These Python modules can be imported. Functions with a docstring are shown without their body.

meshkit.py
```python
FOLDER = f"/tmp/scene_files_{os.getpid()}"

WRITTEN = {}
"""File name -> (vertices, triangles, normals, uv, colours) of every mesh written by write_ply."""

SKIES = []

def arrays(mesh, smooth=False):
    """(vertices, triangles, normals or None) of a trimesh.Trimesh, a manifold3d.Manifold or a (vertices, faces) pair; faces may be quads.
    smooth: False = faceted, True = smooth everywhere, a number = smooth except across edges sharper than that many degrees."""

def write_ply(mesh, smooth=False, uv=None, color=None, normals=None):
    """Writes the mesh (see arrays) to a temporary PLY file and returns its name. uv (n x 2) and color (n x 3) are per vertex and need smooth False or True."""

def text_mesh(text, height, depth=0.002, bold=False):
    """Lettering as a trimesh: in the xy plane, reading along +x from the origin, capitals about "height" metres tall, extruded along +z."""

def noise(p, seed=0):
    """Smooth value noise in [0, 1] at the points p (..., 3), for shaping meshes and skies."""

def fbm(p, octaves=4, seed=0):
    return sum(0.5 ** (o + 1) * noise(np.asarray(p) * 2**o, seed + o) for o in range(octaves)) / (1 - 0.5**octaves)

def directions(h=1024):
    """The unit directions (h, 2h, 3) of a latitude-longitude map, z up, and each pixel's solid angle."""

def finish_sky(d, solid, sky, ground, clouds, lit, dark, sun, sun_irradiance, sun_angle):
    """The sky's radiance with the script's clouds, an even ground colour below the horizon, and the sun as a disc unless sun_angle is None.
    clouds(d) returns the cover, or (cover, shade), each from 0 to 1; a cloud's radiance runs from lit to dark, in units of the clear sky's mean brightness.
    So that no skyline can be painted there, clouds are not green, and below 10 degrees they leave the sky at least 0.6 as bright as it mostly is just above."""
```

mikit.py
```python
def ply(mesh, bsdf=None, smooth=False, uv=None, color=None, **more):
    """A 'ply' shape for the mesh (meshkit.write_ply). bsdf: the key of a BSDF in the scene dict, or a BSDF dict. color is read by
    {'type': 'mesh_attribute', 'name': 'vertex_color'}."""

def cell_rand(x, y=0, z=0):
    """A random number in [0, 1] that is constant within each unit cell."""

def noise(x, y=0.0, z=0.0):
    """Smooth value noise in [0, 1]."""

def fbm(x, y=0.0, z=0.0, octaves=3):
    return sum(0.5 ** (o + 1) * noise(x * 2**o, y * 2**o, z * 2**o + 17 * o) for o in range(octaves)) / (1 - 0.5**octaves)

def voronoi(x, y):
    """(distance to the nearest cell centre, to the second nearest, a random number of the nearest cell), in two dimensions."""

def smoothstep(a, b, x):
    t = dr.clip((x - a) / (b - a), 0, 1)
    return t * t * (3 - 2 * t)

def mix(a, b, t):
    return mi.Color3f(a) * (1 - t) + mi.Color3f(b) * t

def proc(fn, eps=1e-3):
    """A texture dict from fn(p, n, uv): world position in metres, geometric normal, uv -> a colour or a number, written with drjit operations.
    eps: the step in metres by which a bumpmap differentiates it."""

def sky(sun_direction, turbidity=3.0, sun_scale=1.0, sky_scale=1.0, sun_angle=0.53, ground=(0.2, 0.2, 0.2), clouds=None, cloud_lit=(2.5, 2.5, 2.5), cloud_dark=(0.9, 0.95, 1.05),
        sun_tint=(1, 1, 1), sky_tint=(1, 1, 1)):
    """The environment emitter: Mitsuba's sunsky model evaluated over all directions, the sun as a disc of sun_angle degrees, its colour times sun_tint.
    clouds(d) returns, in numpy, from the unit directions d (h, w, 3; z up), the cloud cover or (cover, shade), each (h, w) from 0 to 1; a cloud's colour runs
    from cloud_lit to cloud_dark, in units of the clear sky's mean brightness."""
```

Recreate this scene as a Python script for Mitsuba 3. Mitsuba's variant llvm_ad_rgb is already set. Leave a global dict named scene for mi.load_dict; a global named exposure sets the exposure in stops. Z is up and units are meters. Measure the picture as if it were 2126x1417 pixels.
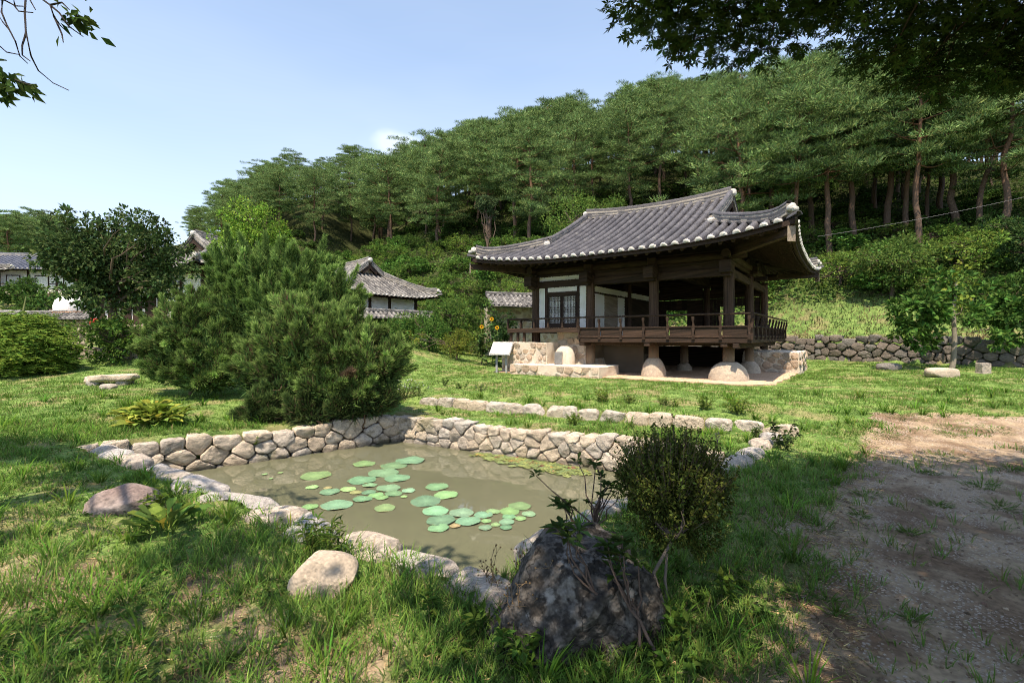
import math, random
import numpy as np, trimesh, shapely
import mitsuba as mi, drjit as dr
import mikit, meshkit
from shapely.geometry import Polygon, MultiPoint, box as sbox
from shapely import affinity
from mikit import proc, noise, fbm, voronoi, cell_rand, smoothstep, mix

T = mi.ScalarTransform4f
scene, labels = {}, {}

# ------------------------------------------------------------------ camera, light, exposure
EYE = 1.37            # z = 0 is the earth floor of the pavilion
scene['camera'] = {'type': 'perspective', 'fov': 93.5, 'fov_axis': 'x', 'near_clip': 0.05, 'far_clip': 4000.0,
                   'to_world': T().look_at(origin=[0, 0, EYE], target=[0, 10, EYE - 0.095], up=[0, 0, 1])}
SUN = np.array([-0.30, -1.06, 1.95])
CLOUD = np.array([-0.228, 1.0, 0.395]); CLOUD /= np.linalg.norm(CLOUD)


def clouds(d):
    f = meshkit.fbm(d * 9.0 + 3.1, 5, seed=4)
    e = d - CLOUD
    r = np.sqrt((e[..., 0] / 0.060) ** 2 + (e[..., 1] / 0.09) ** 2 + (e[..., 2] / 0.026) ** 2)
    puff = np.clip((1.25 - r) * 1.2 + (f - 0.5) * 2.4, 0, 1) * (r < 2.2)
    veil = np.clip(0.40 - 0.34 * d[..., 2], 0.08, 0.5) * (0.45 + 1.1 * meshkit.fbm(d * np.array([2.0, 2.0, 6.0]) + 9, 5, seed=8))
    cover = np.maximum(0.62 * puff, veil)
    return cover, np.clip(0.25 - 0.2 * puff, 0, 1)


scene['sky'] = mikit.sky(SUN.tolist(), turbidity=3.0, clouds=clouds, cloud_lit=(1.75, 1.85, 2.0), sky_tint=(1.85, 1.62, 1.42))
exposure = 2.3
rng = np.random.default_rng(7)


# ------------------------------------------------------------------ mesh helpers
class MB:
    """Collects triangles with a colour and a uv (tone, spare) per vertex."""

    def __init__(s):
        s.v, s.f, s.c, s.u, s.n = [], [], [], [], 0

    def add(s, v, f, c=(0.5, 0.5, 0.5), u=(0.5, 0.5)):
        v = np.asarray(v, float).reshape(-1, 3)
        f = np.asarray(f, int)
        if f.shape[1] == 4:
            f = np.vstack([f[:, [0, 1, 2]], f[:, [0, 2, 3]]])
        s.v.append(v)
        s.f.append(f + s.n)
        s.c.append(np.broadcast_to(np.asarray(c, float), v.shape))
        s.u.append(np.broadcast_to(np.asarray(u, float), (len(v), 2)))
        s.n += len(v)
        return s

    def arrays(s):
        return np.vstack(s.v), np.vstack(s.f), np.vstack(s.c), np.vstack(s.u)


BOXF = np.array([[0, 1, 3, 2], [4, 6, 7, 5], [0, 4, 5, 1], [2, 3, 7, 6], [0, 2, 6, 4], [1, 5, 7, 3]])


def box_v(x0, x1, y0, y1, z0, z1):
    return np.array([[x, y, z] for x in (x0, x1) for y in (y0, y1) for z in (z0, z1)], float), BOXF


def chamfer_box(x0, x1, y0, y1, z0, z1, b=0.01):
    """A box with bevelled edges (44 triangles)."""
    c = np.array([(x0 + x1) / 2, (y0 + y1) / 2, (z0 + z1) / 2])
    h = np.array([(x1 - x0) / 2, (y1 - y0) / 2, (z1 - z0) / 2])
    b = min(b, 0.45 * h.min())
    pts = []
    for sx in (-1, 1):
        for sy in (-1, 1):
            for sz in (-1, 1):
                s = np.array([sx, sy, sz])
                for k in range(3):
                    q = s * (h - b)
                    q[k] = s[k] * h[k]
                    pts.append(c + q)
    m = trimesh.convex.convex_hull(np.array(pts))
    return np.array(m.vertices), np.array(m.faces)


def tube(points, radii, sides=6, cap=True):
    p = np.asarray(points, float)
    r = np.broadcast_to(np.asarray(radii, float), (len(p),))
    t = np.gradient(p, axis=0)
    t /= np.linalg.norm(t, axis=1, keepdims=True) + 1e-12
    ref = np.array([0, 0, 1.0]) if abs(t[:, 2].mean()) < 0.8 else np.array([1.0, 0, 0])
    a = np.cross(t, ref)
    a /= np.linalg.norm(a, axis=1, keepdims=True) + 1e-12
    b = np.cross(t, a)
    ang = np.arange(sides) * 2 * np.pi / sides
    v = p[:, None] + r[:, None, None] * (np.cos(ang)[None, :, None] * a[:, None] + np.sin(ang)[None, :, None] * b[:, None])
    i, j = np.meshgrid(np.arange(len(p) - 1), np.arange(sides), indexing='ij')
    q = np.stack([i * sides + j, (i + 1) * sides + j, (i + 1) * sides + (j + 1) % sides, i * sides + (j + 1) % sides], -1).reshape(-1, 4)
    f = np.vstack([q[:, [0, 1, 2]], q[:, [0, 2, 3]]])
    v = v.reshape(-1, 3)
    if cap:
        n = len(v)
        v = np.vstack([v, p[0], p[-1]])
        k = np.arange(sides)
        e = (len(p) - 1) * sides
        f = np.vstack([f, np.stack([k * 0 + n, k, (k + 1) % sides], 1), np.stack([k * 0 + n + 1, e + (k + 1) % sides, e + k], 1)])
    return v, f


def lathe(profile, sides=20):
    pr = np.asarray(profile, float)
    ang = np.arange(sides) * 2 * np.pi / sides
    v = np.stack([pr[:, None, 0] * np.cos(ang), pr[:, None, 0] * np.sin(ang), np.broadcast_to(pr[:, None, 1], (len(pr), sides))], -1)
    i, j = np.meshgrid(np.arange(len(pr) - 1), np.arange(sides), indexing='ij')
    q = np.stack([i * sides + j, i * sides + (j + 1) % sides, (i + 1) * sides + (j + 1) % sides, (i + 1) * sides + j], -1).reshape(-1, 4)
    return v.reshape(-1, 3), q


def grid(V):
    """(vertices, quads) of an (n, m, 3) array of points."""
    n, m = V.shape[:2]
    i, j = np.meshgrid(np.arange(n - 1), np.arange(m - 1), indexing='ij')
    q = np.stack([i * m + j, (i + 1) * m + j, (i + 1) * m + j + 1, i * m + j + 1], -1).reshape(-1, 4)
    return V.reshape(-1, 3), q


taken = {}


def key_of(name, parent=None):
    base = f'{parent}__{name}' if parent else name
    n = taken.get(base, 0)
    taken[base] = n + 1
    return base if n == 0 else f'{base}_{n:03d}'


def tag(key, label=None, cat=None, group=None, kind=None):
    d = {k: v for k, v in (('label', label), ('category', cat), ('group', group), ('kind', kind)) if v}
    if d:
        labels[key] = d
    return key


def thing(name, label=None, cat=None, group=None):
    return tag(key_of(name), label, cat, group)


def put(name, mb, bsdf, parent=None, smooth=False, label=None, cat=None, group=None, kind=None, xf=None, col=False, uv=False):
    """One mesh = one entry of the scene."""
    if isinstance(mb, MB):
        v, f, c, u = mb.arrays()
    else:
        v, f = mb
        v, f = np.asarray(v, float), np.asarray(f, int)
        c, u = np.full(v.shape, 0.5), np.full((len(v), 2), 0.5)
    if xf is not None:
        v = xf(v)
    k = key_of(name, parent)
    if smooth is not False and smooth is not True and (col or uv):
        smooth = True
    scene[k] = mikit.ply((v, f), bsdf, smooth=smooth, **({'color': c} if col else {}), **({'uv': u} if uv else {}))
    return tag(k, label, cat, group, kind)


def group_of(name, mb, bsdf, smooth=False, col=True):
    v, f, c, u = mb.arrays()
    scene[name] = {'type': 'shapegroup', 'mesh': mikit.ply((v, f), bsdf, smooth=smooth, **({'color': c} if col else {}))}
    return name


def inst(key, group, m):
    scene[key] = {'type': 'instance', 'to_world': m, 'source': {'type': 'ref', 'id': group}}


def norm(v):
    return v / (np.linalg.norm(v, axis=-1, keepdims=True) + 1e-12)


def jitter_col(base, n, amt=0.25, r=None, hue=0.12):
    r = rng if r is None else r
    base = np.asarray(base, float)
    l = np.exp(r.normal(0, amt, (n, 1)))
    h = np.exp(r.normal(0, hue, (n, 3)) * np.array([1.0, 0.25, 0.8]))
    return np.clip(base * l * h, 0.002, 0.9)


def kite(mb, pos, ax, nrm, L, W, col, fold=0.15, droop=0.0):
    """Leaves: base, two sides, tip; folded along the rib."""
    n = len(pos)
    L, W = np.broadcast_to(L, (n,))[:, None], np.broadcast_to(W, (n,))[:, None]
    ax = norm(ax)
    sd = norm(np.cross(ax, nrm))
    up = np.cross(sd, ax)
    a = pos
    m = pos + ax * L * 0.45
    l = m - sd * W * 0.5 + up * W * fold
    r_ = m + sd * W * 0.5 + up * W * fold
    t = pos + ax * L - up * L * droop
    v = np.stack([a, r_, t, l], 1).reshape(-1, 3)
    i = np.arange(n)[:, None] * 4
    f = np.vstack([i + [0, 1, 2], i + [0, 2, 3]])
    mb.add(v, f, np.repeat(np.broadcast_to(col, (n, 3)), 4, 0))


def sliver(mb, pos, ax, L, W, col, tipcol=None, r=None):
    """Needles and thin shoots: one triangle each."""
    r = rng if r is None else r
    n = len(pos)
    ax = norm(ax)
    sd = norm(np.cross(ax, r.normal(0, 1, (n, 3))))
    L, W = np.broadcast_to(L, (n,))[:, None], np.broadcast_to(W, (n,))[:, None]
    v = np.stack([pos - sd * W / 2, pos + sd * W / 2, pos + ax * L], 1).reshape(-1, 3)
    col = np.broadcast_to(col, (n, 3))
    tip = col if tipcol is None else np.broadcast_to(tipcol, (n, 3))
    c = np.stack([col, col, tip], 1).reshape(-1, 3)
    mb.add(v, np.arange(3 * n).reshape(-1, 3), c)


def blade(mb, pos, ax, bend, L, W, col, tip=None):
    """Grass blades and strap leaves: two segments and a pointed end, bending towards `bend`."""
    n = len(pos)
    L, W = np.broadcast_to(L, (n,))[:, None], np.broadcast_to(W, (n,))[:, None]
    ax = norm(ax)
    sd = norm(np.cross(ax, bend + 1e-6))
    m = pos + ax * L * 0.5 + bend * L * 0.12
    t = pos + ax * L * 0.86 + bend * L * 0.5
    v = np.stack([pos - sd * W * .4, pos + sd * W * .4, m - sd * W * .5, m + sd * W * .5, t], 1).reshape(-1, 3)
    i = np.arange(n)[:, None] * 5
    f = np.vstack([i + [0, 1, 3], i + [0, 3, 2], i + [2, 3, 4]])
    col = np.broadcast_to(col, (n, 3))
    tip = col if tip is None else np.broadcast_to(tip, (n, 3))
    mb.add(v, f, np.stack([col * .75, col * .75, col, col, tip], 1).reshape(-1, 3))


def ball_dirs(n, r=None):
    r = rng if r is None else r
    return norm(r.normal(0, 1, (n, 3)))


# ------------------------------------------------------------------ materials
def C(*x):
    return mi.Color3f(*x)


def two(b):
    return b if b['type'] == 'twosided' else {'type': 'twosided', 'bsdf': b}


def principled(tex, rough=0.8, spec=0.3, **more):
    return two({'type': 'principled', 'base_color': tex, 'roughness': rough, 'specular': spec, **more})


def bumped(b, fn, scale, eps=2e-3):
    inner = b['bsdf'] if b['type'] == 'twosided' else b
    m = {'type': 'bumpmap', 'tex': proc(fn, eps), 'scale': scale, 'bsdf': inner}
    return two(m) if b['type'] == 'twosided' else m


VC = {'type': 'mesh_attribute', 'name': 'vertex_color'}


def leafmat(trans=0.7, rough=0.55):
    return {'type': 'principledthin', 'base_color': VC, 'roughness': rough, 'diff_trans': trans, 'eta': 1.35}


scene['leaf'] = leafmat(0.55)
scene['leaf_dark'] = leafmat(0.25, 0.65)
scene['leaf_gloss'] = leafmat(0.4, 0.4)
scene['needle'] = {**leafmat(0.45, 0.8), 'eta': 1.2}
scene['grass_blade'] = leafmat(0.7, 0.5)
scene['bark'] = two({'type': 'diffuse', 'reflectance': VC})
scene['paint'] = two(principled(VC, 0.55, 0.4))


def soil_col(p):
    mid = fbm(p.x * 3.1, p.y * 3.1, 1.0, 4)
    fine = fbm(p.x * 38, p.y * 38, 0, 3)
    return mix((.162, .112, .074), (.318, .248, .172), smoothstep(.25, .75, mid)) * (.6 + .8 * fine)


def ground_fn(p, n, uv):
    d, h = uv.x, uv.y
    big = fbm(p.x * 0.9, p.y * 0.9, 3.0, 4)
    mid = fbm(p.x * 4.3, p.y * 4.3, 1.0, 3)
    fine = fbm(p.x * 34, p.y * 34, p.z * 20, 3)
    soil = soil_col(p)
    green = mix((.090, .155, .040), (.160, .235, .066), smoothstep(.3, .7, mid)) * (.6 + .8 * fine)
    dry = mix((.20, .17, .085), (.26, .21, .12), fine)
    green = green * (.55 + .9 * noise(p.x * 130, p.y * 130, p.z * 60))
    green = mix(green, dry, smoothstep(.52, .75, fbm(p.x * 1.7 + 40, p.y * 1.7, 0, 3)) * .7)
    t = smoothstep(.36, .64, d + .55 * (big - .5) + .5 * (mid - .5))
    lawn = mix(green, soil, t)
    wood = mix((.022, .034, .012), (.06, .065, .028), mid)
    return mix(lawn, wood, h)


scene['ground_mat'] = bumped(two(principled(proc(ground_fn), 0.95, 0.1)), lambda p, n, uv: fbm(p.x * 30, p.y * 30, 0, 3) + .6 * fbm(p.x * 7, p.y * 7, 5, 2), 0.022)


def path_fn(p, n, uv):
    a, b, w = voronoi(p.x * 38, p.y * 38)
    c = soil_col(p)
    return mix(c, mix((.24, .2, .17), (.42, .37, .32), w), (1 - smoothstep(.22, .34, a)) * smoothstep(.5, .8, noise(p.x * 6, p.y * 6, 3) + .25 * w))


scene['path_mat'] = bumped(two(principled(proc(path_fn), 0.95, 0.1)), lambda p, n, uv: fbm(p.x * 36, p.y * 36, 0, 3) + .8 * fbm(p.x * 6, p.y * 6, 5, 2), 0.02)


def granite(warm, cool, dark, lichen=0.3, speck=70.0):
    def fn(p, n, uv):
        t, s = uv.x, uv.y
        big = fbm(p.x * 3.1 + 9 * t, p.y * 3.1, p.z * 3.1 + 5 * t, 4)
        fine = noise(p.x * speck, p.y * speck, p.z * speck)
        med = fbm(p.x * 14, p.y * 14, p.z * 14, 3)
        c = mix(warm, cool, smoothstep(.25, .8, t * .75 + .5 * (big - .4)))
        c = c * (.62 + .45 * fine + .35 * (big - .5) + .3 * (s - .5))
        c = mix(c, mi.Color3f(dark), smoothstep(.5, .78, med * .75 + big * .35) * lichen)
        return c
    return fn


def rough_bump(a=1.0):
    return lambda p, n, uv: fbm(p.x * 16 * a, p.y * 16 * a, p.z * 16 * a, 4) + .25 * noise(p.x * 80 * a, p.y * 80 * a, p.z * 80 * a)


pond_base = granite((.57, .485, .385), (.50, .465, .42), (.17, .145, .115), .65)


def pond_stone_fn(p, n, uv):
    c = pond_base(p, n, uv)
    w = p.z + .10 * (fbm(p.x * 3, p.y * 3, 0, 3) - .5)
    moss = smoothstep(.60, .72, fbm(p.x * 2.3 + 5, p.y * 2.3, p.z * 2.3, 4)) * .5
    c = mix(c, C(.10, .115, .045), moss)
    return c * (1 - .5 * (1 - smoothstep(WATER_Z + .02, WATER_Z + .09, w)))


WATER_Z = -0.85
scene['pond_stone'] = bumped(principled(proc(pond_stone_fn), .9, .2), rough_bump(), 0.045)
scene['edge_stone'] = bumped(principled(proc(granite((.47, .41, .345), (.42, .40, .385), (.12, .112, .105), .7)), .9, .2), rough_bump(), 0.03)
scene['dark_stone'] = bumped(principled(proc(granite((.215, .185, .16), (.205, .195, .185), (.08, .072, .066), .5)), .9, .2), rough_bump(), 0.03)


def boulder_fn(p, n, uv):
    a = fbm(p.x * 9 + p.z * 3, p.y * 9, p.z * 6, 5)
    b = fbm(p.x * 26, p.y * 26, p.z * 22, 5)
    f = noise(p.x * 90, p.y * 90, p.z * 90)
    c = mix((.028, .025, .022), (.105, .096, .086), smoothstep(.35, .65, b)) * (.6 + .8 * f)
    c = mix(c, C(.20, .195, .185) * (.7 + .5 * f), smoothstep(.56, .66, a) * smoothstep(.42, .6, b) * .6)
    c = mix(c, C(.30, .29, .275), smoothstep(.68, .74, fbm(p.x * 5 + 3, p.y * 5 + p.z * 3, p.z * 4.0, 6)) * .8)
    cr = dr.abs(fbm(p.x * 4.2 + 40, p.y * 4.2, p.z * 3.4, 5) - .5)
    c = c * (.3 + .7 * smoothstep(.0, .012, cr))
    return mix(c, C(.014, .013, .012), smoothstep(.56, .70, fbm(p.x * 9 + 20, p.y * 9, p.z * 7, 5)) * .5)


scene['boulder_stone'] = bumped(principled(proc(boulder_fn), .85, .25), rough_bump(1.0), 0.035)
scene['red_grey_stone'] = bumped(principled(proc(granite((.25, .185, .165), (.36, .33, .31), (.05, .042, .04), .8, 50)), .9, .2), rough_bump(1.0), 0.03)
scene['pale_stone'] = bumped(principled(proc(granite((.52, .44, .35), (.47, .42, .38), (.22, .19, .16), .3)), .9, .2), rough_bump(.8), 0.02)
scene['mortar'] = bumped(principled(proc(lambda p, n, uv: mix((.50, .42, .33), (.66, .60, .52), fbm(p.x * 5, p.y * 5, p.z * 5, 4))), .95, .1), rough_bump(1.5), 0.012)
scene['bed_stone'] = bumped(principled(proc(granite((.60, .46, .35), (.55, .49, .42), (.34, .27, .20), .4)), .9, .2), rough_bump(), 0.03)
scene['shaded_plaster'] = principled(proc(lambda p, n, uv: mix((.13, .105, .08), (.21, .175, .135), fbm(p.x * 3, p.y * 3, p.z * 3, 4))), .95, .1)  # pale mortar darkened: the shade below the deck is in the colour
scene['plaster'] = principled(proc(lambda p, n, uv: mix((.70, .69, .66), (.82, .81, .79), fbm(p.x * 3, p.y * 3, p.z * 3, 4))), .9, .2)
scene['clay'] = bumped(principled(proc(lambda p, n, uv: mix((.36, .24, .16), (.52, .37, .26), fbm(p.x * 2.2, p.y * 2.2, p.z * 2, 4)) * (.8 + .4 * noise(p.x * 40, p.y * 40, 0))), .95, .1), rough_bump(1.2), 0.012)


def wood_fn(lo, hi, worn, wearz=0.0, axis=2):
    def fn(p, n, uv):
        t = uv.x
        ang = p.x * .77 + p.y * .63
        al = p.z if axis == 2 else ang
        ac = (p.x * 1.3 - p.y) if axis == 2 else p.z * 1.0 + p.y * .2
        g = fbm(ac * 28 + 3 * noise(al * 1.5, ac * 3, t * 9), al * 1.6, t * 17, 4)
        c = mix(lo, hi, smoothstep(.2, .8, g)) * (.75 + .5 * t)
        if wearz:
            c = mix(c, mi.Color3f(worn) * (.6 + .8 * g), (1 - smoothstep(.35, wearz, p.z + .5 * (g - .5))) * .75)
        return c
    return fn


scene['wood_post'] = bumped(principled(proc(wood_fn((.030, .019, .013), (.105, .062, .040), (.32, .24, .17), 1.15)), .75, .3), lambda p, n, uv: fbm((p.x * 1.3 - p.y) * 30, p.z * 2, 0, 3), 0.012)
scene['wood_beam'] = principled(proc(wood_fn((.020, .013, .009), (.062, .037, .025), (.2, .15, .1), 0, 0)), .75, .3)
scene['wood_dark'] = principled(proc(wood_fn((.020, .013, .010), (.055, .034, .024), (.2, .15, .1), 0, 0)), .8, .3)
scene['wood_grey'] = principled(proc(wood_fn((.20, .16, .12), (.36, .30, .24), (.2, .15, .1), 0, 0)), .85, .3)


def tile_fn(p, n, uv):
    t = uv.x
    b = fbm(p.x * 4, p.y * 4, p.z * 4, 4)
    f = noise(p.x * 50, p.y * 50, p.z * 50)
    c = mix((.054, .053, .061), (.114, .112, .124), smoothstep(.2, .85, .22 * t + .17 + .5 * b)) * (.75 + .4 * f)
    return mix(c, C(.20, .20, .18), smoothstep(.62, .8, b) * .5 * uv.y)


scene['roof_tile'] = bumped(two(principled(proc(tile_fn), .62, .4)), rough_bump(1.3), 0.003)
scene['ridge_lime'] = principled(proc(lambda p, n, uv: mix((.22, .20, .175), (.42, .39, .34), fbm(p.x * 4, p.y * 4, p.z * 9, 4))), .95, .1)


def tile_old_fn(p, n, uv):
    t = uv.x
    b = fbm(p.x * 3, p.y * 3, p.z * 3, 4)
    f = fbm(p.x * 22, p.y * 22, p.z * 22, 3)
    c = mix((.075, .075, .08), (.24, .235, .23), smoothstep(.25, .8, .5 * t + .25 * b + .35 * f))
    return mix(c, C(.42, .40, .36), smoothstep(.58, .75, f) * .7)


scene['old_tile'] = two(principled(proc(tile_old_fn), .8, .3))
scene['blue_tile'] = two(principled(proc(lambda p, n, uv: mix((.085, .095, .125), (.135, .148, .19), .5 * uv.x + .5 * fbm(p.x * 3, p.y * 3, p.z * 3, 3))), .5, .5))
scene['white_cap'] = bumped(two(principled(proc(lambda p, n, uv: mix((.40, .39, .365), (.62, .61, .58), fbm(p.x * 9, p.y * 9, p.z * 9, 3))), .9, .2)), rough_bump(1.5), 0.01)
scene['paper'] = two({'type': 'diffuse', 'reflectance': {'type': 'rgb', 'value': [.76, .76, .74]}})


# ------------------------------------------------------------------ terrain
def interp_s(x, xs, ys):
    return np.interp(x, xs, ys)


def sstep(a, b, x):
    t = np.clip((np.asarray(x, float) - a) / (b - a), 0, 1)
    return t * t * (3 - 2 * t)


def poly_sd(poly, x, y):
    """Signed distance to a polygon, positive inside."""
    x, y = np.asarray(x, float), np.asarray(y, float)
    d = np.full(x.shape, 1e9)
    inside = np.zeros(x.shape, bool)
    n = len(poly)
    for i in range(n):
        (x0, y0), (x1, y1) = poly[i], poly[(i + 1) % n]
        ex, ey = x1 - x0, y1 - y0
        t = np.clip(((x - x0) * ex + (y - y0) * ey) / (ex * ex + ey * ey), 0, 1)
        d = np.minimum(d, np.hypot(x - x0 - t * ex, y - y0 - t * ey))
        c = ((y0 > y) != (y1 > y)) & (x < ex * (y - y0) / (ey if abs(ey) > 1e-9 else 1e-9) + x0)
        inside ^= c
    return np.where(inside, d, -d)


def line_sd(pts, x, y):
    """Signed distance to an open polyline (positive on its right), ends extended."""
    x, y = np.asarray(x, float), np.asarray(y, float)
    best, sg = np.full(x.shape, 1e9), np.zeros(x.shape)
    for i in range(len(pts) - 1):
        (x0, y0), (x1, y1) = pts[i], pts[i + 1]
        ex, ey = x1 - x0, y1 - y0
        t = ((x - x0) * ex + (y - y0) * ey) / (ex * ex + ey * ey)
        t = np.clip(t, -1e9 if i == 0 else 0, 1e9 if i == len(pts) - 2 else 1)
        dx, dy = x - x0 - t * ex, y - y0 - t * ey
        dd = np.hypot(dx, dy)
        s = np.sign(ey * dx - ex * dy)
        m = dd < best
        best, sg = np.where(m, dd, best), np.where(m, s, sg)
    return best * sg


POND = [(-6.35, 7.25), (-2.43, 10.45), (3.1, 7.25), (2.85, 6.4), (1.0, 4.85), (0.35, 4.1), (-0.25, 3.25)]
WATER_Z = -0.85
PATH = [(.75, 1.9), (1.35, 2.7), (1.95, 3.4), (2.75, 4.6), (4.4, 6.3), (6.0, 8.3), (7.2, 9.3), (10.5, 8.8), (14, 7), (14, -6), (.4, -6)]
FOOT = [(40, -2), (23, 17), (16.6, 24.2), (11.6, 29.2), (3, 29.8), (-3, 28.2), (-4.5, 31.5), (-12, 38), (-22, 44), (-35, 55), (-60, 74)]
WALL_R = [(40, -2), (23, 15.6), (15.2, 24.2), (10.8, 28.6), (3, 29.3)]


def gz(x, y):
    x, y = np.asarray(x, float), np.asarray(y, float)
    s = (x + 2.43) * .489 + (y - 10.4) * .872
    row = sstep(-3.2, -2.2, x) * (1 - sstep(4.3, 5.3, x))
    z0 = np.interp(s, [-9, -6, -4, 0, 1.2, 1.75, 4, 6.5, 8, 22], [-.24, -.25, -.28, -.33, -.325, -.31, -.10, -.01, .02, .22])
    z1 = np.interp(s, [-9, -6, -4, 0, 1.2, 1.58, 1.72, 4, 6.5, 8, 22], [-.24, -.25, -.28, -.33, -.345, -.345, -.19, -.07, -.01, .02, .22])
    z = z0 * (1 - row) + z1 * row
    q = y - .3 * x
    wl = sstep(0, 8, -x)
    z = z + wl * np.interp(q, [8.5, 11, 18, 21.5, 22.6, 24, 30], [0, .04, .36, .72, 1.2, 1.28, 1.35])
    # hillside
    d = line_sd(FOOT, x, y)
    ratio = x / np.maximum(y, 1)
    slope = np.interp(ratio, [-.7, -.45, -.2, .1, .33, .66, 1.0], [.30, .66, .82, .80, .80, .66, .54])
    dd = np.maximum(d, 0)
    dd = np.sqrt(dd * dd + 4) - 2
    sat = np.interp(ratio, [-.3, -.1], [38, 80])
    z = z + slope * sat * (1 - np.exp(-dd / sat))
    wall = line_sd(WALL_R, x, y)
    z = z + 1.05 * sstep(.12, .62, wall) * sstep(-1.0, 4.0, x)
    # rise on the far left
    d2 = y - 36 - .12 * (x + 26)
    z = z + sstep(-22, -32, x) * np.where(d2 > 0, .44 * np.minimum(d2, 8) + .10 * np.clip(d2 - 8, 0, 6) + .2 * np.clip(d2 - 16, 0, 60), 0)
    far = sstep(150, 500, np.hypot(x, y))
    z = z * (1 - far) + 20 * far
    # pond
    sd = poly_sd(POND, x, y)
    z = np.where(sd > -.12, z * (1 - sstep(-.12, .06, sd)) + -1.2 * sstep(-.12, .06, sd), z)
    return z


def bump_z(x, y):
    p = np.stack([x * 1.1, y * 1.1, x * 0], -1)
    q = np.stack([x * 4.5, y * 4.5, x * 0 + 3], -1)
    near = 1 - sstep(14, 40, np.hypot(x, y))
    slab = PAV_MASK(x, y)
    return ((meshkit.fbm(p, 3, 3) - .5) * .10 + (meshkit.fbm(q, 2, 5) - .5) * .035) * near * (1 - slab)


PAV_O = np.array([.45 * 15.09, 15.09])
AX, AY = np.array([.8163, -.5777]), np.array([.5777, .8163])


def to_local(x, y):
    dx, dy = x - PAV_O[0], y - PAV_O[1]
    return dx * AX[0] + dy * AX[1], dx * AY[0] + dy * AY[1]


def PAV_MASK(x, y):
    u, v = to_local(x, y)
    return sstep(-9.2, -8.5, u) * (1 - sstep(1.9, 2.6, u)) * sstep(-2.4, -1.8, v) * (1 - sstep(7.6, 8.6, v))


def ground_z(x, y):
    x, y = np.asarray(x, float), np.asarray(y, float)
    u, v = to_local(x, y)
    m = PAV_MASK(x, y)
    return gz(x, y) * (1 - m) + np.minimum(gz(x, y), -.015) * m + bump_z(x, y)


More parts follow.
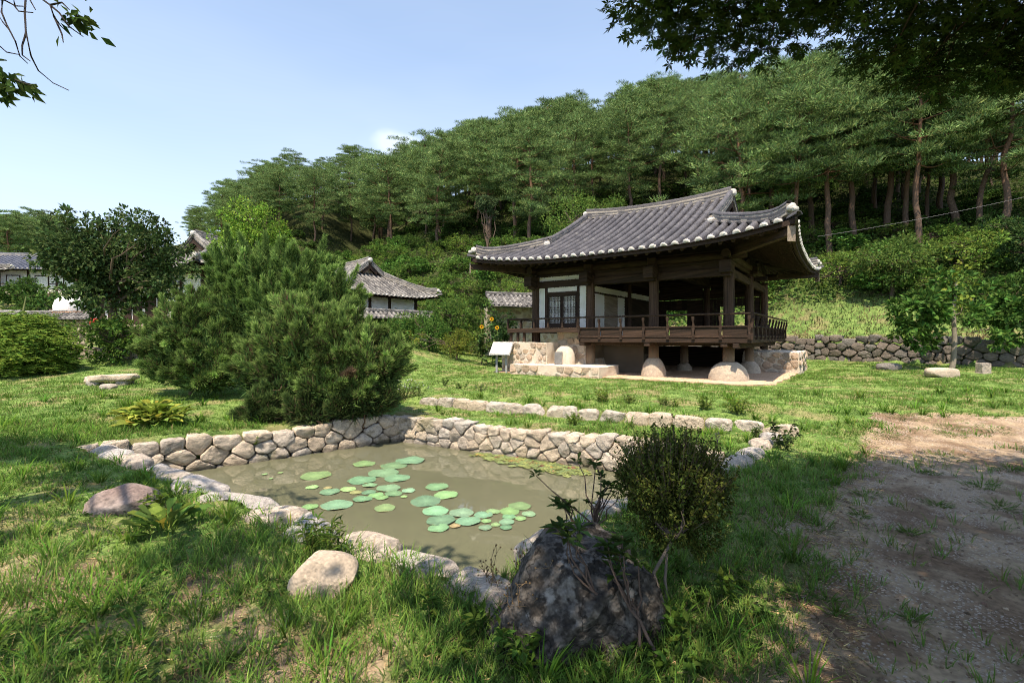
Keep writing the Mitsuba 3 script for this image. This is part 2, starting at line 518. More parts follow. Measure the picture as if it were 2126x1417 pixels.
def at(px, py, y0=1.5, y1=200):
    """The point of the ground seen in this direction from the eye."""
    Y = np.geomspace(y0, y1, 3000)
    X = (px - 1063) / 1000 * Y
    Z = EYE - (py - 699) / 1000 * Y
    g = ground_z(X, Y)
    i = int(np.argmax(Z <= g))
    return np.array([X[i], Y[i], g[i]])


def on(x, y, dz=0.0):
    return np.array([x, y, float(ground_z(np.array([x]), np.array([y]))[0]) + dz])


def dirt(x, y):
    """0 = lawn, 1 = bare soil."""
    d = sstep(-.5, .6, poly_sd(PATH, x, y))
    spots = meshkit.fbm(np.stack([x * .9, y * .9, x * 0 + 7], -1), 3, 11)
    near = (1 - sstep(2.6, 4.6, y + .25 * np.maximum(x, 0) - .06 * np.minimum(x, 0)))
    return np.clip(np.maximum(d, near * (.36 + 1.4 * (spots - .42))) + .0, 0, 1)


def axis_pts(lo, hi, step, far_lo, far_hi, growth=1.16):
    a = list(np.arange(lo, hi, step))
    s, x = step, a[-1]
    while x < far_hi:
        s *= growth
        x += s
        a.append(x)
    s, x, b = step, lo, []
    while x > far_lo:
        s *= growth
        x -= s
        b.append(x)
    return np.array(b[::-1] + a)


gx = axis_pts(-8.5, 6.5, .095, -900, 900, 1.045)
gy = axis_pts(1.6, 13.5, .095, -300, 1500, 1.05)
GX, GY = np.meshgrid(gx, gy, indexing='ij')
GZ = ground_z(GX, GY)
gv, gf = grid(np.stack([GX, GY, GZ], -1))
gmask = MB()
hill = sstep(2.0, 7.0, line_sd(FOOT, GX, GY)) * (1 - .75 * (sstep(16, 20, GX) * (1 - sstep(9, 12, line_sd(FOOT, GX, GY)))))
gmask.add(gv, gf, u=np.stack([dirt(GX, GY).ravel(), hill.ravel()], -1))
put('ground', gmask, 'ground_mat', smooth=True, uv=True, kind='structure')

# the bare earth path: its own sheet on the ground
pm = poly_sd(PATH, GX, GY) + 1.5 * (meshkit.fbm(np.stack([GX * 1.3, GY * 1.3, GX * 0], -1), 4, 21) - .5) > .05
pm &= (GX < 15) & (GY > -6.5)
cell = pm[:-1, :-1] & pm[1:, :-1] & pm[:-1, 1:] & pm[1:, 1:]
n_, m_ = GX.shape
ii, jj = np.nonzero(cell)
pq = np.stack([ii * m_ + jj, (ii + 1) * m_ + jj, (ii + 1) * m_ + jj + 1, ii * m_ + jj + 1], -1)
used, inv = np.unique(pq, return_inverse=True)
pv = gv[used] + [0, 0, .006]
put('dirt_path', (pv, np.vstack([inv.reshape(-1, 4)[:, [0, 1, 2]], inv.reshape(-1, 4)[:, [0, 2, 3]]])), 'path_mat', smooth=True, kind='structure', label='bare trodden earth path along the right side')

# water
wp = Polygon(POND).buffer(.22)
wv, wf = trimesh.creation.triangulate_polygon(wp, engine='earcut')
scene['murky_water'] = bumped({'type': 'plastic', 'int_ior': 1.33, 'diffuse_reflectance': proc(lambda p, n, uv: mix((.122, .126, .080), (.160, .163, .106), fbm(p.x * .8, p.y * .8, 0, 3)))},
                              lambda p, n, uv: fbm(p.x * 2.2, p.y * 4, 0, 2), 0.003, 4e-3)
put('pond_water', (np.c_[wv, np.full(len(wv), WATER_Z)], wf), 'murky_water', kind='structure', label='murky olive brown pond water')
# ------------------------------------------------------------------ stones, walls and boulders
def voronoi_cells(w, h, cols, rows, seed, aspect=1.25, jit=.38, relax=1):
    r = np.random.default_rng(seed)
    pts = []
    for j in range(rows):
        n = cols + (j % 2)
        for i in range(n):
            pts.append(((i + .5 - .5 * (j % 2) + r.uniform(-jit, jit)) * w / cols, (j + .5 + r.uniform(-jit, jit) * .8) * h / rows * aspect))
    B = sbox(0, 0, w, h * aspect)
    pts = [p for p in pts if -.2 * w / cols < p[0] < w * (1 + .2 / cols)]
    for k in range(relax + 1):
        g = shapely.voronoi_polygons(MultiPoint(pts), extend_to=B.buffer(1))
        cells = [c.intersection(B) for c in g.geoms]
        cells = [c for c in cells if c.area > 1e-4]
        pts = [(c.centroid.x, c.centroid.y) for c in cells]
    return [affinity.scale(c, 1, 1 / aspect, origin=(0, 0)) for c in cells]


def stone_poly(poly, gap, rad, k, depth, bulge, r):
    """A stone with this outline: (u, v, out) vertices and triangles; its back is left open."""
    p = poly.buffer(-gap - rad, join_style=2).buffer(rad)
    if p.is_empty or p.geom_type != 'Polygon' or p.area < 2e-4:
        return None
    ring = p.exterior
    a0 = r.uniform()
    pts = np.array([ring.interpolate(((i + a0) / k) % 1, normalized=True).coords[0] for i in range(k)])
    if not ring.is_ccw:
        pts = pts[::-1]
    c = pts.mean(0)
    tilt = r.normal(0, .16, 2)
    V = []
    for s, d in ((.92, -depth), (1, -.15 * bulge), (.985, .5 * bulge), (.91, .92 * bulge), (.45, 1.0 * bulge)):
        q = c + (pts - c) * s
        V.append(np.c_[q, np.full(k, d) + (d > 0) * ((q - c) @ tilt)])
    V = np.vstack(V + [np.array([[c[0], c[1], bulge * 1.02]])])
    F = []
    for lv in range(4):
        i = np.arange(k)
        F.append(np.stack([lv * k + i, lv * k + (i + 1) % k, (lv + 1) * k + (i + 1) % k], 1))
        F.append(np.stack([lv * k + i, (lv + 1) * k + (i + 1) % k, (lv + 1) * k + i], 1))
    i = np.arange(k)
    F.append(np.stack([4 * k + i, 4 * k + (i + 1) % k, i * 0 + 5 * k], 1))
    return V, np.vstack(F)


def stone_wall(holder, p0, p1, zb, zt, cols, rows, mat, seed, k=16, gap=.012, rad=.05, depth=.32, bulge=.075, lean=0.0, nz=.02, name='stone', top_jit=.03, aspect=1.25, limit=999):
    """Stones laid from p0 to p1 (seen from the outer side p0 is left); zb, zt: bottom and top height, numbers or functions of the share along the wall."""
    r = np.random.default_rng(seed)
    p0, p1 = np.array(p0, float), np.array(p1, float)
    L = np.linalg.norm(p1 - p0)
    e = (p1 - p0) / L
    n = np.array([e[1], -e[0]])
    fb = zb if callable(zb) else (lambda t: zb + 0 * t)
    ft = zt if callable(zt) else (lambda t: zt + 0 * t)
    H = float(np.mean(ft(np.linspace(0, 1, 9)) - fb(np.linspace(0, 1, 9))))
    rest = MB()
    for idx, c in enumerate(voronoi_cells(L, H, cols, rows, seed, aspect)):
        s = stone_poly(c, gap, rad * r.uniform(.6, 1.2), k, depth, bulge * r.uniform(.7, 1.25), r)
        if s is None:
            continue
        V, F = s
        t = V[:, 0] / L
        hi = c.bounds[3] > H * .97
        z = fb(t) + V[:, 1] / H * (ft(t) - fb(t)) + (r.uniform(-1, 1) * top_jit if hi else 0) * (V[:, 1] / H)
        out = V[:, 2] - lean * V[:, 1]
        W = np.stack([p0[0] + e[0] * V[:, 0] + n[0] * out, p0[1] + e[1] * V[:, 0] + n[1] * out, z], 1)
        W += (np.stack([meshkit.fbm(W * 9 + 31 * a, 3, a) for a in range(3)], 1) - .5) * 2 * nz
        m = MB().add(W, F, u=(r.uniform(), r.uniform()))
        if idx < limit:
            put(name, m, mat, holder, smooth=True, uv=True)
        else:
            rest.add(W, F, u=(r.uniform(), r.uniform()))
    if rest.n:
        put('stone_fill', rest, mat, holder, smooth=True, uv=True, kind='stuff')


def rock(size, seed, sub=3, cuts=7, e=.75, nz=.10, cut=(.72, .95)):
    r = np.random.default_rng(seed)
    m = trimesh.creation.icosphere(subdivisions=sub)
    v = np.array(m.vertices)
    v = np.sign(v) * np.abs(v) ** e
    for _ in range(cuts):
        d = norm(r.normal(0, 1, 3))
        h = r.uniform(*cut)
        k = v @ d - h
        v = v - np.where(k > 0, k * .92, 0)[:, None] * d
    o = r.uniform(0, 50, 3)
    v = v * (1 + nz * 2 * (meshkit.fbm(v * 1.6 + o, 4, seed)[:, None] - .5))
    v += nz * .35 * (np.stack([meshkit.fbm(v * 6 + o + 9 * a, 3, seed + a) for a in range(3)], 1) - .5)
    return v * np.asarray(size, float) / 2, np.array(m.faces)


def place(v, pos, yaw=0.0, tilt=0.0):
    c, s = math.cos(yaw), math.sin(yaw)
    ct, st = math.cos(tilt), math.sin(tilt)
    v = np.stack([v[:, 0] * ct + v[:, 2] * st, v[:, 1], -v[:, 0] * st + v[:, 2] * ct], 1)
    return np.stack([v[:, 0] * c - v[:, 1] * s, v[:, 0] * s + v[:, 1] * c, v[:, 2]], 1) + np.asarray(pos)


def put_rock(name, size, seed, pos, mat, yaw=0, tilt=0, parent=None, tone=None, label=None, cat=None, group=None, **kw):
    v, f = rock(size, seed, **kw)
    m = MB().add(place(v, pos, yaw, tilt), f, u=(np.random.default_rng(seed).uniform() if tone is None else tone, .5))
    return put(name, m, mat, parent, smooth=True, uv=True, label=label, cat=cat, group=group)


# pond walls (faces a little inside the pond's outline)
w1 = thing('pond_wall', 'left bank pond wall of rounded tan stones below the junipers', 'stone wall')
stone_wall(w1, (-6.45, 7.06), (-2.36, 10.33), WATER_Z - .25, lambda t: -.30 + .03 * np.sin(9 * t), 13, 4, 'pond_stone', 11, gap=.005, rad=.030, nz=.034, bulge=.062, top_jit=.04)
w2 = thing('pond_wall', 'far bank pond wall of polygonal pale stones facing the camera', 'stone wall')
stone_wall(w2, (-2.52, 10.36), (3.15, 7.12), WATER_Z - .25, lambda t: -.315 + .02 * np.sin(11 * t), 20, 5, 'pond_stone', 23, gap=.004, rad=.022, nz=.032, bulge=.052, top_jit=.03, aspect=1.1)

# low row of squared stones on the lawn behind the pond
er = thing('stone_edging', 'low row of squared stones across the lawn behind the pond', 'stone edging')
a, b = np.array([-2.25, 12.2]), np.array([4.55, 8.42])
t, k = 0.0, 0
L = np.linalg.norm(b - a)
rr = np.random.default_rng(5)
while t < L:
    w = rr.uniform(.32, .58)
    c = a + (b - a) / L * (t + w / 2) + rr.normal(0, .018, 2)
    if not (k in (4, 5) and False):
        put_rock('stone', (w * 1.06, .32, .36), 100 + k, (c[0], c[1], -.300 + rr.uniform(-.02, .02)), 'pond_stone', yaw=math.atan2((b - a)[1], (b - a)[0]) + rr.normal(0, .05), parent=er, sub=2, e=.42, nz=.06, cuts=3)
    t += w + rr.uniform(.0, .03)
    k += 1

# near bank: stones set along the water
pe = thing('pond_edge', 'line of weathered grey stones along the near bank of the pond', 'stone edging')
near = [(-5.95, 7.0, .55), (-5.45, 6.66, .5), (-4.95, 6.3, .55), (-4.42, 5.95, .5), (-3.95, 5.62, .55), (-3.42, 5.3, .7), (-2.78, 4.82, .85), (-2.12, 4.36, .62), (-1.72, 4.07, .5), (-1.12, 3.72, .72), (-.68, 3.42, .55), (-.22, 3.12, .5)]
for i, (x, y, w) in enumerate(near):
    put_rock('stone', (w * 1.16, w * .80, .38), 200 + i, (x, y - .03, -.395 + .02 * (i % 3)), 'edge_stone', yaw=-.62 + .2 * math.sin(i * 2.1), tilt=.05 * math.sin(i * 3.3), parent=pe, cuts=5, nz=.13, e=.7)
for i, (x, y, w) in enumerate([(-5.7, 7.0, .5), (-4.7, 6.3, .5), (-3.7, 5.6, .5), (-2.6, 4.9, .5), (-1.5, 4.15, .5), (-.6, 3.6, .5)]):
    put_rock('stone', (w * 1.3, .4, .4), 240 + i, (x + .06, y + .06, -.72), 'edge_stone', yaw=-.62, parent=pe, cuts=5, nz=.13, e=.7, sub=2)
pe2 = thing('pond_edge', 'line of grey stones on the right bank of the pond behind the round shrub', 'stone edging')
for i, (x, y, w) in enumerate([(4.25, 7.95, .55), (3.85, 7.45, .6), (3.42, 6.9, .62), (2.98, 6.38, .6), (2.45, 5.95, .6), (1.95, 5.5, .55), (1.45, 5.1, .55), (1.0, 4.72, .5), (.6, 4.32, .5), (.25, 3.85, .45)]):
    put_rock('stone', (w * 1.1, .36, .36), 260 + i, (x, y, -.40 + .02 * (i % 2)), 'edge_stone', yaw=.80 + .15 * math.sin(i), parent=pe2, cuts=5, nz=.13, e=.7)
    if 2 < i < 9:
        put_rock('stone', (w * 1.1, .36, .4), 280 + i, (x - .08, y + .08, -.75), 'edge_stone', yaw=.80, parent=pe2, cuts=5, nz=.13, e=.7, sub=2)

# single boulders
v, f = rock((1, 1, 1), 71, sub=5, cuts=0, e=.9, nz=.0)
R = np.random.default_rng(3)
for d, h in (((-.62, -.50, .50), .36), ((.45, -.75, .28), .41), ((.55, -.1, .75), .46), ((-.85, .2, .35), .36), ((.05, -.22, 1), .36), ((.9, .2, .1), .42), ((-.2, .9, .3), .38), ((-.95, -.25, -.1), .45), ((.15, -1, -.1), .40)):
    d = norm(np.array(d))
    kx = v @ d - h
    v = v - np.where(kx > 0, kx * .96, 0)[:, None] * d
v = v * (1 + .34 * (meshkit.fbm(v * 3 + 7, 4, 3)[:, None] - .5))
v += .075 * (np.stack([meshkit.fbm(v * 9 + 5 * a, 4, 60 + a) for a in range(3)], 1) - .5)
v = v * np.array([1.0, .95, .98])
v[:, 0] += .26 * v[:, 2]
put('boulder', MB().add(place(v, (.30, 2.74, -.20), .12), f, u=(.35, .5)), 'boulder_stone', smooth=True, uv=True, label='big dark lichen-streaked boulder in the shade at the near pond corner', cat='boulder')
p = at(660, 1235)
put_rock('boulder', (.40, .33, .27), 33, p + [0, .08, .065], 'pale_stone', yaw=.1, tilt=.10, cuts=6, e=.62, nz=.05, tone=.1, sub=4, label='small smooth pale boulder lying in the grass by the near bank', cat='boulder')
p = at(238, 1062)
put_rock('boulder', (.66, .5, .34), 36, p + [0, .08, .03], 'red_grey_stone', yaw=-.05, tilt=.12, cuts=6, nz=.12, tone=.62, sub=4, label='flattish reddish grey boulder in the grass on the left', cat='boulder')
p = at(1850, 768)
put_rock('boulder', (1.0, .6, .42), 41, p + [0, .1, .06], 'dark_stone', cuts=6, nz=.08, tone=.9, label='grey boulder in the shade at the foot of the dark stone wall', cat='boulder')
p = at(1955, 782)
put_rock('boulder', (1.05, .6, .42), 43, p + [0, .1, .08], 'pale_stone', cuts=5, e=.5, nz=.07, tone=.0, label='tan flat-topped boulder in front of the young magnolia trunk', cat='boulder')
p = at(800 - 560, 812)
put_rock('boulder', (.42, .3, .22), 45, at(224, 806) + [0, 0, .02], 'edge_stone', label='small grey stone in the grass below the stone bench', cat='boulder')

# stone bench: a rough slab on two blocks
sb = thing('stone_bench', 'rough pale stone slab bench on the left lawn', 'bench')
p = at(222, 800)
v, f = rock((1.42, .55, .20), 51, cuts=4, e=.45, nz=.06)
put('slab', MB().add(place(v, p + [0, .1, .20], .06, -.04), f, u=(.2, .5)), 'pale_stone', sb, smooth=True, uv=True)
for dx in (-.42, .42):
    v, f = rock((.34, .4, .26), 52 + int(dx > 0), cuts=4, e=.5)
    put('block', MB().add(place(v, p + [dx, .12, .06]), f, u=(.6, .5)), 'edge_stone', sb, smooth=True, uv=True)

# square stone marker at the far right
sm = thing('stone_marker', 'small square grey stone post at the foot of the dark wall', 'stone post')
p = at(2042, 775)
v, f = chamfer_box(-.16, .16, -.14, .14, -.1, .36, .02)
put('post', MB().add(v + p, f, u=(.6, .6)), 'edge_stone', sm, smooth=30)
v, f = chamfer_box(-.19, .19, -.17, .17, -.12, .03, .02)
put('foot', MB().add(v + p, f, u=(.3, .6)), 'edge_stone', sm, smooth=30)

# dark retaining wall on the right
rw = thing('retaining_wall', 'long dark fieldstone retaining wall at the foot of the right-hand slope', 'stone wall')


def wall_run(q0, q1, cols, seed, lim=999, ht=1.30):
    def g(t):
        return ground_z(q0[0] + (q1[0] - q0[0]) * t, q0[1] + (q1[1] - q0[1]) * t - .3) - .12
    stone_wall(rw, q0, q1, g, lambda t: g(t) + ht, cols, 4, 'dark_stone', seed, k=14, gap=.010, rad=.03, depth=.5, bulge=.085, nz=.04, top_jit=.10, limit=lim)


wall_run((15.2, 24.15), (23, 15.6), 24, 61)
wall_run((10.8, 28.55), (15.2, 24.15), 12, 62)
wall_run((3, 29.25), (10.8, 28.55), 14, 63)
wall_run((23, 15.6), (25.6, 12.9), 5, 64)

# low terrace kerb of the yard on the left
tw = thing('terrace_wall', 'low rough stone terrace wall below the yard on the left', 'stone wall')
q0, q1 = (-20.2, 15.9), (-11.4, 18.6)


def tb(t):
    return gz(q0[0] + (q1[0] - q0[0]) * t, q0[1] + (q1[1] - q0[1]) * t) - .25


stone_wall(tw, q0, q1, tb, lambda t: tb(t) + .75 + .06 * np.sin(17 * t), 20, 3, 'edge_stone', 66, k=10, depth=.35, bulge=.10, nz=.035, top_jit=.08)
# ------------------------------------------------------------------ tiled hip-and-gable roofs
class Frame:
    """A building's own axes: x along the front to the right, y to the back."""

    def __init__(s, ox, oy, oz, ax):
        s.o, s.a = np.array([ox, oy, oz], float), np.array(ax, float) / np.hypot(*ax)
        s.b = np.array([-s.a[1], s.a[0]])
        s.M = np.eye(4)
        s.M[:2, 0], s.M[:2, 1], s.M[:3, 3] = s.a, s.b, s.o

    def __call__(s, v):
        v = np.asarray(v, float)
        return np.stack([v[..., 0] * s.a[0] + v[..., 1] * s.b[0] + s.o[0], v[..., 0] * s.a[1] + v[..., 1] * s.b[1] + s.o[1], v[..., 2] + s.o[2]], -1)


class HipGable:
    def __init__(s, x0, x1, y0, y1, over, ze, zr, xr0, xr1, lift=.28, sag=.12, plan=.2, xover=0.0):
        x0, x1 = x0 - xover, x1 + xover
        s.x0, s.x1, s.y0, s.y1, s.over, s.ze, s.zr, s.xr0, s.xr1, s.lift, s.sag, s.plan = x0, x1, y0, y1, over, ze, zr, xr0, xr1, lift, sag, plan
        s.run = (y1 - y0) / 2 + over
        s.xc, s.yc = (x0 + x1) / 2, (y0 + y1) / 2
        s.hx, s.hy = (x1 - x0) / 2 + over, (y1 - y0) / 2 + over

    def eave(s, side, a):
        """Plan position of the eave line at coordinate a along it."""
        if side in 'fb':
            e = s.over + s.plan * np.abs((a - s.xc) / s.hx) ** 3
            return s.y0 - e if side == 'f' else s.y1 + e
        e = s.over + s.plan * np.abs((a - s.yc) / s.hy) ** 3
        return s.x0 - e if side == 'l' else s.x1 + e

    def height(s, side, a, f):
        u = np.abs((a - s.xc) / s.hx) if side in 'fb' else np.abs((a - s.yc) / s.hy)
        t = 1 - f / s.run
        z = s.zr - (s.zr - s.ze) * t - s.sag * 4 * t * (1 - t)
        return z + s.lift * np.minimum(u, 1.05) ** 3 * np.clip(t, 0, 1.05) ** 2 * (1 if side in 'fb' else .9 + .1 * u)

    def pt(s, side, a, f, dz=0.0):
        a, f = np.broadcast_arrays(np.asarray(a, float), np.asarray(f, float))
        e = s.eave(side, a)
        z = s.height(side, a, f) + dz
        if side == 'f':
            return np.stack([a, e + f, z], -1)
        if side == 'b':
            return np.stack([a, e - f, z], -1)
        if side == 'l':
            return np.stack([e + f, a, z], -1)
        return np.stack([e - f, a, z], -1)

    def fmax(s, side, a):
        """How far from the eave the slope goes up at a."""
        c = s.plan + s.over
        if side in 'fb':
            d = np.minimum(a - (s.x0 - c), (s.x1 + c) - a)
            full = (a >= s.xr0 - .02) & (a <= s.xr1 + .02)
            return np.where(full, s.run, np.clip(d, 0, s.run))
        d = np.minimum(a - (s.y0 - c), (s.y1 + c) - a)
        top = (s.x1 + c - s.xr1) if side == 'r' else (s.xr0 - (s.x0 - c))
        return np.clip(np.minimum(d, top + .15), 0, s.run)

    def span(s, side):
        c = s.plan + s.over
        return (s.x0 - c, s.x1 + c) if side in 'fb' else (s.y0 - c, s.y1 + c)

    def sheet(s, mb, dz, n=60, m=8, inner=0.0, u=(.5, .5), f0=0.0):
        for side in 'fbrl':
            lo, hi = s.span(side)
            segs = [(lo + .02, s.xr0 - .03), (s.xr0 - .02, s.xr1 + .02), (s.xr1 + .03, hi - .02)] if side in 'fb' else [(lo + .02, hi - .02)]
            for p, q in segs:
                a = np.linspace(p, q, n)
                fm = s.fmax(side, a)
                tt = np.linspace(0, 1, m)
                P = s.pt(side, a[:, None], f0 + np.maximum(fm - f0, 0)[:, None] * tt[None, :], dz)
                mb.add(*grid(P), u=u)


def half_tile(seg, r0, r1, L, th=.018):
    """A half-round cover tile lying along +y (downhill), crown up."""
    a = np.linspace(-.05, np.pi + .05, seg + 1)
    V = []
    for r, y in ((r0, 0), (r1, L)):
        V.append(np.stack([r * np.cos(a), a * 0 + y, r * np.sin(a)], 1))
    V.append(np.stack([(r1 - th) * np.cos(a), a * 0 + L, (r1 - th) * np.sin(a)], 1))
    v = np.vstack(V)
    n = seg + 1
    i = np.arange(seg)
    q = np.vstack([np.stack([i, i + n, i + n + 1, i + 1], 1), np.stack([i + n, i + 2 * n, i + 2 * n + 1, i + n + 1], 1)])
    return v, np.vstack([q[:, [0, 1, 2]], q[:, [0, 2, 3]]])


def ridge_run(mb, core, pts, w, layers, lh, tile_len=.31, r=None, capw=.10):
    """Stacked ridge tiles along a polyline, pale mortar showing between the courses, a half-round on top."""
    pts = np.asarray(pts, float)
    seg = np.r_[0, np.cumsum(np.linalg.norm(np.diff(pts, axis=0), axis=1))]
    n = max(2, int(seg[-1] / tile_len))

    def along(d):
        return np.stack([np.interp(d, seg, pts[:, k]) for k in range(3)], -1)
    for l in range(layers):
        off = r.uniform(0, 1)
        ww = w * (1.0 if l % 2 == 0 else .88) * (1 - .05 * l)
        for k in range(-1, n):
            d0, d1 = max(0, (k + off) * seg[-1] / n), min(seg[-1], (k + off + 1) * seg[-1] / n)
            if d1 - d0 < .03:
                continue
            A, B = along(d0 + .004), along(d1 - .004)
            t = norm(B - A)
            sd = norm(np.cross(t, [0, 0, 1.0])) * ww / 2 * r.uniform(.95, 1.05)
            up = np.array([0, 0, 1.0])
            z0, z1 = l * lh + r.uniform(-.003, .003), l * lh + lh * .70
            V = np.array([A - sd + up * z0, A + sd + up * z0, A - sd * .96 + up * z1, A + sd * .96 + up * z1, B - sd + up * z0, B + sd + up * z0, B - sd * .96 + up * z1, B + sd * .96 + up * z1])
            mb.add(V, [[0, 1, 3, 2], [4, 6, 7, 5], [0, 4, 5, 1], [2, 3, 7, 6], [0, 2, 6, 4], [1, 5, 7, 3]], u=(r.uniform(), r.uniform()))
    top = layers * lh
    P = along(np.linspace(0, seg[-1], n + 1))
    t = norm(np.gradient(P, axis=0))
    sd = norm(np.cross(t, [0, 0, 1.0]))
    a = np.linspace(0, np.pi, 7)
    for k in range(n):
        ring = [P[j][None] + np.array([0, 0, top])[None] + sd[j][None] * (capw * np.cos(a))[:, None] * s_ + np.stack([a * 0, a * 0, capw * .9 * np.sin(a) * s_], 1) for j, s_ in ((k, 1.0), (k + 1, .93))]
        V = np.vstack(ring)
        i = np.arange(6)
        mb.add(V, np.stack([i, i + 1, i + 8, i + 7], 1), u=(r.uniform(), r.uniform()))
    for k in range(n):
        V = []
        for j in (k, k + 1):
            for s_, z in ((-.455, -.08), (.455, -.08), (-.36, top - .01), (.36, top - .01)):
                V.append(P[j] + sd[j] * w * s_ + [0, 0, z])
        V = np.array(V)
        core.add(V, [[0, 1, 3, 2], [4, 6, 7, 5], [0, 4, 5, 1], [2, 3, 7, 6], [0, 2, 6, 4], [1, 5, 7, 3]])


def lump(mb, pos, size, seed, u=(.5, .5)):
    v, f = rock(size, seed, sub=2, cuts=2, e=.8, nz=.06)
    mb.add(v + np.asarray(pos), f, u=u)


def tiled_roof(owner, fr, rf, pitch, tile_r, tile_len, mat, r, part_tiles=0, ridge_w=.26, layers=5, lh=.055, caps_sides='fr', view=None, seg=8, rough=0.0):
    """Builds owner__roof and its tiles. part_tiles: how many cover tiles are entries of their own."""
    roof = key_of('roof', owner)
    pan, tiles, capsum = MB(), [], MB()
    for side in 'frbl':
        lo, hi = rf.span(side)
        nrow = int((hi - lo) / pitch)
        off = ((hi - lo) - nrow * pitch) / 2
        for k in range(nrow + 1):
            a = lo + off + k * pitch
            fm = float(rf.fmax(side, np.array(a)))
            # pans: the channel beside this cover row
            ac = a + pitch / 2
            if k < nrow:
                fc = float(rf.fmax(side, np.array(ac)))
                if fc > .25:
                    ns = max(2, int(fc / .16))
                    f_ = np.linspace(fc, -.03, ns + 1)
                    ff = np.stack([f_[:-1], f_[1:] - .008], 1).ravel()
                    dz = np.tile([0.0, .022], ns)
                    sx = np.linspace(-.5, .5, 5)
                    P = rf.pt(side, ac + sx[None, :] * pitch, ff[:, None], (dz[:, None] + .02 - .045 * (1 - (2 * sx[None, :]) ** 2)))
                    pan.add(*grid(P), u=(r.uniform(), r.uniform()))
            if fm < .22:
                continue
            f_hi = fm
            nt = max(1, int(round(f_hi / tile_len)))
            fs = np.linspace(f_hi, 0, nt + 1)
            for j in range(nt):
                A, B = rf.pt(side, a, fs[j], .030), rf.pt(side, a, fs[j + 1] - (.012 if j < nt - 1 else .03), .030)
                y = norm(B - A)
                e = rf.pt(side, a + .05, fs[j], .015) - A
                x = norm(e - y * (e @ y))
                if np.cross(x, y)[2] < 0:
                    x = -x
                z = np.cross(x, y)
                wob = rough * r.normal(0, 1, 3)
                M = np.eye(4)
                M[:3, 0], M[:3, 1], M[:3, 2], M[:3, 3] = x, y * np.linalg.norm(B - A) / tile_len, z, A + wob
                tiles.append((side, fr.M @ M))
            if side in caps_sides:
                A, B = rf.pt(side, a, .02, .04), rf.pt(side, a, -.05, .03)
                v, f = lump_cap(tile_r, k + ord(side))
                y = norm(B - A)
                e = rf.pt(side, a + .05, 0, .015) - rf.pt(side, a, 0, .015)
                x = norm(e - y * (e @ y))
                z = np.cross(x, y)
                if z[2] < 0:
                    x, z = -x, -z
                W = A + v[:, :1] * x + v[:, 1:2] * y + v[:, 2:] * z
                if part_tiles:
                    put('tile_end', (W, f), 'white_cap', roof, smooth=True, xf=fr)
                else:
                    capsum.add(W, f)
    put('pan_tile', pan, mat, roof, smooth=False, uv=True, xf=fr, kind='stuff')
    if capsum.n:
        put('tile_end', capsum, 'white_cap', roof, smooth=True, xf=fr, kind='stuff')
    tv, tf = half_tile(seg, tile_r * .965, tile_r, tile_len, .012)
    if view is not None:
        tiles.sort(key=lambda x: (x[0] not in 'fr', np.linalg.norm(x[1][:3, 3] - view)))
    kinds = []
    if part_tiles:
        for t in range(8):
            m = MB().add(tv, tf, u=((t + .5) / 8, r.uniform()))
            V, F, c, u = m.arrays()
            kinds.append(mikit.ply((V, F), mat, smooth=True, uv=u))
    rest = MB()
    for i, (side, M) in enumerate(tiles):
        if i < part_tiles:
            scene[key_of('cover_tile', roof)] = {**kinds[int(r.integers(8))], 'to_world': T(M)}
        else:
            rest.add(tv @ M[:3, :3].T + M[:3, 3], tf, u=(r.uniform(), r.uniform()))
    if rest.n:
        put('cover_tile_rows', rest, mat, roof, smooth=True, uv=True, kind='stuff')
    # ridges
    ridge, core = MB(), MB()

    def ends(pos, size, seed):
        w = MB()
        lump(w, pos, size, seed)
        put('ridge_end', w, 'white_cap', roof, smooth=True, xf=fr)
    xs = np.linspace(rf.xr0 - .02, rf.xr1 + .02, 17)
    u = (xs - rf.xc) / (rf.xr1 - rf.xr0) * 2
    main = np.stack([xs, xs * 0 + rf.yc, rf.zr - .05 + .17 * np.abs(u) ** 2.2], 1)
    ridge_run(ridge, core, main, ridge_w, layers, lh, r=r)
    c = rf.plan + rf.over
    for sx in (-1, 1):
        xr = rf.xr1 if sx > 0 else rf.xr0
        corner = (rf.x1 + c) if sx > 0 else (rf.x0 - c)
        fn = abs(corner - xr)
        ends(main[-1 if sx > 0 else 0] + [sx * .05, 0, .10], (.26, .30, .30), 300 + sx)
        for side in 'fb':
            sy = -1 if side == 'f' else 1
            f_ = np.linspace(rf.run - .12, fn - .15, 10)
            down = rf.pt(side, np.full(10, xr), f_, .04)
            ridge_run(ridge, core, down, ridge_w * .85, max(2, layers - 1), lh, r=r)
            ends(down[-1] + [0, sy * .05, .06], (.26, .22, .22), 310 + sx)
            # hip ridge to the corner
            g = np.linspace(fn + .05, .16, 14)
            x = corner - sx * g
            hip = rf.pt(side, x, g, .02)
            tt = np.linspace(0, 1, 14)
            hip[:, 2] += .05 + .13 * np.clip((tt - .8) / .2, 0, 1) ** 2
            ridge_run(ridge, core, hip, ridge_w * .85, max(2, layers - 1), lh, r=r)
            end = hip[-1]
            ends(end + [sx * .05, sy * .05, .10], (.22, .22, .22), 320 + sx)
            ends(end + [sx * .15, sy * .15, .02], (.16, .16, .13), 330 + sx)
            tipp = rf.pt(side, np.array(corner - sx * .02), np.array(.02), .05)
            v, f = half_tile(8, .085, .10, .34)
            d = norm(np.array([sx, sy, .18]))
            xx = norm(np.cross(d, [0, 0, 1]))
            zz = np.cross(xx, d)
            ridge.add(tipp - d * .2 + v[:, :1] * xx + v[:, 1:2] * d + v[:, 2:] * zz, f, u=(.3, .5))
    put('ridge', ridge, mat, roof, smooth=False, uv=True, xf=fr, kind='stuff')
    put('ridge_mortar', core, 'ridge_lime', roof, xf=fr)
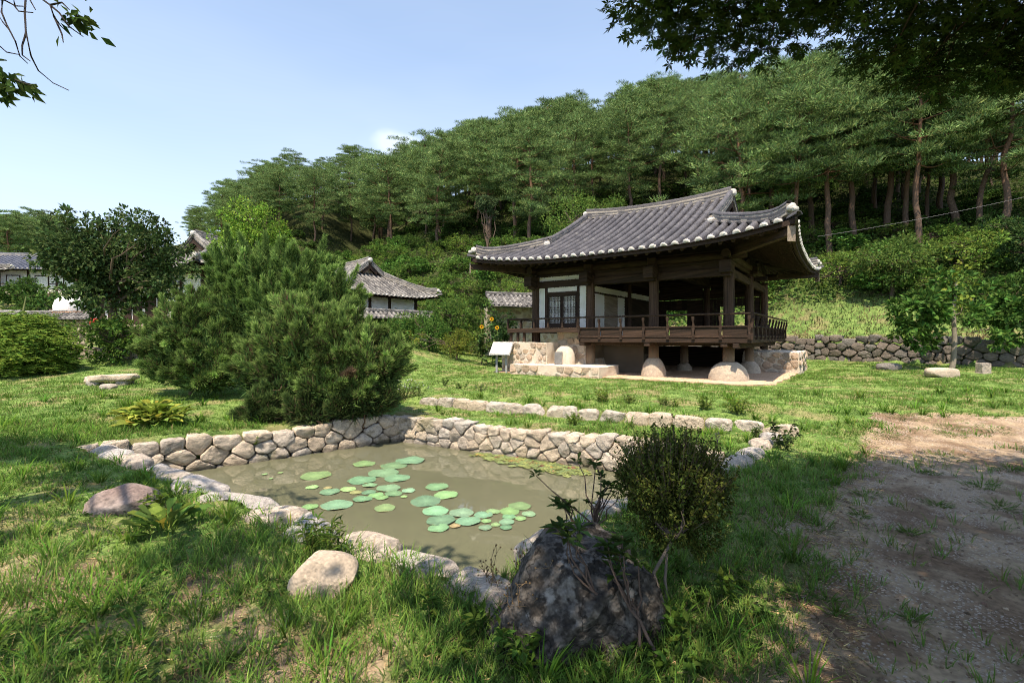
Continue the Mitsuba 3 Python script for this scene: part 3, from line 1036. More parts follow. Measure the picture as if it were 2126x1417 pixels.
    # gables
    for sx in (-1, 1):
        xr = (rf.xr1 - .30) if sx > 0 else (rf.xr0 + .30)
        xe = (rf.xr1 + .06) if sx > 0 else (rf.xr0 - .06)
        corner = (rf.x1 + c) if sx > 0 else (rf.x0 - c)
        fn = abs(corner - xr)
        zb = float(rf.height('r' if sx > 0 else 'l', rf.yc, fn))
        ys = np.linspace(-1, 1, 21) * (rf.run - fn - .12)
        f_ = rf.run - np.abs(ys)
        zt = rf.height('f', xr, f_) - .16
        G = np.stack([np.stack([ys * 0 + xr, rf.yc + ys, ys * 0 + zb - .05], 1), np.stack([ys * 0 + xr, rf.yc + ys, np.maximum(zt, zb - .045)], 1)], 0)
        put('gable', grid(G), rf.gable_mat, roof, xf=fr)
        for sy in (-1, 1):
            yy = np.linspace(0, sy * (rf.run - fn - .22), 12)
            zz = rf.height('f', xr, rf.run - np.abs(yy))
            A = np.stack([yy * 0 + xe, rf.yc + yy, zz - .05], 1)
            Bq = A - [0, 0, .26]
            Cq = Bq - [sx * .05, 0, 0]
            Dq = A - [sx * .05, 0, 0]
            put('bargeboard', grid(np.stack([A, Bq, Cq, Dq, A], 0)), 'wood_dark', roof, xf=fr)
    return roof


def lump_cap(r, seed):
    a = np.linspace(0, np.pi, 7)
    k = np.random.default_rng(seed)
    V = []
    for y, s in ((-.02, .97), (.055, 1.06), (.085, .75)):
        V.append(np.stack([r * s * np.cos(a), a * 0 + y + k.normal(0, .006, 7), r * s * np.sin(a) + k.normal(0, .005, 7) - .012], 1))
    V.append(np.array([[0, .09, r * .3]]))
    v = np.vstack(V)
    i = np.arange(6)
    f = np.vstack([np.stack([j * 7 + i, (j + 1) * 7 + i, (j + 1) * 7 + i + 1, j * 7 + i + 1], 1)[:, q] for j in (0, 1) for q in ([0, 1, 2], [0, 2, 3])] + [np.stack([14 + i, i * 0 + 21, 15 + i], 1), [[14, 20, 21]]])
    return v, f


# ------------------------------------------------------------------ the pavilion
PV = Frame(PAV_O[0], PAV_O[1], 0.0, AX)
pav = thing('pavilion', 'raised dark timber pavilion with a grey tiled roof and railed veranda', 'pavilion')
r = np.random.default_rng(17)
X1, X2, X3 = -2.38, -4.76, -7.14          # columns along the front, from the right end
Y1, Y2 = 3.65, 7.3                        # and along the side
RF = HipGable(X3 + .22, 0, 0, Y2, 1.86, 4.05, 6.66, -6.70, -.66, lift=.33, sag=.13, plan=.14, xover=-.03)
RF.gable_mat = 'wood_dark'
proof = tiled_roof(pav, PV, RF, .335, .102, .33, 'roof_tile', r, part_tiles=300, view=np.array([0, 0, EYE]))
under, fascia = MB(), MB()
RF.sheet(under, -.10, f0=.06)
put('roof_board', under, 'wood_dark', proof, xf=PV)
for side in 'fbrl':
    lo, hi = RF.span(side)
    aa = np.linspace(lo + .02, hi - .02, 50)
    fascia.add(*grid(np.stack([RF.pt(side, aa, .05, -.005), RF.pt(side, aa, .05, -.14), RF.pt(side, aa, .14, -.15)], 0)))
put('eave_board', fascia, 'wood_dark', proof, xf=PV)

# columns and base stones
ZC = 3.62
bases = {(0, 0): (.60, .58), (X1, 0): (.415, .66), (0, Y1): (.40, .46), (X2, 0): (.26, .30), (X3, 0): (.26, .3)}
for x in (X3, X2, X1, 0):
    for y in (0, Y1, Y2):
        short = x == X1 and y == Y1
        br, bh = bases.get((x, y), (.3, .34))
        if y == Y2:
            bh = .85
        q = .165 if y == 0 else .15
        n = 9
        zz = np.linspace(bh - .02, 1.08 if short else ZC, n)
        v, f = tube(np.stack([x + 0 * zz, y + 0 * zz, zz], 1), q * (1.06 - .10 * (zz - zz[0]) / (ZC - zz[0])), 16)
        put('column', MB().add(v, f, u=(r.uniform(), .5)), 'wood_post', pav, smooth=40 if False else True, uv=True, xf=PV)
        if y < Y2:
            h = bh
            prof = [(br, -.15), (br * 1.0, .02), (br * .97, h * .3), (br * .86, h * .6), (br * .68, h * .82), (br * .48, h * .96), (br * .40, h), (.001, h)]
            v, f = lathe(prof, 22)
            v = v * (1 + .05 * (meshkit.fbm(v * 3 + x, 3, 2)[:, None] - .5) * 2 * np.array([1, 1, 0])) + [x, y, 0]
            put('base_stone', MB().add(v, f, u=(.12, .5)), 'pale_stone', pav, smooth=True, uv=True, xf=PV)


def beam(x0, x1, y0, y1, z0, z1, name='beam', mat='wood_beam', b=.015, parent=None):
    v, f = chamfer_box(x0, x1, y0, y1, z0, z1, b)
    return put(name, MB().add(v, f, u=(r.uniform(), .5)), mat, parent or pav, uv=True, xf=PV)


bays = ((X3, X2), (X2, X1), (X1, 0))
for y in (0, Y2):
    for a, b in bays:
        beam(a + .15, b - .15, y - .07, y + .07, 3.28, 3.54)
        beam(a + .15, b - .15, y - .05, y + .05, 3.70, 3.80)
for x in (X3, 0):
    for a, b in ((0, Y1), (Y1, Y2)):
        beam(x - .07, x + .07, a + .15, b - .15, 3.28, 3.54)
        beam(x - .05, x + .05, a + .15, b - .15, 3.70, 3.80)
for x in (X2, X1):
    beam(x - .14, x + .14, -.30, Y2 + .3, 3.66, 4.02, 'cross_beam')
for x in (X3, X2, X1, 0):
    for y in (0, Y2):
        s = -1 if y == 0 else 1
        beam(x - .16, x + .16, y - .16, y + .16, 3.621, 3.72, 'bracket')
        beam(x - .06, x + .06, y + s * .16, y + s * .62, 3.44, 3.60, 'bracket')
        beam(x - .05, x + .05, y + s * .16, y + s * .42, 3.30, 3.432, 'bracket')
for y in (Y1,):
    for x, s in ((X3, -1), (0, 1)):
        beam(x - .16, x + .16, y - .16, y + .16, 3.621, 3.72, 'bracket')
        beam(x - 1.1 if s > 0 else x - .3, x + .3 if s > 0 else x + 1.1, y - .13, y + .13, 3.725, 4.0, 'cross_beam')
        beam(x + s * .16, x + s * .6, y - .06, y + .06, 3.44, 3.60, 'bracket')
for a, b, y in ((X3 - .5, .5, 0), (X3 - .5, .5, Y2)):
    v, f = tube([[a, y, 3.93], [(a + b) / 2, y, 3.93], [b, y, 3.93]], .13, 12)
    put('purlin', MB().add(v, f, u=(.4, .5)), 'wood_beam', pav, smooth=40, xf=PV)
for x in (X3, 0):
    v, f = tube([[x, -.5, 3.935], [x, Y1, 3.935], [x, Y2 + .5, 3.935]], .13, 12)
    put('purlin', MB().add(v, f, u=(.4, .5)), 'wood_beam', pav, smooth=40, xf=PV)
for a, b in bays:
    beam(a + .18, b - .18, Y2 - .02, Y2 + .02, 3.545, 3.695, 'infill_board', 'wood_dark', .002)
    beam(a + .18, b - .18, Y2 - .03, Y2 + .01, 3.81, 4.1, 'infill_board', 'wood_dark', .002)
    beam(a + .18, b - .18, -.02, .02, 3.81, 4.1, 'infill_board', 'wood_dark', .002)
    if a > -6:
        beam(a + .18, b - .18, -.02, .02, 3.545, 3.695, 'infill_board', 'wood_dark', .002)
# rafters
for side in 'frbl':
    lo, hi = RF.span(side)
    n = int((hi - lo) / .36)
    c0, c1 = (RF.x0, RF.x1) if side in 'fb' else (RF.y0, RF.y1)
    acc = MB()
    for k in range(n + 1):
        a = lo + .1 + k * (hi - lo - .2) / n
        ai = np.clip(a, c0 + .15 * (a - c0), c1 + .15 * (a - c1)) if (a < c0 or a > c1) else a
        ai = c0 + .12 * (a - c0) if a < c0 else (c1 + .12 * (a - c1) if a > c1 else a)
        P0 = RF.pt(side, a, .17, -.185)
        P1 = RF.pt(side, ai, min(RF.over + (.9 if c0 <= a <= c1 else .1), max(.4, float(RF.fmax(side, np.array(ai))) - .35)), -.20)
        v, f = tube([P0, (P0 + P1) / 2 + [0, 0, .0], P1], [.058, .066, .068], 8)
        m = MB().add(v, f, u=(r.uniform(), .5))
        if side in 'fr':
            put('rafter', m, 'wood_beam', pav, smooth=40, xf=PV)
        else:
            acc.add(v, f, u=(r.uniform(), .5))
    if acc.n:
        put('rear_rafter', acc, 'wood_beam', pav, smooth=40, xf=PV, kind='stuff')
for sx, sy in ((1, -1), (1, 1), (-1, -1), (-1, 1)):
    cx, cy = (0 if sx > 0 else X3), (0 if sy < 0 else Y2)
    P0 = np.array([cx - sx * .3, cy - sy * .3, 4.06])
    P1 = np.array([cx + sx * 1.84, cy + sy * 1.84, 4.20])
    d = norm(P1 - P0)
    sd = norm(np.cross(d, [0, 0, 1.0])) * .09
    V = []
    for P, h in ((P0, .24), (P1, .20)):
        for s1 in (-1, 1):
            for z in (0, -h):
                V.append(P + sd * s1 + [0, 0, z])
    put('hip_rafter', MB().add(np.array(V), BOXF, u=(.5, .5)), 'wood_beam', pav, xf=PV)
    # weathered end board on the hip rafter
    P2 = P1 + d * .012
    V = []
    for P in (P2, P2 + d * .03):
        for s1 in (-1.25, 1.25):
            for z in (.04, -.36):
                V.append(P + sd * s1 + [0, 0, z])
    put('rafter_end_board', MB().add(np.array(V), BOXF, u=(.7, .5)), 'wood_grey', pav, xf=PV)

# plaster strip above the head beam
for a, b in ((X3, X2),):
    beam(a + .18, b - .18, -.02, .02, 3.545, 3.70, 'plaster_panel', 'plaster', .002)

# deck of the hall, right three quarters
ov = .71
for k in range(25):
    y0 = -ov + .02 + k * (Y2 + ov - .1) / 25
    beam(X2 + .02, ov - .06, y0, y0 + (Y2 + ov - .1) / 25 - .012, 1.27, 1.33, 'floor_board', b=.004)
for x in (X2, X1, 0):
    beam(x - .10, x + .10, -ov, Y2 + .1, 1.06, 1.262, 'floor_beam')
for y in (0, Y1, Y2):
    beam(X2 + .12, X1 - .12, y - .09, y + .09, 1.08, 1.26, 'floor_beam')
    beam(X1 + .12, -.12, y - .09, y + .09, 1.08, 1.26, 'floor_beam')
beam(X2 - .1, ov, -ov - .03, -ov + .05, 1.18, 1.345, 'deck_edge')
beam(ov - .05, ov + .03, -ov + .055, Y2 + .6, 1.18, 1.345, 'deck_edge')
beam(ov * .5 - .08, ov * .5 + .08, -ov - .16, Y2, 1.02, 1.172, 'floor_beam')


def railing(p0, p1, z0, panel, nposts, name, zt=2.06, plain=False):
    """Boards, swelling posts and a round handrail; the outside is on the right of p0 -> p1."""
    rail = key_of('railing', pav)
    p0, p1 = np.array(p0, float), np.array(p1, float)
    L = np.linalg.norm(p1 - p0)
    e = (p1 - p0) / L
    n = np.array([e[1], -e[0]])

    def W(al, out, z):
        return np.stack([p0[0] + e[0] * al + n[0] * out, p0[1] + e[1] * al + n[1] * out, z + 0 * al], -1)

    def bx(nm, a0, a1, o0, o1, za, zb, mat='wood_beam'):
        v, f = chamfer_box(a0, a1, o0, o1, za, zb, .006)
        put(nm, MB().add(W(v[:, 0], v[:, 1], v[:, 2]), f, u=(r.uniform(), .5)), mat, rail, uv=True, xf=PV)
    if panel:
        bx('lower_rail', 0, L, -.03, .05, z0, z0 + .06)
        bx('upper_rail', 0, L, -.03, .05, z0 + panel - .05, z0 + panel)
        for k in range(nposts - 1):
            a0, a1 = L * k / (nposts - 1) + .04, L * (k + 1) / (nposts - 1) - .04
            bx('panel', a0, a1, -.012, .012, z0 + .06, z0 + panel - .05)
    for k in range(nposts):
        a = L * k / (nposts - 1)
        z = np.linspace(0, 1, 9)
        if plain:
            prof, wd = 0 * z + .0, 0 * z + .028
        else:
            prof = .045 + .05 * z ** 2 + .012 * np.sin(z * 9)
            wd = .036 + .014 * np.sin(z * 14 + 1) - .008 * z
        zz = z0 - (.06 if not plain else 0) + z * (zt - z0 - .0)
        V = []
        for s_ in (-1, 1):
            for o_ in (-.035, .035):
                V.append(np.stack([np.full(9, a) + s_ * wd, prof + o_ * (1.2 - .4 * z), zz], 1))
        V = np.stack([V[0], V[2], V[3], V[1], V[0]], 0)
        q = W(V[..., 0], V[..., 1], V[..., 2])
        put('post', MB().add(*grid(q), u=(r.uniform(), .5)), 'wood_dark', rail, uv=True, smooth=False, xf=PV)
    ex = .12
    xs = np.linspace(-ex * .3, L + ex * .3, 5)
    v, f = tube(W(xs, np.full(5, .10 if not plain else 0.0), np.full(5, zt)), .03, 8)
    put('handrail', MB().add(v, f, u=(.6, .5)), 'wood_beam', rail, smooth=40, uv=False, xf=PV)


railing((X2 - .08, -ov), (ov, -ov), 1.345, .36, 8, 'front')
railing((ov, -ov), (ov, Y2 + .55), 1.345, .36, 11, 'side')
# left veranda in front of the heated room
for k in range(5):
    beam(-8.00, X2 - .1, -ov + k * .138, -ov + k * .138 + .132, 1.60, 1.655, 'floor_board', b=.004)
beam(-8.02, X2 - .1, -ov - .05, -ov - .002, 1.53, 1.70, 'deck_edge')
beam(-8.04, -7.98, -ov + .0, 7.0, 1.53, 1.70, 'deck_edge')
for k in range(6):
    beam(-7.97, -7.34, .03 + k * 1.12, .03 + k * 1.12 + 1.11, 1.60, 1.655, 'floor_board', b=.004)
railing((-8.00, -ov - .02), (X2 - .15, -ov - .02), 1.70, 0, 6, 'left', plain=True)
railing((-8.01, 6.9), (-8.01, -ov), 1.70, 0, 9, 'left side', plain=True)
for x in (-7.93, -7.6, -7.3):
    beam(x - .05, x + .05, -ov + .05, -ov + .15, 1.15, 1.53, 'deck_post')

# walls of the heated room
beam(-6.98, -6.70, -.03, .03, 1.72, 3.28, 'plaster_panel', 'plaster', .003)
beam(-5.19, -4.92, -.03, .03, 1.72, 3.28, 'plaster_panel', 'plaster', .003)
beam(-6.58, -5.30, -.03, .03, 3.10, 3.28, 'plaster_panel', 'plaster', .003)
beam(-6.70, -6.58, -.06, .06, 1.72, 3.28, 'jamb', 'wood_dark')
beam(-5.30, -5.19, -.06, .06, 1.72, 3.28, 'jamb', 'wood_dark')
beam(-6.58, -5.30, -.06, .06, 3.0, 3.10, 'lintel', 'wood_dark')
beam(-6.98, -4.92, -.07, .07, 1.60, 1.72, 'door_sill', 'wood_dark')
door = key_of('door', pav)
for k, (a, b) in enumerate(((-6.57, -5.95), (-5.94, -5.31))):
    put('leaf', box_v(a + .03, b - .03, -.005, .005, 1.76, 2.97), 'paper', door, xf=PV)
    fr_ = MB()
    for x0, x1, z0, z1 in ((a, a + .06, 1.73, 3.0), (b - .06, b, 1.73, 3.0), (a + .06, b - .06, 1.73, 1.90), (a + .06, b - .06, 2.92, 3.0)):
        fr_.add(*box_v(x0, x1, -.04, -.006, z0, z1), u=(.4, .5))
    put('leaf_frame', fr_, 'wood_dark', door, uv=True, xf=PV)
    for j in range(8):
        x = a + .06 + (b - a - .12) * (j + .5) / 8
        put('lattice_bar', box_v(x - .008, x + .008, -.028, -.008, 1.90, 2.92), 'wood_dark', door, xf=PV)
    for z in (1.96, 2.03, 2.33, 2.41, 2.49, 2.76, 2.84):
        put('lattice_bar', box_v(a + .06, b - .06, -.034, -.029, z - .008, z + .008), 'wood_dark', door, xf=PV)
for x in (-5.90, -5.99):
    v, f = trimesh.creation.torus(.03, .006, 12, 6).vertices, None
    t_ = trimesh.creation.torus(.03, .006, 12, 6)
    put('handle', (np.array(t_.vertices)[:, [0, 2, 1]] + [x, -.05, 2.3], np.array(t_.faces)[:, ::-1]), 'wood_dark', door, xf=PV)
# partition between room and hall (x = -5)
for y0, y1, z0, z1, m in ((.17, 1.15, 1.34, 3.0, 'plaster'), (2.50, 3.2, 1.34, 3.0, 'plaster'), (.17, 7.15, 3.06, 3.28, 'plaster')):
    beam(X2 - .03, X2 + .03, y0, y1, z0, z1, 'plaster_panel', m, .003)
beam(X2 - .04, X2 + .02, 1.16, 2.49, 1.34, 3.0, 'sliding_door', 'wood_grey')
beam(X2 - .04, X2 + .02, 3.85, 7.15, 1.34, 3.0, 'sliding_door', 'wood_dark')
beam(X2 - .06, X2 + .06, 3.2, 3.49, 1.34, 3.0, 'plaster_panel', 'wood_dark')
beam(X2 - .07, X2 + .07, .16, 7.16, 3.0, 3.06, 'lintel', 'wood_dark')
# left and back walls
beam(X3 - .04, X3 + .02, .15, 7.15, 1.6, 3.28, 'plaster_panel', 'plaster', .003)


def planks(x0, x1, z0, z1, n, horizontal=False):
    for k in range(n):
        a = x0 + (x1 - x0) * k / n
        beam(a + .004, a + (x1 - x0) / n - .004, Y2 - .03, Y2 + .01, z0, z1, 'wall_plank', 'wood_dark', .004)


planks(X3 + .15, X2 - .15, 1.6, 3.28, 8)
planks(X2 + .15, -4.25, 1.34, 3.12, 4)
planks(-3.27, X1 - .15, 1.34, 3.12, 2)
planks(-4.25, -3.27, 2.62, 3.12, 4)
planks(X1 + .15, -1.80, 1.34, 3.12, 3)
planks(-.62, -.15, 1.34, 3.12, 2)
planks(-1.80, -.62, 2.75, 3.12, 5)
for a, b in ((X2 + .15, X1 - .15), (X1 + .15, -.15)):
    beam(a, b, Y2 - .06, Y2 + .05, 3.14, 3.277, 'lintel', 'wood_dark')
beam(-4.27, -3.25, Y2 - .07, Y2 + .07, 1.34, 1.44, 'window_sill', 'wood_dark')
beam(-1.82, -.6, Y2 - .07, Y2 + .07, 1.34, 1.44, 'window_sill', 'wood_dark')

# floor slab of earth and the mortared stonework underneath
sl = MB()
out = np.array([(-8.3, -1.2), (-3.9, -1.3), (.86, -1.34), (1.3, -.6), (1.5, 5.2), (1.4, 7.6), (-8.3, 7.6)])
sv, sf = trimesh.creation.triangulate_polygon(Polygon(out).buffer(.05).segmentize(.3), engine='earcut')
sn = len(sv)
edge = trimesh.creation.extrude_polygon(Polygon(out).buffer(.05).segmentize(.3), .13, engine='earcut')
ev = np.array(edge.vertices)
ev[:, :2] += (np.stack([meshkit.fbm(ev * 2 + 7 * k, 3, k) for k in range(2)], 1) - .5) * .22
put('earth_floor', (ev + [0, 0, -.105], np.array(edge.faces)), 'clay', pav, xf=PV)
stw = key_of('stonework', pav)


def masonry(x0, x1, y, z0, z1, cols, rows, seed, ax='x', depth=.3, protr=.028, lean=0.0, back=None):
    """Fieldstones bedded in pale mortar: the block is mortar, the stones stand slightly proud of it."""
    if ax == 'x':
        blk = box_v(x0, x1, y, y + (back or depth), z0, z1)
    else:
        blk = box_v(y - (back or depth), y, x0, x1, z0, z1)
    m = trimesh.Trimesh(*[np.array(q) for q in (blk[0], np.vstack([BOXF[:, [0, 1, 2]], BOXF[:, [0, 2, 3]]]))], process=False).subdivide().subdivide().subdivide()
    mv = np.array(m.vertices)
    mv += (np.stack([meshkit.fbm(mv * 2.5 + 11 * k, 3, seed + k) for k in range(3)], 1) - .5) * .09
    put('mortar_bed', (mv, np.array(m.faces)), 'mortar', stw, smooth=50, xf=PV)
    q = np.random.default_rng(seed)
    for c in voronoi_cells(x1 - x0, z1 - z0, cols, rows, seed, 1.2):
        if q.uniform() < .12:
            continue
        s = stone_poly(c, .012, .025 * q.uniform(.7, 1.4), 12, .05, protr * q.uniform(.4, 1.2), q)
        if s is None:
            continue
        V, F = s
        c0 = V[:, :2].mean(0)
        V[:, :2] = c0 + (V[:, :2] - c0) * q.uniform(.82, 1.02)
        V[:, 2] += .02
        if ax == 'x':
            W = np.stack([x0 + V[:, 0], y - V[:, 2], z0 + V[:, 1]], 1)
        else:
            W = np.stack([y + V[:, 2], x0 + V[:, 0], z0 + V[:, 1]], 1)
        put('stone', MB().add(W, F, u=(q.uniform(), q.uniform())), 'bed_stone', stw, smooth=True, uv=True, xf=PV)


masonry(-8.10, -6.05, -1.0, -.15, 1.16, 8, 6, 71, back=1.0)
masonry(-7.3, -3.68, -1.55, -.15, .36, 10, 2, 72, back=1.6)
masonry(-6.1, -4.92, -.10, .3, 1.58, 4, 5, 73, back=.3)
masonry(-.1, 6.9, -4.68, -.1, .55, 10, 3, 74, ax='y', depth=.3)
masonry(-.35, 1.55, 4.42, -.1, .80, 5, 4, 75, back=2.9)
beam(-4.66, -.36, 6.6, 6.7, -.05, .93, 'foundation_wall', 'wood_dark', .01)  # dark panel put in; its colour carries the darkness under the deck
masonry(4.5, 7.4, 1.56, -.1, .79, 5, 4, 76, ax='y', depth=.3)
beam(X2 - .06, X2 + .06, .1, 7.1, .56, 1.2, 'plaster_panel', 'shaded_plaster', .01)
beam(-4.8, -3.1, 1.0, 1.08, .02, 1.1, 'plaster_panel', 'shaded_plaster', .01)  # recessed underfloor wall, deck shade carried by its darker material
# fireplace: a rounded clay hood with a metal hatch
v, f = lathe([(.36, 0), (.37, .2), (.35, .42), (.27, .60), (.14, .69), (.001, .71)], 20)
v = v * (1 + .06 * (meshkit.fbm(v * 4, 3, 4)[:, None] - .5)) * [1.08, .8, 1]
hood = put('fireplace', (v + [-5.50, -.62, .33], f), 'mortar', pav, smooth=True, xf=PV)
v, f = chamfer_box(-.17, .13, -.03, .03, 0, .46, .01)
cc, ss = math.cos(-.10), math.sin(-.10)
v = np.stack([v[:, 0], v[:, 1] * cc - v[:, 2] * ss, v[:, 1] * ss + v[:, 2] * cc], 1)
scene['sheet_metal'] = principled(proc(lambda p, n, uv: mix((.22, .21, .20), (.42, .40, .38), fbm(p.x * 9, p.y * 9, p.z * 9, 3))), .45, .5, metallic=.6)
put('hatch', (v + [-5.55, -.985, .37], f), 'sheet_metal', pav, xf=PV)
labels[list(k for k in scene if k.startswith('pavilion__hatch'))[0]] = {'label': 'grey sheet metal fire hatch'}

# information board in front
sg = thing('sign_board', 'slanted white information board on two grey posts before the stonework', 'sign')
p = on(-.42, 18.5)
v, f = chamfer_box(-.40, .40, -.30, .30, -.02, .02, .006)
t_ = .85
v = np.stack([v[:, 0], v[:, 1] * math.cos(t_) - v[:, 2] * math.sin(t_), v[:, 1] * math.sin(t_) + v[:, 2] * math.cos(t_)], 1)
SG = Frame(p[0], p[1], p[2], (.93, -.36))
scene['white_board'] = principled({'type': 'rgb', 'value': [.78, .77, .74]}, .5, .4)
scene['grey_metal'] = principled({'type': 'rgb', 'value': [.30, .31, .32]}, .5, .4)
put('board', (v + [0, 0, .95], f), 'white_board', sg, xf=SG)
v, f = chamfer_box(-.43, .43, -.33, .33, -.035, -.021, .004)
v = np.stack([v[:, 0], v[:, 1] * math.cos(t_) - v[:, 2] * math.sin(t_), v[:, 1] * math.sin(t_) + v[:, 2] * math.cos(t_)], 1)
put('board_frame', (v + [0, 0, .95], f), 'grey_metal', sg, xf=SG)
for s_ in (-.2, .2):
    put('leg', chamfer_box(s_ - .04, s_ + .04, .02, .08, -.15, .94, .008), 'grey_metal', sg, xf=SG)
# ------------------------------------------------------------------ the other houses and yard walls
def hanok(name, label, fr, x1, y1, ze, zr, over, inset, seed, posts_front, posts_side, base=.5, gable='gable_plaster', pitch=.30, sides='fr', lift=.25, wall_mat='plaster', roof_mat='old_tile'):
    """A small tiled house: front along x from 0 to x1, depth y1; walls with posts, rails and plaster panels."""
    h = thing(name, label, 'house')
    r = np.random.default_rng(seed)
    rf = HipGable(0, x1, 0, y1, over, ze, zr, inset, x1 - inset, lift=lift, sag=.12, plan=.1)
    rf.gable_mat = gable
    roof = tiled_roof(h, fr, rf, pitch, .075, .30, roof_mat, r, part_tiles=0, ridge_w=.24, layers=5, lh=.05, seg=5, rough=.006)
    u = MB()
    rf.sheet(u, -.09, n=24, m=5, f0=.05)
    put('roof_board', u, 'wood_dark', roof, xf=fr)

    def b(nm, x0, xx1, y0, yy1, z0, z1, mat='wood_beam', bv=.008):
        v, f = chamfer_box(x0, xx1, y0, yy1, z0, z1, bv)
        return put(nm, MB().add(v, f, u=(r.uniform(), .5)), mat, h, uv=True, xf=fr)
    b('stone_base', -.5, x1 + .5, -.5, y1 + .5, -1.2, base, 'mortar', .05)
    zt = ze + .10
    for side, posts, yy in (('f', posts_front, 0), ('b', posts_front, y1)):
        for k, p in enumerate(posts):
            b('post', p - .09, p + .09, yy - .09, yy + .09, base, zt)
        for p, q in zip(posts[:-1], posts[1:]):
            b('plaster_panel', p + .09, q - .09, yy - .03, yy + .03, base + .1, zt - .15, wall_mat)
            b('head_beam', p + .09, q - .09, yy - .06, yy + .06, zt - .15, zt)
            b('rail', p + .09, q - .09, yy - .055, yy + .055, base + 1.0, base + 1.1)
    for xx, s in ((0, -1), (x1, 1)):
        for p, q in zip(posts_side[:-1], posts_side[1:]):
            b('plaster_panel', xx - .03, xx + .03, p + .09, q - .09, base + .1, zt - .15, wall_mat)
            b('head_beam', xx - .06, xx + .06, p + .09, q - .09, zt - .15, zt)
            b('rail', xx - .055, xx + .055, p + .09, q - .09, base + 1.35, base + 1.45)
        for p in posts_side[1:-1]:
            b('post', xx - .085, xx + .085, p - .085, p + .085, base, zt)
    acc = MB()
    for side in 'frbl':
        lo, hi = rf.span(side)
        for a in np.arange(lo + .2, hi - .1, .4):
            c0, c1 = (0, x1) if side in 'fb' else (0, y1)
            ai = np.clip(a, c0, c1)
            v, f = tube([rf.pt(side, a, .15, -.15), rf.pt(side, ai, over + .1, -.17)], .05, 6)
            acc.add(v, f, u=(r.uniform(), .5))
    put('rafters', acc, 'wood_beam', h, xf=fr, kind='stuff')
    return h, b, rf


scene['gable_plaster'] = principled(proc(lambda p, n, uv: mix((.42, .33, .23), (.56, .46, .35), fbm(p.x * 4, p.y * 4, p.z * 4, 4))), .95, .1)
# house with the gable end towards the pond
HM = Frame(-15.9, 31.9, .75, (.808, -.589))
hm, b, _ = hanok('house', 'old tiled house with a tan gable end beyond the ivy wall', HM, 8.3, 5.0, 3.02, 5.15, 1.05, 1.35, 31, [0, 2.1, 4.2, 6.2, 8.3], [0, 1.45, 2.9, 5.0], base=.35)

# house behind the broad-leaved tree
HL = Frame(-15.3, 23.9, 1.28, (.42, .907))
hl, b, _ = hanok('house', 'white-walled tiled house half hidden behind the leaning tree and the junipers', HL, 9.0, 5.2, 3.35, 5.45, 1.05, 1.2, 32, [0, 2.2, 4.4, 6.6, 9.0], [0, 1.7, 3.4, 5.2], base=.45)
HB = Frame(-21.3, 24.6, 1.28, (.985, .17))
hb, b, _ = hanok('house', 'low wing with dark doors and a plank porch under the leaning tree', HB, 5.2, 3.6, 2.75, 4.2, .8, .9, 33, [0, 1.3, 2.6, 3.9, 5.2], [0, 1.8, 3.6], base=.55)
b('porch_floor', -.1, 5.3, -.95, -.1, .60, .70, 'wood_grey')
for k in range(9):
    b('porch_door', .06 + k * .57, .06 + k * .57 + (.50 if k % 3 else .42), -.075, -.03, .72, 2.2, 'wood_dark')
acc = np.random.default_rng(8)
for k in range(46):
    x = -.05 + 5.3 * k / 46
    t = acc.uniform(.10, .16)
    v, f = tube([[x, -.98 + acc.uniform(-.04, .04), acc.uniform(-.05, .0)], [x + acc.normal(0, .02), -.95, .55 + acc.uniform(-.08, .03)]], t * .5, 6)
    put('firewood_log', MB().add(v, f, u=(acc.uniform(), .5)), 'wood_grey', hb, uv=True, xf=HB)
# red and white can on the porch
rc = thing('paint_can', 'small red and white can standing on the porch edge', 'can')
v, f = lathe([(.001, 0), (.17, 0), (.18, .05), (.18, .30), (.001, .30)], 14)
cp_ = HB(np.array([[.35, -.62, .70]]))[0]
put('body', MB().add(v + cp_, f, c=(.55, .02, .02)), 'paint', rc, smooth=40, col=True)
v, f = lathe([(.001, .301), (.13, .301), (.15, .36), (.11, .46), (.001, .50)], 14)
put('lid', MB().add(v + cp_, f, c=(.7, .66, .66)), 'paint', rc, smooth=40, col=True)

# far house with the smooth blue-grey roof
HF = Frame(-58.5, 47.0, 5.3, (.995, .10))
hf, b, _ = hanok('house', 'distant long house with a smooth blue-grey tiled roof at the left edge', HF, 18, 6, 2.7, 4.6, 1.0, 1.3, 34, [0, 2.6, 5.2, 7.8, 10.4, 13, 15.5, 18], [0, 3, 6], base=.3, pitch=.42, wall_mat='plaster', roof_mat='blue_tile')
for x in (5.4, 8.0, 10.6, 13.2):
    b('window', x + .4, x + 1.7, -.08, -.035, .9, 2.2, 'wood_dark')
    b('pane', x + .5, x + 1.6, -.09, -.081, 1.0, 2.1, 'paper')
HG = Frame(-56.0, 43.4, 5.0, (.97, -.24))
hg, b, _ = hanok('gate_house', 'small tiled gatehouse in front of the distant blue-grey roof', HG, 7.5, 3.2, 2.5, 3.8, .8, .7, 35, [0, 2.5, 5, 7.5], [0, 1.6, 3.2], base=.2, pitch=.36)


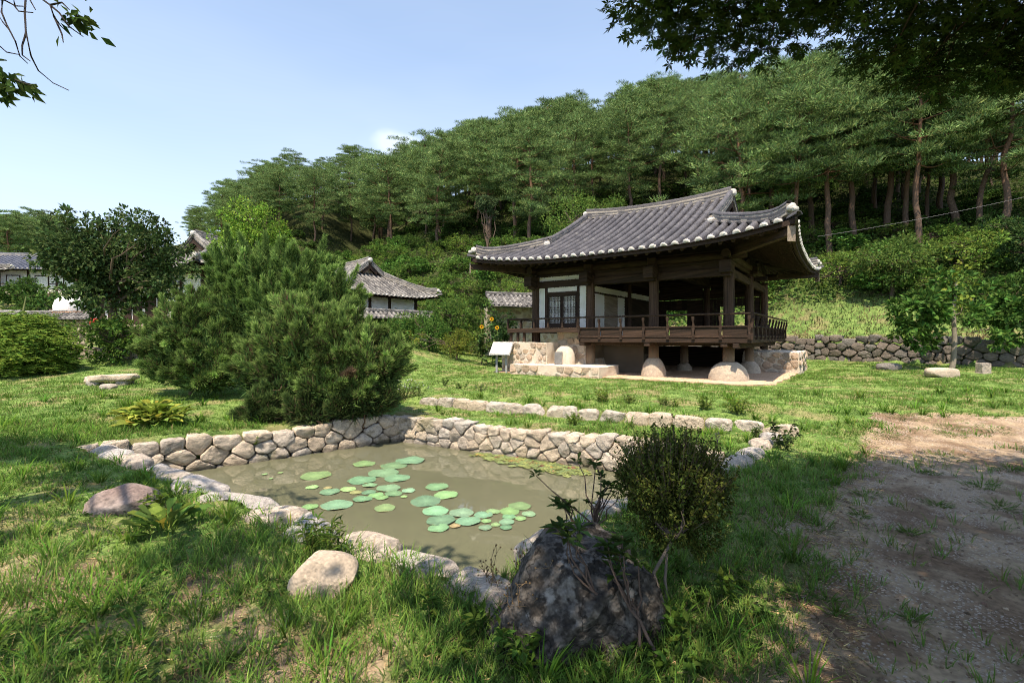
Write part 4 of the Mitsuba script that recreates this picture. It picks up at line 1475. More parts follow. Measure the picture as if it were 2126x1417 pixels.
# tile-capped walls
def capped_wall(label, p0, p1, h, th, mat, seed, ground=None, stones=None, hw=.6):
    rise = .04 + .62 * hw
    w = thing('garden_wall', label, 'wall')
    p0, p1 = np.array(p0, float), np.array(p1, float)
    L = np.linalg.norm(p1 - p0)
    z0 = float(ground_z(np.array([(p0[0] + p1[0]) / 2]), np.array([(p0[1] + p1[1]) / 2]))[0]) - .2 if ground is None else ground
    fr = Frame(p0[0], p0[1], z0, p1 - p0)
    r = np.random.default_rng(seed)
    v, f = box_v(0, L, 0, th, -.6, h)
    put('body', (v, f), mat, w, xf=fr)
    if stones:
        for c in voronoi_cells(L, h, *stones, seed, 1.2):
            s = stone_poly(c, .02, .04, 8, .05, .03, r)
            if s is not None:
                V, F = s
                put('stone', MB().add(np.stack([V[:, 0], .02 - V[:, 2], V[:, 1]], 1), F, u=(r.uniform(), r.uniform())), 'bed_stone', w, smooth=True, uv=True, xf=fr)
    tiles, tv = MB(), half_tile(5, .07, .078, .30)
    sheet = MB()
    for s in (-1, 1):
        n = int(L / .27)
        for k in range(n):
            x = (k + .5) * L / n
            for j in range(int(hw / .28)):
                d0, d1 = .04 + j * .28, .04 + (j + 1) * .28
                A = np.array([x, th / 2 + s * d0, h + rise - d0 * .62])
                B = np.array([x, th / 2 + s * d1, h + rise - d1 * .62])
                y = norm(B - A)
                xx = np.array([1.0 * -s, 0, 0])
                zz = np.cross(xx, y)
                if zz[2] < 0:
                    xx, zz = -xx, -zz
                tiles.add(A + r.normal(0, .008, 3) + tv[0][:, :1] * xx + tv[0][:, 1:2] * y + tv[0][:, 2:] * zz, tv[1], u=(r.uniform(), r.uniform()))
        sheet.add([[0, th / 2, h + rise - .01], [L, th / 2, h + rise - .01], [L, th / 2 + s * hw, h + .03], [0, th / 2 + s * hw, h + .03]], [[0, 1, 2, 3]], u=(.2, .2))
    sheet.add(*box_v(0.02, L - .02, th / 2 - hw + .1, th / 2 + hw - .1, h, h + .03), u=(.2, .2))
    put('coping_tile', tiles, 'old_tile', w, smooth=True, uv=True, xf=fr, kind='stuff')
    put('coping_bed', sheet, 'old_tile', w, uv=True, xf=fr)
    rd, core = MB(), MB()
    xs = np.linspace(0, L, 8)
    ridge_run(rd, core, np.stack([xs, xs * 0 + th / 2, xs * 0 + h + rise], 1), .2, 2, .05, r=r, capw=.08)
    put('coping_ridge', rd, 'old_tile', w, uv=True, xf=fr, kind='stuff')
    return w


capped_wall('ivy-grown garden wall with a tiled coping in front of the gabled house', (-9.4, 24.3), (-4.6, 29.2), 1.20, .4, 'mortar', 41)
capped_wall('pale block garden wall with a tiled coping behind the left end of the pavilion', (-1.45, 27.6), (4.6, 29.9), 2.15, .45, 'mortar', 42, ground=.9, stones=(16, 6), hw=1.2)
capped_wall('low clay garden wall with a tiled coping below the far-left houses', (-30.5, 28.4), (-23.2, 27.4), 1.35, .4, 'gable_plaster', 43, stones=(16, 3))
capped_wall('short clay wall with a tiled coping at the left edge', (-37.5, 32.4), (-31.4, 30.6), 1.6, .4, 'gable_plaster', 44)

# white and orange container and a white post beyond the low wall
bn = thing('storage_bin', 'white domed bin on an orange base beyond the low clay wall', 'bin')
p = np.array([-27.3, 29.8, 2.55])
v, f = lathe([(.001, 0), (.85, 0), (.88, .1), (.86, .38), (.001, .38)], 18)
put('base', MB().add(v + p, f, c=(.75, .28, .02)), 'paint', bn, smooth=40, col=True)
v, f = lathe([(.80, .381), (.82, .7), (.72, 1.05), (.45, 1.3), (.001, 1.38)], 18)
put('dome', MB().add(v + p, f, c=(.75, .75, .75)), 'paint', bn, smooth=True, col=True)
v, f = lathe([(.3, -1.4), (.3, 0), (.001, 0)], 10)
put('stand', MB().add(v + p, f, c=(.3, .3, .3)), 'paint', bn, smooth=40, col=True)
wp_ = thing('white_post', 'slim white pole beside the orange and white bin', 'pole')
v, f = tube([[-27.9, 30.6, 1.0], [-27.9, 30.6, 4.4]], .09, 8)
put('shaft', MB().add(v, f, c=(.75, .76, .76)), 'paint', wp_, smooth=40, col=True)
v, f = lathe([(.11, 0), (.12, .05), (.07, .1), (.001, .12)], 8)
put('cap', MB().add(v + [-27.9, 30.6, 4.4], f, c=(.6, .6, .6)), 'paint', wp_, col=True)

# overhead cable on the right
cb = MB()
a, e = np.array([21.0, 31.5, 8.6]), np.array([36.0, 25.0, 11.0])
a = np.array([19.0, 30.0, 7.6])
tt = np.linspace(0, 1, 30)
v, f = tube(a + (e - a) * tt[:, None] - np.array([0, 0, 1.0]) * (4 * .35 * tt * (1 - tt))[:, None], .012, 5)
put('overhead_cable', MB().add(v, f, c=(.16, .16, .17)), 'paint', smooth=True, col=True, label='thin grey cable sagging across the hillside on the right', cat='cable')
# ------------------------------------------------------------------ trees and shrubs
def wiggle(p0, p1, n, amp, r, sag=0.0):
    t = np.linspace(0, 1, n)[:, None]
    p = np.asarray(p0) * (1 - t) + np.asarray(p1) * t
    w = np.cumsum(r.normal(0, 1, (n, 3)), 0)
    w -= w[0] + (w[-1] - w[0]) * t
    return p + w * amp / math.sqrt(n) + np.array([0, 0, 1.0]) * sag * 4 * t * (1 - t)


def pine_proto(seed, clear):
    r = np.random.default_rng(seed)
    H = 12.0
    trunk, crown = MB(), MB()
    n = 12
    P = wiggle((0, 0, -.3), (r.normal(0, .6), r.normal(0, .6), H * .95), n, .42, r)
    P[0, :2] = 0
    v, f = tube(P, np.linspace(.20, .04, n), 7)
    h = np.clip(v[:, 2:] / H, 0, 1)
    k = sstep(.12, .5, h + .12 * (meshkit.fbm(v * 2, 2, seed)[:, None] - .5))
    trunk.add(v, f, c=np.array([.115, .085, .068]) * (1 - k) + np.array([.165, .10, .068]) * k)
    nb = 34
    for i in range(nb):
        zf = clear + (.985 - clear) * (i + r.uniform(0, .8)) / nb
        az = i * 2.4 + r.normal(0, .35)
        prof = np.interp((zf - clear) / (1 - clear), [0, .15, .4, .7, 1], [.7, .95, 1.0, .72, .22])
        L = H * .21 * prof * r.uniform(.7, 1.2)
        b0 = np.array([np.interp(zf * H * .95, P[:, 2], P[:, q]) for q in range(3)])
        up = np.interp(zf, [.4, 1], [.08, .65]) + r.normal(0, .08)
        b1 = b0 + np.array([math.cos(az), math.sin(az), up]) * L
        B = wiggle(b0, b1, 5, .18, r, -.05 * L)
        trunk.add(*tube(B, np.linspace(.05, .012, 5), 4, cap=False), c=(.15, .085, .055))
        for t in ((.55, .8, 1.02) if L > 1.2 else (.75, 1.02)):
            c = b0 + (b1 - b0) * t + r.normal(0, .15, 3)
            for q in range(2):
                cc = c + np.array([r.normal(0, .42), r.normal(0, .42), r.normal(0, .07)])
                m = 84
                R = r.uniform(.34, .60)
                d = ball_dirs(m, r) * (r.uniform(0, 1, (m, 1)) ** .4)
                pos = cc + d * [R, R, R * .24]
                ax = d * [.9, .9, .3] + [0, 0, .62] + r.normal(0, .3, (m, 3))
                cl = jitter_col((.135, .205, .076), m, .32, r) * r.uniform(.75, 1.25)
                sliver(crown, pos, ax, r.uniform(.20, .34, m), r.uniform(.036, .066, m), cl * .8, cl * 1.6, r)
    return trunk, crown


NP = 6
for k in range(NP):
    tr, cr = pine_proto(900 + k, [.44, .33, .47, .29, .25, .41][k])
    group_of(f'pine_trunk_shape_{k}', tr, 'bark', smooth=True)
    group_of(f'pine_crown_shape_{k}', cr, 'needle')


def clumps_tree(seed, lobes, leaf, nleaf, col, trunk_pts=None, droop=.1, W=.55, amt=.3, hue=.12, shell=.55, up=.35, tips=1.0, branches=True, bark=(.13, .10, .08), tr=.09):
    """Foliage in uneven clumps inside the lobes, each leaf its own face; limbs from the trunk to the lobes."""
    r = np.random.default_rng(seed)
    fol, wood = MB(), MB()
    tot = sum(l[3] * l[4] * l[5] for l in lobes) ** 1
    for (cx, cy, cz, rx, ry, rz) in lobes:
        share = rx * ry * rz / tot
        nl = int(nleaf * share)
        nc = max(6, nl // 40)
        d = ball_dirs(nc, r)
        rad = (shell + (1 - shell) * r.uniform(0, 1, (nc, 1)) ** .5) * (.86 + .28 * meshkit.noise(d * 2.2 + seed, seed)[:, None])
        cc = np.array([cx, cy, cz]) + d * rad * [rx, ry, rz]
        which = r.integers(0, nc, nl)
        cr = r.uniform(.12, .26, (nc, 1)) * (rx + ry + rz) / 3 * 1.25
        dd = ball_dirs(nl, r)
        pos = cc[which] + dd * cr[which] * r.uniform(.3, 1, (nl, 1)) ** .5
        ax = dd * .8 + d[which] * .5 + r.normal(0, .35, (nl, 3)) + [0, 0, -droop]
        nr = d[which] * .6 + [0, 0, up + .3] + r.normal(0, .45, (nl, 3))
        clump = np.exp(r.normal(0, .16, (nc, 1)))
        c = jitter_col(col, nl, amt, r, hue) * clump[which]
        kite(fol, pos, ax, nr, leaf * r.uniform(.65, 1.2, nl), leaf * W * r.uniform(.7, 1.15, nl), c, droop=droop)
    if trunk_pts is not None:
        P = np.asarray(trunk_pts, float)
        P = np.vstack([wiggle(P[i], P[i + 1], 4, .04, r)[:-1] for i in range(len(P) - 1)] + [P[-1:]])
        wood.add(*tube(P, np.linspace(tr, tr * .45, len(P)), 9), c=bark)
        if branches:
            for (cx, cy, cz, rx, ry, rz) in lobes:
                for q in range(4):
                    b0 = P[int(len(P) * r.uniform(.5, .99))]
                    b1 = np.array([cx, cy, cz]) + ball_dirs(1, r)[0] * [rx * .7, ry * .7, rz * .6]
                    wood.add(*tube(wiggle(b0, b1, 7, .12 * np.linalg.norm(b1 - b0), r), np.linspace(tr * .4, .008, 7), 5, cap=False), c=np.array(bark) * r.uniform(.8, 1.2))
    return fol, wood


def plant(name, label, cat, fol, wood=None, mat='leaf', group=None, crown='foliage', stem='trunk'):
    k = thing(name, label, cat, group)
    put(crown, fol, mat, k, col=True)
    if wood is not None and wood.n:
        put(stem, wood, 'bark', k, smooth=True, col=True)
    return k


# ---- pines on the hillside
SIL = np.array([(-400, 440), (0, 425), (100, 432), (360, 462), (430, 425), (480, 372), (540, 360), (590, 318), (640, 335), (700, 318), (760, 306), (830, 300), (870, 270), (930, 268), (980, 236), (1020, 245), (1100, 210), (1150, 222), (1190, 203), (1240, 225), (1290, 190), (1340, 165), (1390, 132), (1450, 140), (1500, 118), (1620, 105), (1700, 92), (1760, 100), (1850, 140), (1900, 165), (2000, 200), (2060, 205), (2126, 240), (2600, 240)], float)
BASE = np.array([(330, 560), (470, 535), (600, 515), (660, 528), (850, 524), (1000, 518), (1300, 490), (1540, 455), (1720, 458), (1900, 490), (2000, 470), (2126, 480), (2500, 470)], float)
r = np.random.default_rng(77)
pines = []
for ix in range(-20, 30):
    for iy in range(0, 26):
        x, y = (ix + .5 * (iy % 2)) * 4.9 + r.uniform(-1.7, 1.7), 22 + iy * 4.3 + r.uniform(-1.5, 1.5)
        if y > 104:
            continue
        px = 1063 + 1000 * x / y
        if px < 392 or px > 2480:
            continue
        d = float(line_sd(FOOT, np.array([x]), np.array([y]))[0])
        if d < 4:
            continue
        p = on(x, y)
        pyb = 699 - 1000 * (p[2] - EYE) / y
        if pyb > np.interp(px, BASE[:, 0], BASE[:, 1]) + 3:
            continue
        sil = np.interp(px, SIL[:, 0], SIL[:, 1])
        H = r.uniform(10.0, 14.0)
        allow = (699 - sil + r.uniform(-36, 12)) / 1000 * y + EYE - p[2]
        if allow < 6.5:
            continue
        pines.append((px, pyb, p, min(H, allow)))
# keep what can be seen: drop trees far behind the front rows whose tops stay well below the skyline
pines.sort(key=lambda q: q[2][1])
keep, cover = [], np.full(3000, 2000.0)
for q in pines:
    px, pyb, p, H = q
    top = 699 - 1000 * (p[2] + H - EYE) / p[1]
    w = int(2.0 / p[1] * 1000)
    a, b = max(0, int(px) - w), min(2999, int(px) + w)
    seen = cover[a:b + 1].mean() if b > a else 0
    if top < seen + 30:
        keep.append(q)
        cover[a:b + 1] = np.minimum(cover[a:b + 1], top + 10)
pines = keep
for px, py, y, H in ((1548, 432, 36, 13.0), (1602, 428, 37, 13.5), (1655, 446, 34, 12.5), (1722, 458, 34, 13.6), (1772, 452, 35, 13.0), (1832, 456, 35, 13.4), (1912, 488, 31, 13.2), (1985, 468, 33, 13.0), (2030, 466, 32, 12.0), (2085, 474, 30, 12.5), (1690, 440, 38, 14.0), (1950, 450, 37, 14.0)):
    pines.append((px, py, on((px - 1063) / 1000 * y, y), H))
# far trees on the rise at the left edge
for k in range(13):
    px = -60 + k * 15 + r.uniform(-8, 8)
    y = r.uniform(58, 74)
    p = on((px - 1063) / 1000 * y, y)
    pines.append((px, 560, p, r.uniform(.82, 1.0) * ((699 - np.interp(px, SIL[:, 0], SIL[:, 1])) / 1000 * y + EYE - p[2])))
first_left = True
for i, (px, pyb, p, H) in enumerate(sorted(pines, key=lambda q: q[0])):
    top = 699 - 1000 * (p[2] + H - EYE) / p[1]
    if px < 150:
        lab = 'distant green pine on the rise behind the far-left houses'
    else:
        zone = next(z for lim, z in ((430, 'at the low left end of the ridge'), (640, 'above the bright tree and the junipers'), (850, 'above the gabled house'), (1000, 'between the gabled house and the pavilion'), (1220, 'behind the left part of the pavilion roof'), (1430, 'behind the middle of the pavilion roof'),
                                     (1640, 'behind the right part of the pavilion roof'), (1800, 'right of the pavilion roof'), (1960, 'above the round leafy tree on the right'), (9999, 'at the right edge of the forest')) if px < lim)
        row = 'front-row pine with its trunk showing' if np.interp(px, BASE[:, 0], BASE[:, 1]) - pyb < 22 else ('skyline pine' if top - np.interp(px, SIL[:, 0], SIL[:, 1]) < 22 else 'pine in the middle of the forest')
        lab = f'{row}, {zone}'
    k = thing('pine_tree', lab, 'tree', 'pines: ' + lab)
    s = H / 12.0
    wd = s * r.uniform(1.15, 1.45)
    m = T().translate(p.tolist()).rotate([0, 0, 1], float(r.uniform(0, 360))).scale([wd, wd, s])
    q = int(r.choice([0, 2, 5, 1] if px > 1600 else [1, 3, 4, 0]))
    inst(k + '__trunk', f'pine_trunk_shape_{q}', m @ T().scale([.8, .8, 1.0]))
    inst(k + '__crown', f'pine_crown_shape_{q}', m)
print('pines', len(pines))

# ---- shrubs of the slope: six shapes, repeated
SHR = [((.105, .185, .040), .115, .55), ((.140, .220, .045), .10, .5), ((.070, .130, .032), .13, .6), ((.150, .235, .048), .09, .45), ((.19, .23, .14), .11, .4), ((.095, .19, .042), .16, .6)]
for k, (col, lf, w) in enumerate(SHR):
    rr = np.random.default_rng(400 + k)
    lobes = [(0, 0, .55, .8, .8, .62)] + [(rr.normal(0, .5), rr.normal(0, .5), rr.uniform(.3, .85), rr.uniform(.35, .55), rr.uniform(.35, .55), rr.uniform(.3, .5)) for _ in range(6)]
    fol, wood = clumps_tree(410 + k, lobes, lf, 2600, col, [(0, 0, -.2), (.05, 0, .3), (0, .05, .7)], W=w, tr=.04)
    group_of(f'shrub_shape_{k}', fol, 'leaf')
    group_of(f'shrub_stem_shape_{k}', wood, 'bark', smooth=True)


def shrub_at(p, size, hgt, kind, label, group=None, name='shrub'):
    k = thing(name, label, 'shrub', group)
    m = T().translate([float(q) for q in p]).rotate([0, 0, 1], float(r.uniform(0, 360))).scale([size, size, hgt])
    inst(k + '__foliage', f'shrub_shape_{kind}', m)
    inst(k + '__stem', f'shrub_stem_shape_{kind}', m)


cnt = 0
for ix in range(-30, 34):
    for iy in range(0, 26):
        x, y = ix * 2.7 + r.uniform(-1.1, 1.1), 18 + iy * 2.6 + r.uniform(-1, 1)
        px = 1063 + 1000 * x / y
        if px < 330 or px > 2420 or y > 70:
            continue
        d = float(line_sd(FOOT, np.array([x]), np.array([y]))[0])
        p = on(x, y)
        py = 699 - 1000 * (p[2] - EYE) / y
        if d < (1.2 if x < 9 else np.interp(px, [1500, 1640, 1850, 1950], [2.5, 6.0, 6.5, 3.0])) or py < np.interp(px, BASE[:, 0], BASE[:, 1]) - 75:
            continue
        # behind the pavilion and other houses nothing of them shows
        hgt = r.uniform(.9, 1.7) * (1.0 if px < 1600 else .8)
        if py - 1150 * hgt / y < np.interp(px, BASE[:, 0], BASE[:, 1]) - (30 if px < 1500 else 14) and py > np.interp(px, BASE[:, 0], BASE[:, 1]) - 2:
            hgt = max(.45, (py - np.interp(px, BASE[:, 0], BASE[:, 1]) + (30 if px < 1500 else 14)) * y / 1150)
        kind = int(r.choice([0, 0, 1, 2, 3, 5]))
        up_ = np.interp(px, BASE[:, 0], BASE[:, 1]) - py
        if up_ > 2:
            if r.uniform() < .45:
                continue
            kind, hgt = 2, hgt * .75  # only the dark kind here: canopy shade carried by shrub colour
        cnt += 1
        zone = next(z for lim, z in ((520, 'left of the bright tree'), (700, 'behind the junipers'), (900, 'behind the gabled house'), (1060, 'between the gabled house and the pavilion'), (1300, 'behind the left half of the pavilion'), (1500, 'behind the right half of the pavilion'), (1700, 'just right of the pavilion roof'), (1850, 'above the left part of the retaining wall'), (2000, 'behind the young magnolia'), (9999, 'near the right edge above the wall')) if px < lim)
        tone = ('mid-green', 'fresh green', 'dark green', 'light green', 'silvery', 'broad-leaved green')[kind]
        lab = f'{tone} {"shrub under the pines" if up_ > 2 else ("shrub low on the slope" if up_ < -60 else "shrub high on the slope")}, {zone}'
        shrub_at(p, r.uniform(1.25, 2.0), hgt, kind, lab, 'shrubs: ' + lab)
print('shrubs', cnt)


def at_depth(px, py, y):
    return np.array([(px - 1063) / 1000 * y, y, EYE - (py - 699) / 1000 * y])


# single shrubs that stand out
for px, y, s, h, kind, lab in ((745, 40, 2.0, 1.9, 4, 'pale silvery green shrub on the slope above the gabled house'),
                               (560, 33, 2.2, 2.2, 3, 'bright shrub at the foot of the ridge left of the gabled house'),
                               (945, 28.5, 1.7, 2.6, 1, 'soft willowy light green shrub left of the small tiled wall'),
                               (1740, 30, 2.4, 1.8, 3, 'bright round broom-like shrub on the slope right of the pavilion roof'),
                               (1980, 27, 2.6, 2.0, 3, 'large bright grassy shrub below the leaning pine trunk on the right'),
                               (2105, 22.5, 1.3, 1.5, 2, 'dark shrub at the right edge above the retaining wall'),
                               (2165, 21, 1.4, 2.0, 2, 'tall dark bush cut by the right edge'),
                               (60, 42, 1.6, 1.5, 2, 'dark bush in front of the far-left gatehouse'),
                               (115, 36, 2.2, 2.3, 2, 'dark bush between the leaning tree and the far-left houses'),
                               (8, 37, 1.8, 1.0, 0, 'green bush at the left edge below the far-left houses'),
                               (35, 40.5, 1.7, 1.3, 2, 'dark green bush below the gatehouse at the left edge'),
                               (100, 40, 1.9, 1.7, 2, 'dark bush right of the gatehouse in front of the blue-grey roofed house'),
                               (135, 35, 1.7, 1.3, 5, 'broad-leaved bush beyond the white domed bin'),
                               (45, 35, 1.7, 1.0, 4, 'greyish low bush on the bank below the far-left houses'),
                               (60, 33, 1.6, 1.5, 0, 'small bush above the short clay wall at the left edge'),
                               (110, 27, 1.2, 1.3, 3, 'small light green bush before the low clay wall'),
                               (165, 24, .8, .8, 3, 'small round bush on the yard left of the porch'),
                               (235, 21.5, .9, .9, 0, 'low bush in front of the porch under the leaning tree'),
                               (268, 17.6, 1.25, 1.25, 0, 'dark bush at the base of the leaning tree')):
    shrub_at(on((px - 1063) / 1000 * y, y), s, h, kind, lab)

# ---- broad-leaved trees on the slope
for px, y, top, wpx, col, lab in ((1185, 38, 385, 150, (.13, .215, .05), 'light green round-crowned tree on the slope above the pavilion ridge'),
                                  (1270, 40, 400, 90, (.11, .185, .045), 'leafy tree just right of the light green tree behind the pavilion'),
                                  (1850, 27, 488, 185, (.11, .175, .045), 'round leafy tree on the slope behind the young magnolia'),
                                  (1010, 44, 405, 40, (.10, .15, .07), 'thin pale-leaved sapling among the pines behind the pavilion'),
                                  (2150, 24, 440, 130, (.055, .10, .035), 'dark evergreen crown at the right edge above the wall')):
    x = (px - 1063) / 1000 * y
    p = on(x, y)
    zt = EYE + (699 - top) / 1000 * y
    w = wpx / 1000 * y / 2
    h = zt - p[2]
    rr = np.random.default_rng(px)
    zc = zt - min(w, h * .42)
    rz = min(w, h * .42)
    lobes = [(x, y, zc, w * .75, w * .75, rz * .8)] + [(x + rr.normal(0, .45) * w, y + rr.normal(0, .4) * w, zc + rr.normal(0, .4) * rz, w * rr.uniform(.35, .5), w * .45, rz * rr.uniform(.3, .45)) for _ in range(6)]
    fol, wood = clumps_tree(px, lobes, .17, 5200, col, [p - [0, 0, .2], p + [.1, 0, h * .3], np.array([x, y, zc])], tr=.13)
    plant('broadleaf_tree', lab, 'tree', fol, wood, crown='crown')

# bright tree behind the junipers
p = on(-11.6, 21.5)
zt = EYE + (699 - 410) / 1000 * 21.5
lobes = [(-11.9, 21.5, zt - 1.0, .95, .9, .95), (-11.0, 21.4, zt - 1.5, .95, .9, .9), (-12.4, 21.3, zt - 1.9, .8, .8, .9), (-10.5, 21.6, zt - 2.3, .8, .8, .9), (-11.6, 21.0, zt - 2.6, 1.2, 1.0, 1.2), (-11.5, 21.5, zt - .45, .45, .45, .5)]
fol, wood = clumps_tree(501, lobes, .13, 9000, (.18, .30, .05), [p - [0, 0, .2], p + [0, 0, 2], [-11.6, 21.4, zt - 1.5]], W=.5, up=.6)
plant('broadleaf_tree', 'bright yellow-green tree rising behind the junipers', 'tree', fol, wood, crown='crown')

# leaning tree on the left
p = on(-14.0, 18.0)
Yt = 18.0


def q3(px, py, dy=0.0):
    return at_depth(px, py, Yt + dy)


lobes = []
rr = np.random.default_rng(6)
for px, py, rad in ((148, 505, 48), (128, 555, 34), (185, 530, 75), (180, 478, 45), (265, 490, 52), (260, 545, 78), (330, 515, 55), (345, 575, 52), (290, 600, 52), (215, 610, 50), (160, 592, 42), (138, 475, 30), (300, 470, 38), (230, 470, 34), (365, 540, 30)):
    c = q3(px, py, rr.uniform(-1.2, 1.2))
    w = rad / 1000 * Yt
    lobes.append((c[0], c[1], c[2], w, w * 1.15, w * .85))
fol, wood = clumps_tree(503, lobes, .16, 17000, (.070, .112, .040), [p - [0, 0, .3], q3(262, 690), q3(232, 640), q3(215, 600), q3(225, 560)], W=.62, amt=.32, shell=.35, bark=(.17, .13, .10), tr=.17)
# upright shoots along the top
for px, py in ((108, 440), (150, 448), (180, 442), (135, 455), (265, 448), (300, 462), (325, 452), (345, 462), (240, 462), (210, 458)):
    a = q3(px + rr.normal(0, 3), py + 45, rr.uniform(-.8, .8))
    b = q3(px, py, rr.uniform(-.8, .8))
    t = rr.uniform(0, 1, 46)[:, None]
    pos = a * (1 - t) + b * t + rr.normal(0, .07, (46, 3))
    kite(fol, pos, ball_dirs(46, rr) + [0, 0, .4], ball_dirs(46, rr) + [0, 0, .6], .15, .085, jitter_col((.055, .075, .03), 46, .3, rr))
    wood.add(*tube([a, b], [.012, .005], 4), c=(.1, .08, .06))
plant('broadleaf_tree', 'dark glossy broad-leaved tree with a leaning trunk on the left', 'tree', fol, wood, mat='leaf_gloss', crown='crown')

# young magnolia on the right
p = at(1975, 765)
Ym = float(p[1])
q_ = lambda px, py, dy=0.0: at_depth(px, py, Ym + dy)  # noqa: E731
lobes = []
for px, py, rad in ((1895, 655, 48), (1930, 630, 45), (1880, 690, 32), (1925, 690, 38), (1955, 600, 38), (2000, 655, 30), (2075, 640, 44), (2105, 680, 42), (2050, 610, 30), (2120, 625, 30), (2085, 705, 26), (1990, 575, 22)):
    c = q_(px, py, rr.uniform(-.8, .8))
    w = rad / 1000 * Ym
    lobes.append((c[0], c[1], c[2], w, w, w * .85))
lobes += [(*q_(2045, 655), .55, .55, .5), (*q_(2095, 655), .75, .7, .6), (*q_(2020, 630), .45, .45, .4)]
fol, wood = clumps_tree(505, lobes, .24, 4000, (.075, .15, .034), [p - [0, 0, .2], q_(1982, 700), q_(1978, 640), q_(1985, 585)], W=.6, amt=.3, shell=.3, bark=(.25, .225, .19), tr=.10, branches=False)
n = 120
t = rr.uniform(0, 1, (n, 1))
pos = q_(1985, 640) * (1 - t) + q_(1990, 545) * t + rr.normal(0, .22, (n, 3))
kite(fol, pos, ball_dirs(n, rr), ball_dirs(n, rr) + [0, 0, .8], .2, .12, jitter_col((.16, .22, .04), n, .2, rr))
for a, b in (((1980, 655), (2020, 620)), ((1982, 680), (1940, 650)), ((2020, 690), (2062, 675)), ((1982, 690), (2030, 672))):
    wood.add(*tube(wiggle(q_(*a), q_(*b), 6, .15, rr), np.linspace(.030, .010, 6), 5), c=(.16, .14, .11))
plant('magnolia_tree', 'young magnolia with large dark leaves before the retaining wall', 'tree', fol, wood, mat='leaf_gloss', crown='crown')


# ---- junipers: arching feathery sprays
def juniper(name, label, lobes, n, seed, trunk, L=(.38, .72), base=(.085, .145, .044), tip=(.38, .55, .15), brown=.25, upz=.75, per=430, cat='shrub', dead=(.16, .115, .075), rad=.16):
    """Plumes: tapering sprays of fine shoots that arch outwards and up from the lobes."""
    r = np.random.default_rng(seed)
    fol, wood = MB(), MB()
    tot = sum((l[3] * l[4] + l[4] * l[5] + l[3] * l[5]) for l in lobes)
    zlo, zhi = min(l[2] - l[5] for l in lobes), max(l[2] + l[5] for l in lobes)
    for (cx, cy, cz, rx, ry, rz) in lobes:
        m = max(4, int(n * (rx * ry + ry * rz + rx * rz) / tot))
        d = ball_dirs(m, r)
        d[:, 2] = np.where(d[:, 2] < -.45, -d[:, 2], d[:, 2])
        org = np.array([cx, cy, cz]) + d * r.uniform(.15, .80, (m, 1)) * [rx, ry, rz]
        ax = norm(d * [.85, .85, .55] + np.array([0, 0, upz]) + r.normal(0, .22, (m, 3)))
        ll = r.uniform(*L, m) * (.7 + .45 * np.clip(d[:, 2], 0, 1))
        low = np.clip((org[:, 2] - zlo) / (zhi - zlo), 0, 1)
        tone = np.exp(r.normal(0, .20, m))
        isd = r.uniform(0, 1, m) < brown * (1.05 - low) * .03
        for i in range(m):
            k = int(per * r.uniform(.75, 1.25))
            t = r.uniform(0, 1, (k, 1)) ** .85
            sd = norm(np.cross(ax[i], r.normal(0, 1, (k, 3))))
            wr = rad * (1 - t ** 1.6) * (.35 + .65 * np.minimum(1, t * 3)) * r.uniform(.2, 1, (k, 1)) ** .6
            droop = np.array([0, 0, -.14]) * (t ** 2) * (1 if ax[i, 2] < .75 else -.2)
            pos = org[i] + (ax[i] + droop) * ll[i] * t + sd * wr
            a = ax[i] * (.75 + .5 * t) + sd * .6 + r.normal(0, .18, (k, 3))
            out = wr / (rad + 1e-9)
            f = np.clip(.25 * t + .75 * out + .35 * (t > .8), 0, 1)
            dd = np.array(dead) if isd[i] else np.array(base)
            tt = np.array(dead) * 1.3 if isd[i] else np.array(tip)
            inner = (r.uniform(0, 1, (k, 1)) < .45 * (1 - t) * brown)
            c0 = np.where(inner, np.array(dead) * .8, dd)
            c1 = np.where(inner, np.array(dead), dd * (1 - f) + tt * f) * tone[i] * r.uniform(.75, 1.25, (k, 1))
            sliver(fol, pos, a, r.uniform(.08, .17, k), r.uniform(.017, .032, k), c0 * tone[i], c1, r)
            if i % 2 == 0:
                wood.add(*tube(np.array([org[i] - ax[i] * .1, org[i] + ax[i] * ll[i] * .5, org[i] + ax[i] * ll[i] * .8]), [.010, .006, .002], 4, cap=False), c=(.14, .10, .07))
        q = int(6000 * rx * ry * rz / .9) + 600
        dq = ball_dirs(q, r) * r.uniform(.1, .88, (q, 1)) ** .5
        sliver(fol, np.array([cx, cy, cz]) + dq * [rx, ry, rz], dq + [0, 0, .6] + r.normal(0, .4, (q, 3)), r.uniform(.10, .2, q), r.uniform(.03, .06, q), jitter_col(np.array(base) * .8, q, .25, r), jitter_col(np.array(base) * 1.25, q, .25, r), r)
        for k in range(6):
            b1 = np.array([cx, cy, cz]) + ball_dirs(1, r)[0] * [rx * .75, ry * .75, rz * .6]
            wood.add(*tube(wiggle(trunk[-1], b1, 6, .12, r), np.linspace(.035, .010, 6), 5, cap=False), c=(.13, .09, .065))
    P = np.asarray(trunk, float)
    wood.add(*tube(P, np.linspace(.075, .045, len(P)), 8), c=(.17, .115, .08))
    return plant(name, label, cat, fol, wood, mat='needle')


def lob(px, py, y, rpx, rpy=None, depth=1.0):
    c = at_depth(px, py, y)
    return (c[0], c[1], c[2], rpx / 1000 * y * .93, rpx / 1000 * y * depth * .93, (rpy or rpx) / 1000 * y * .88)


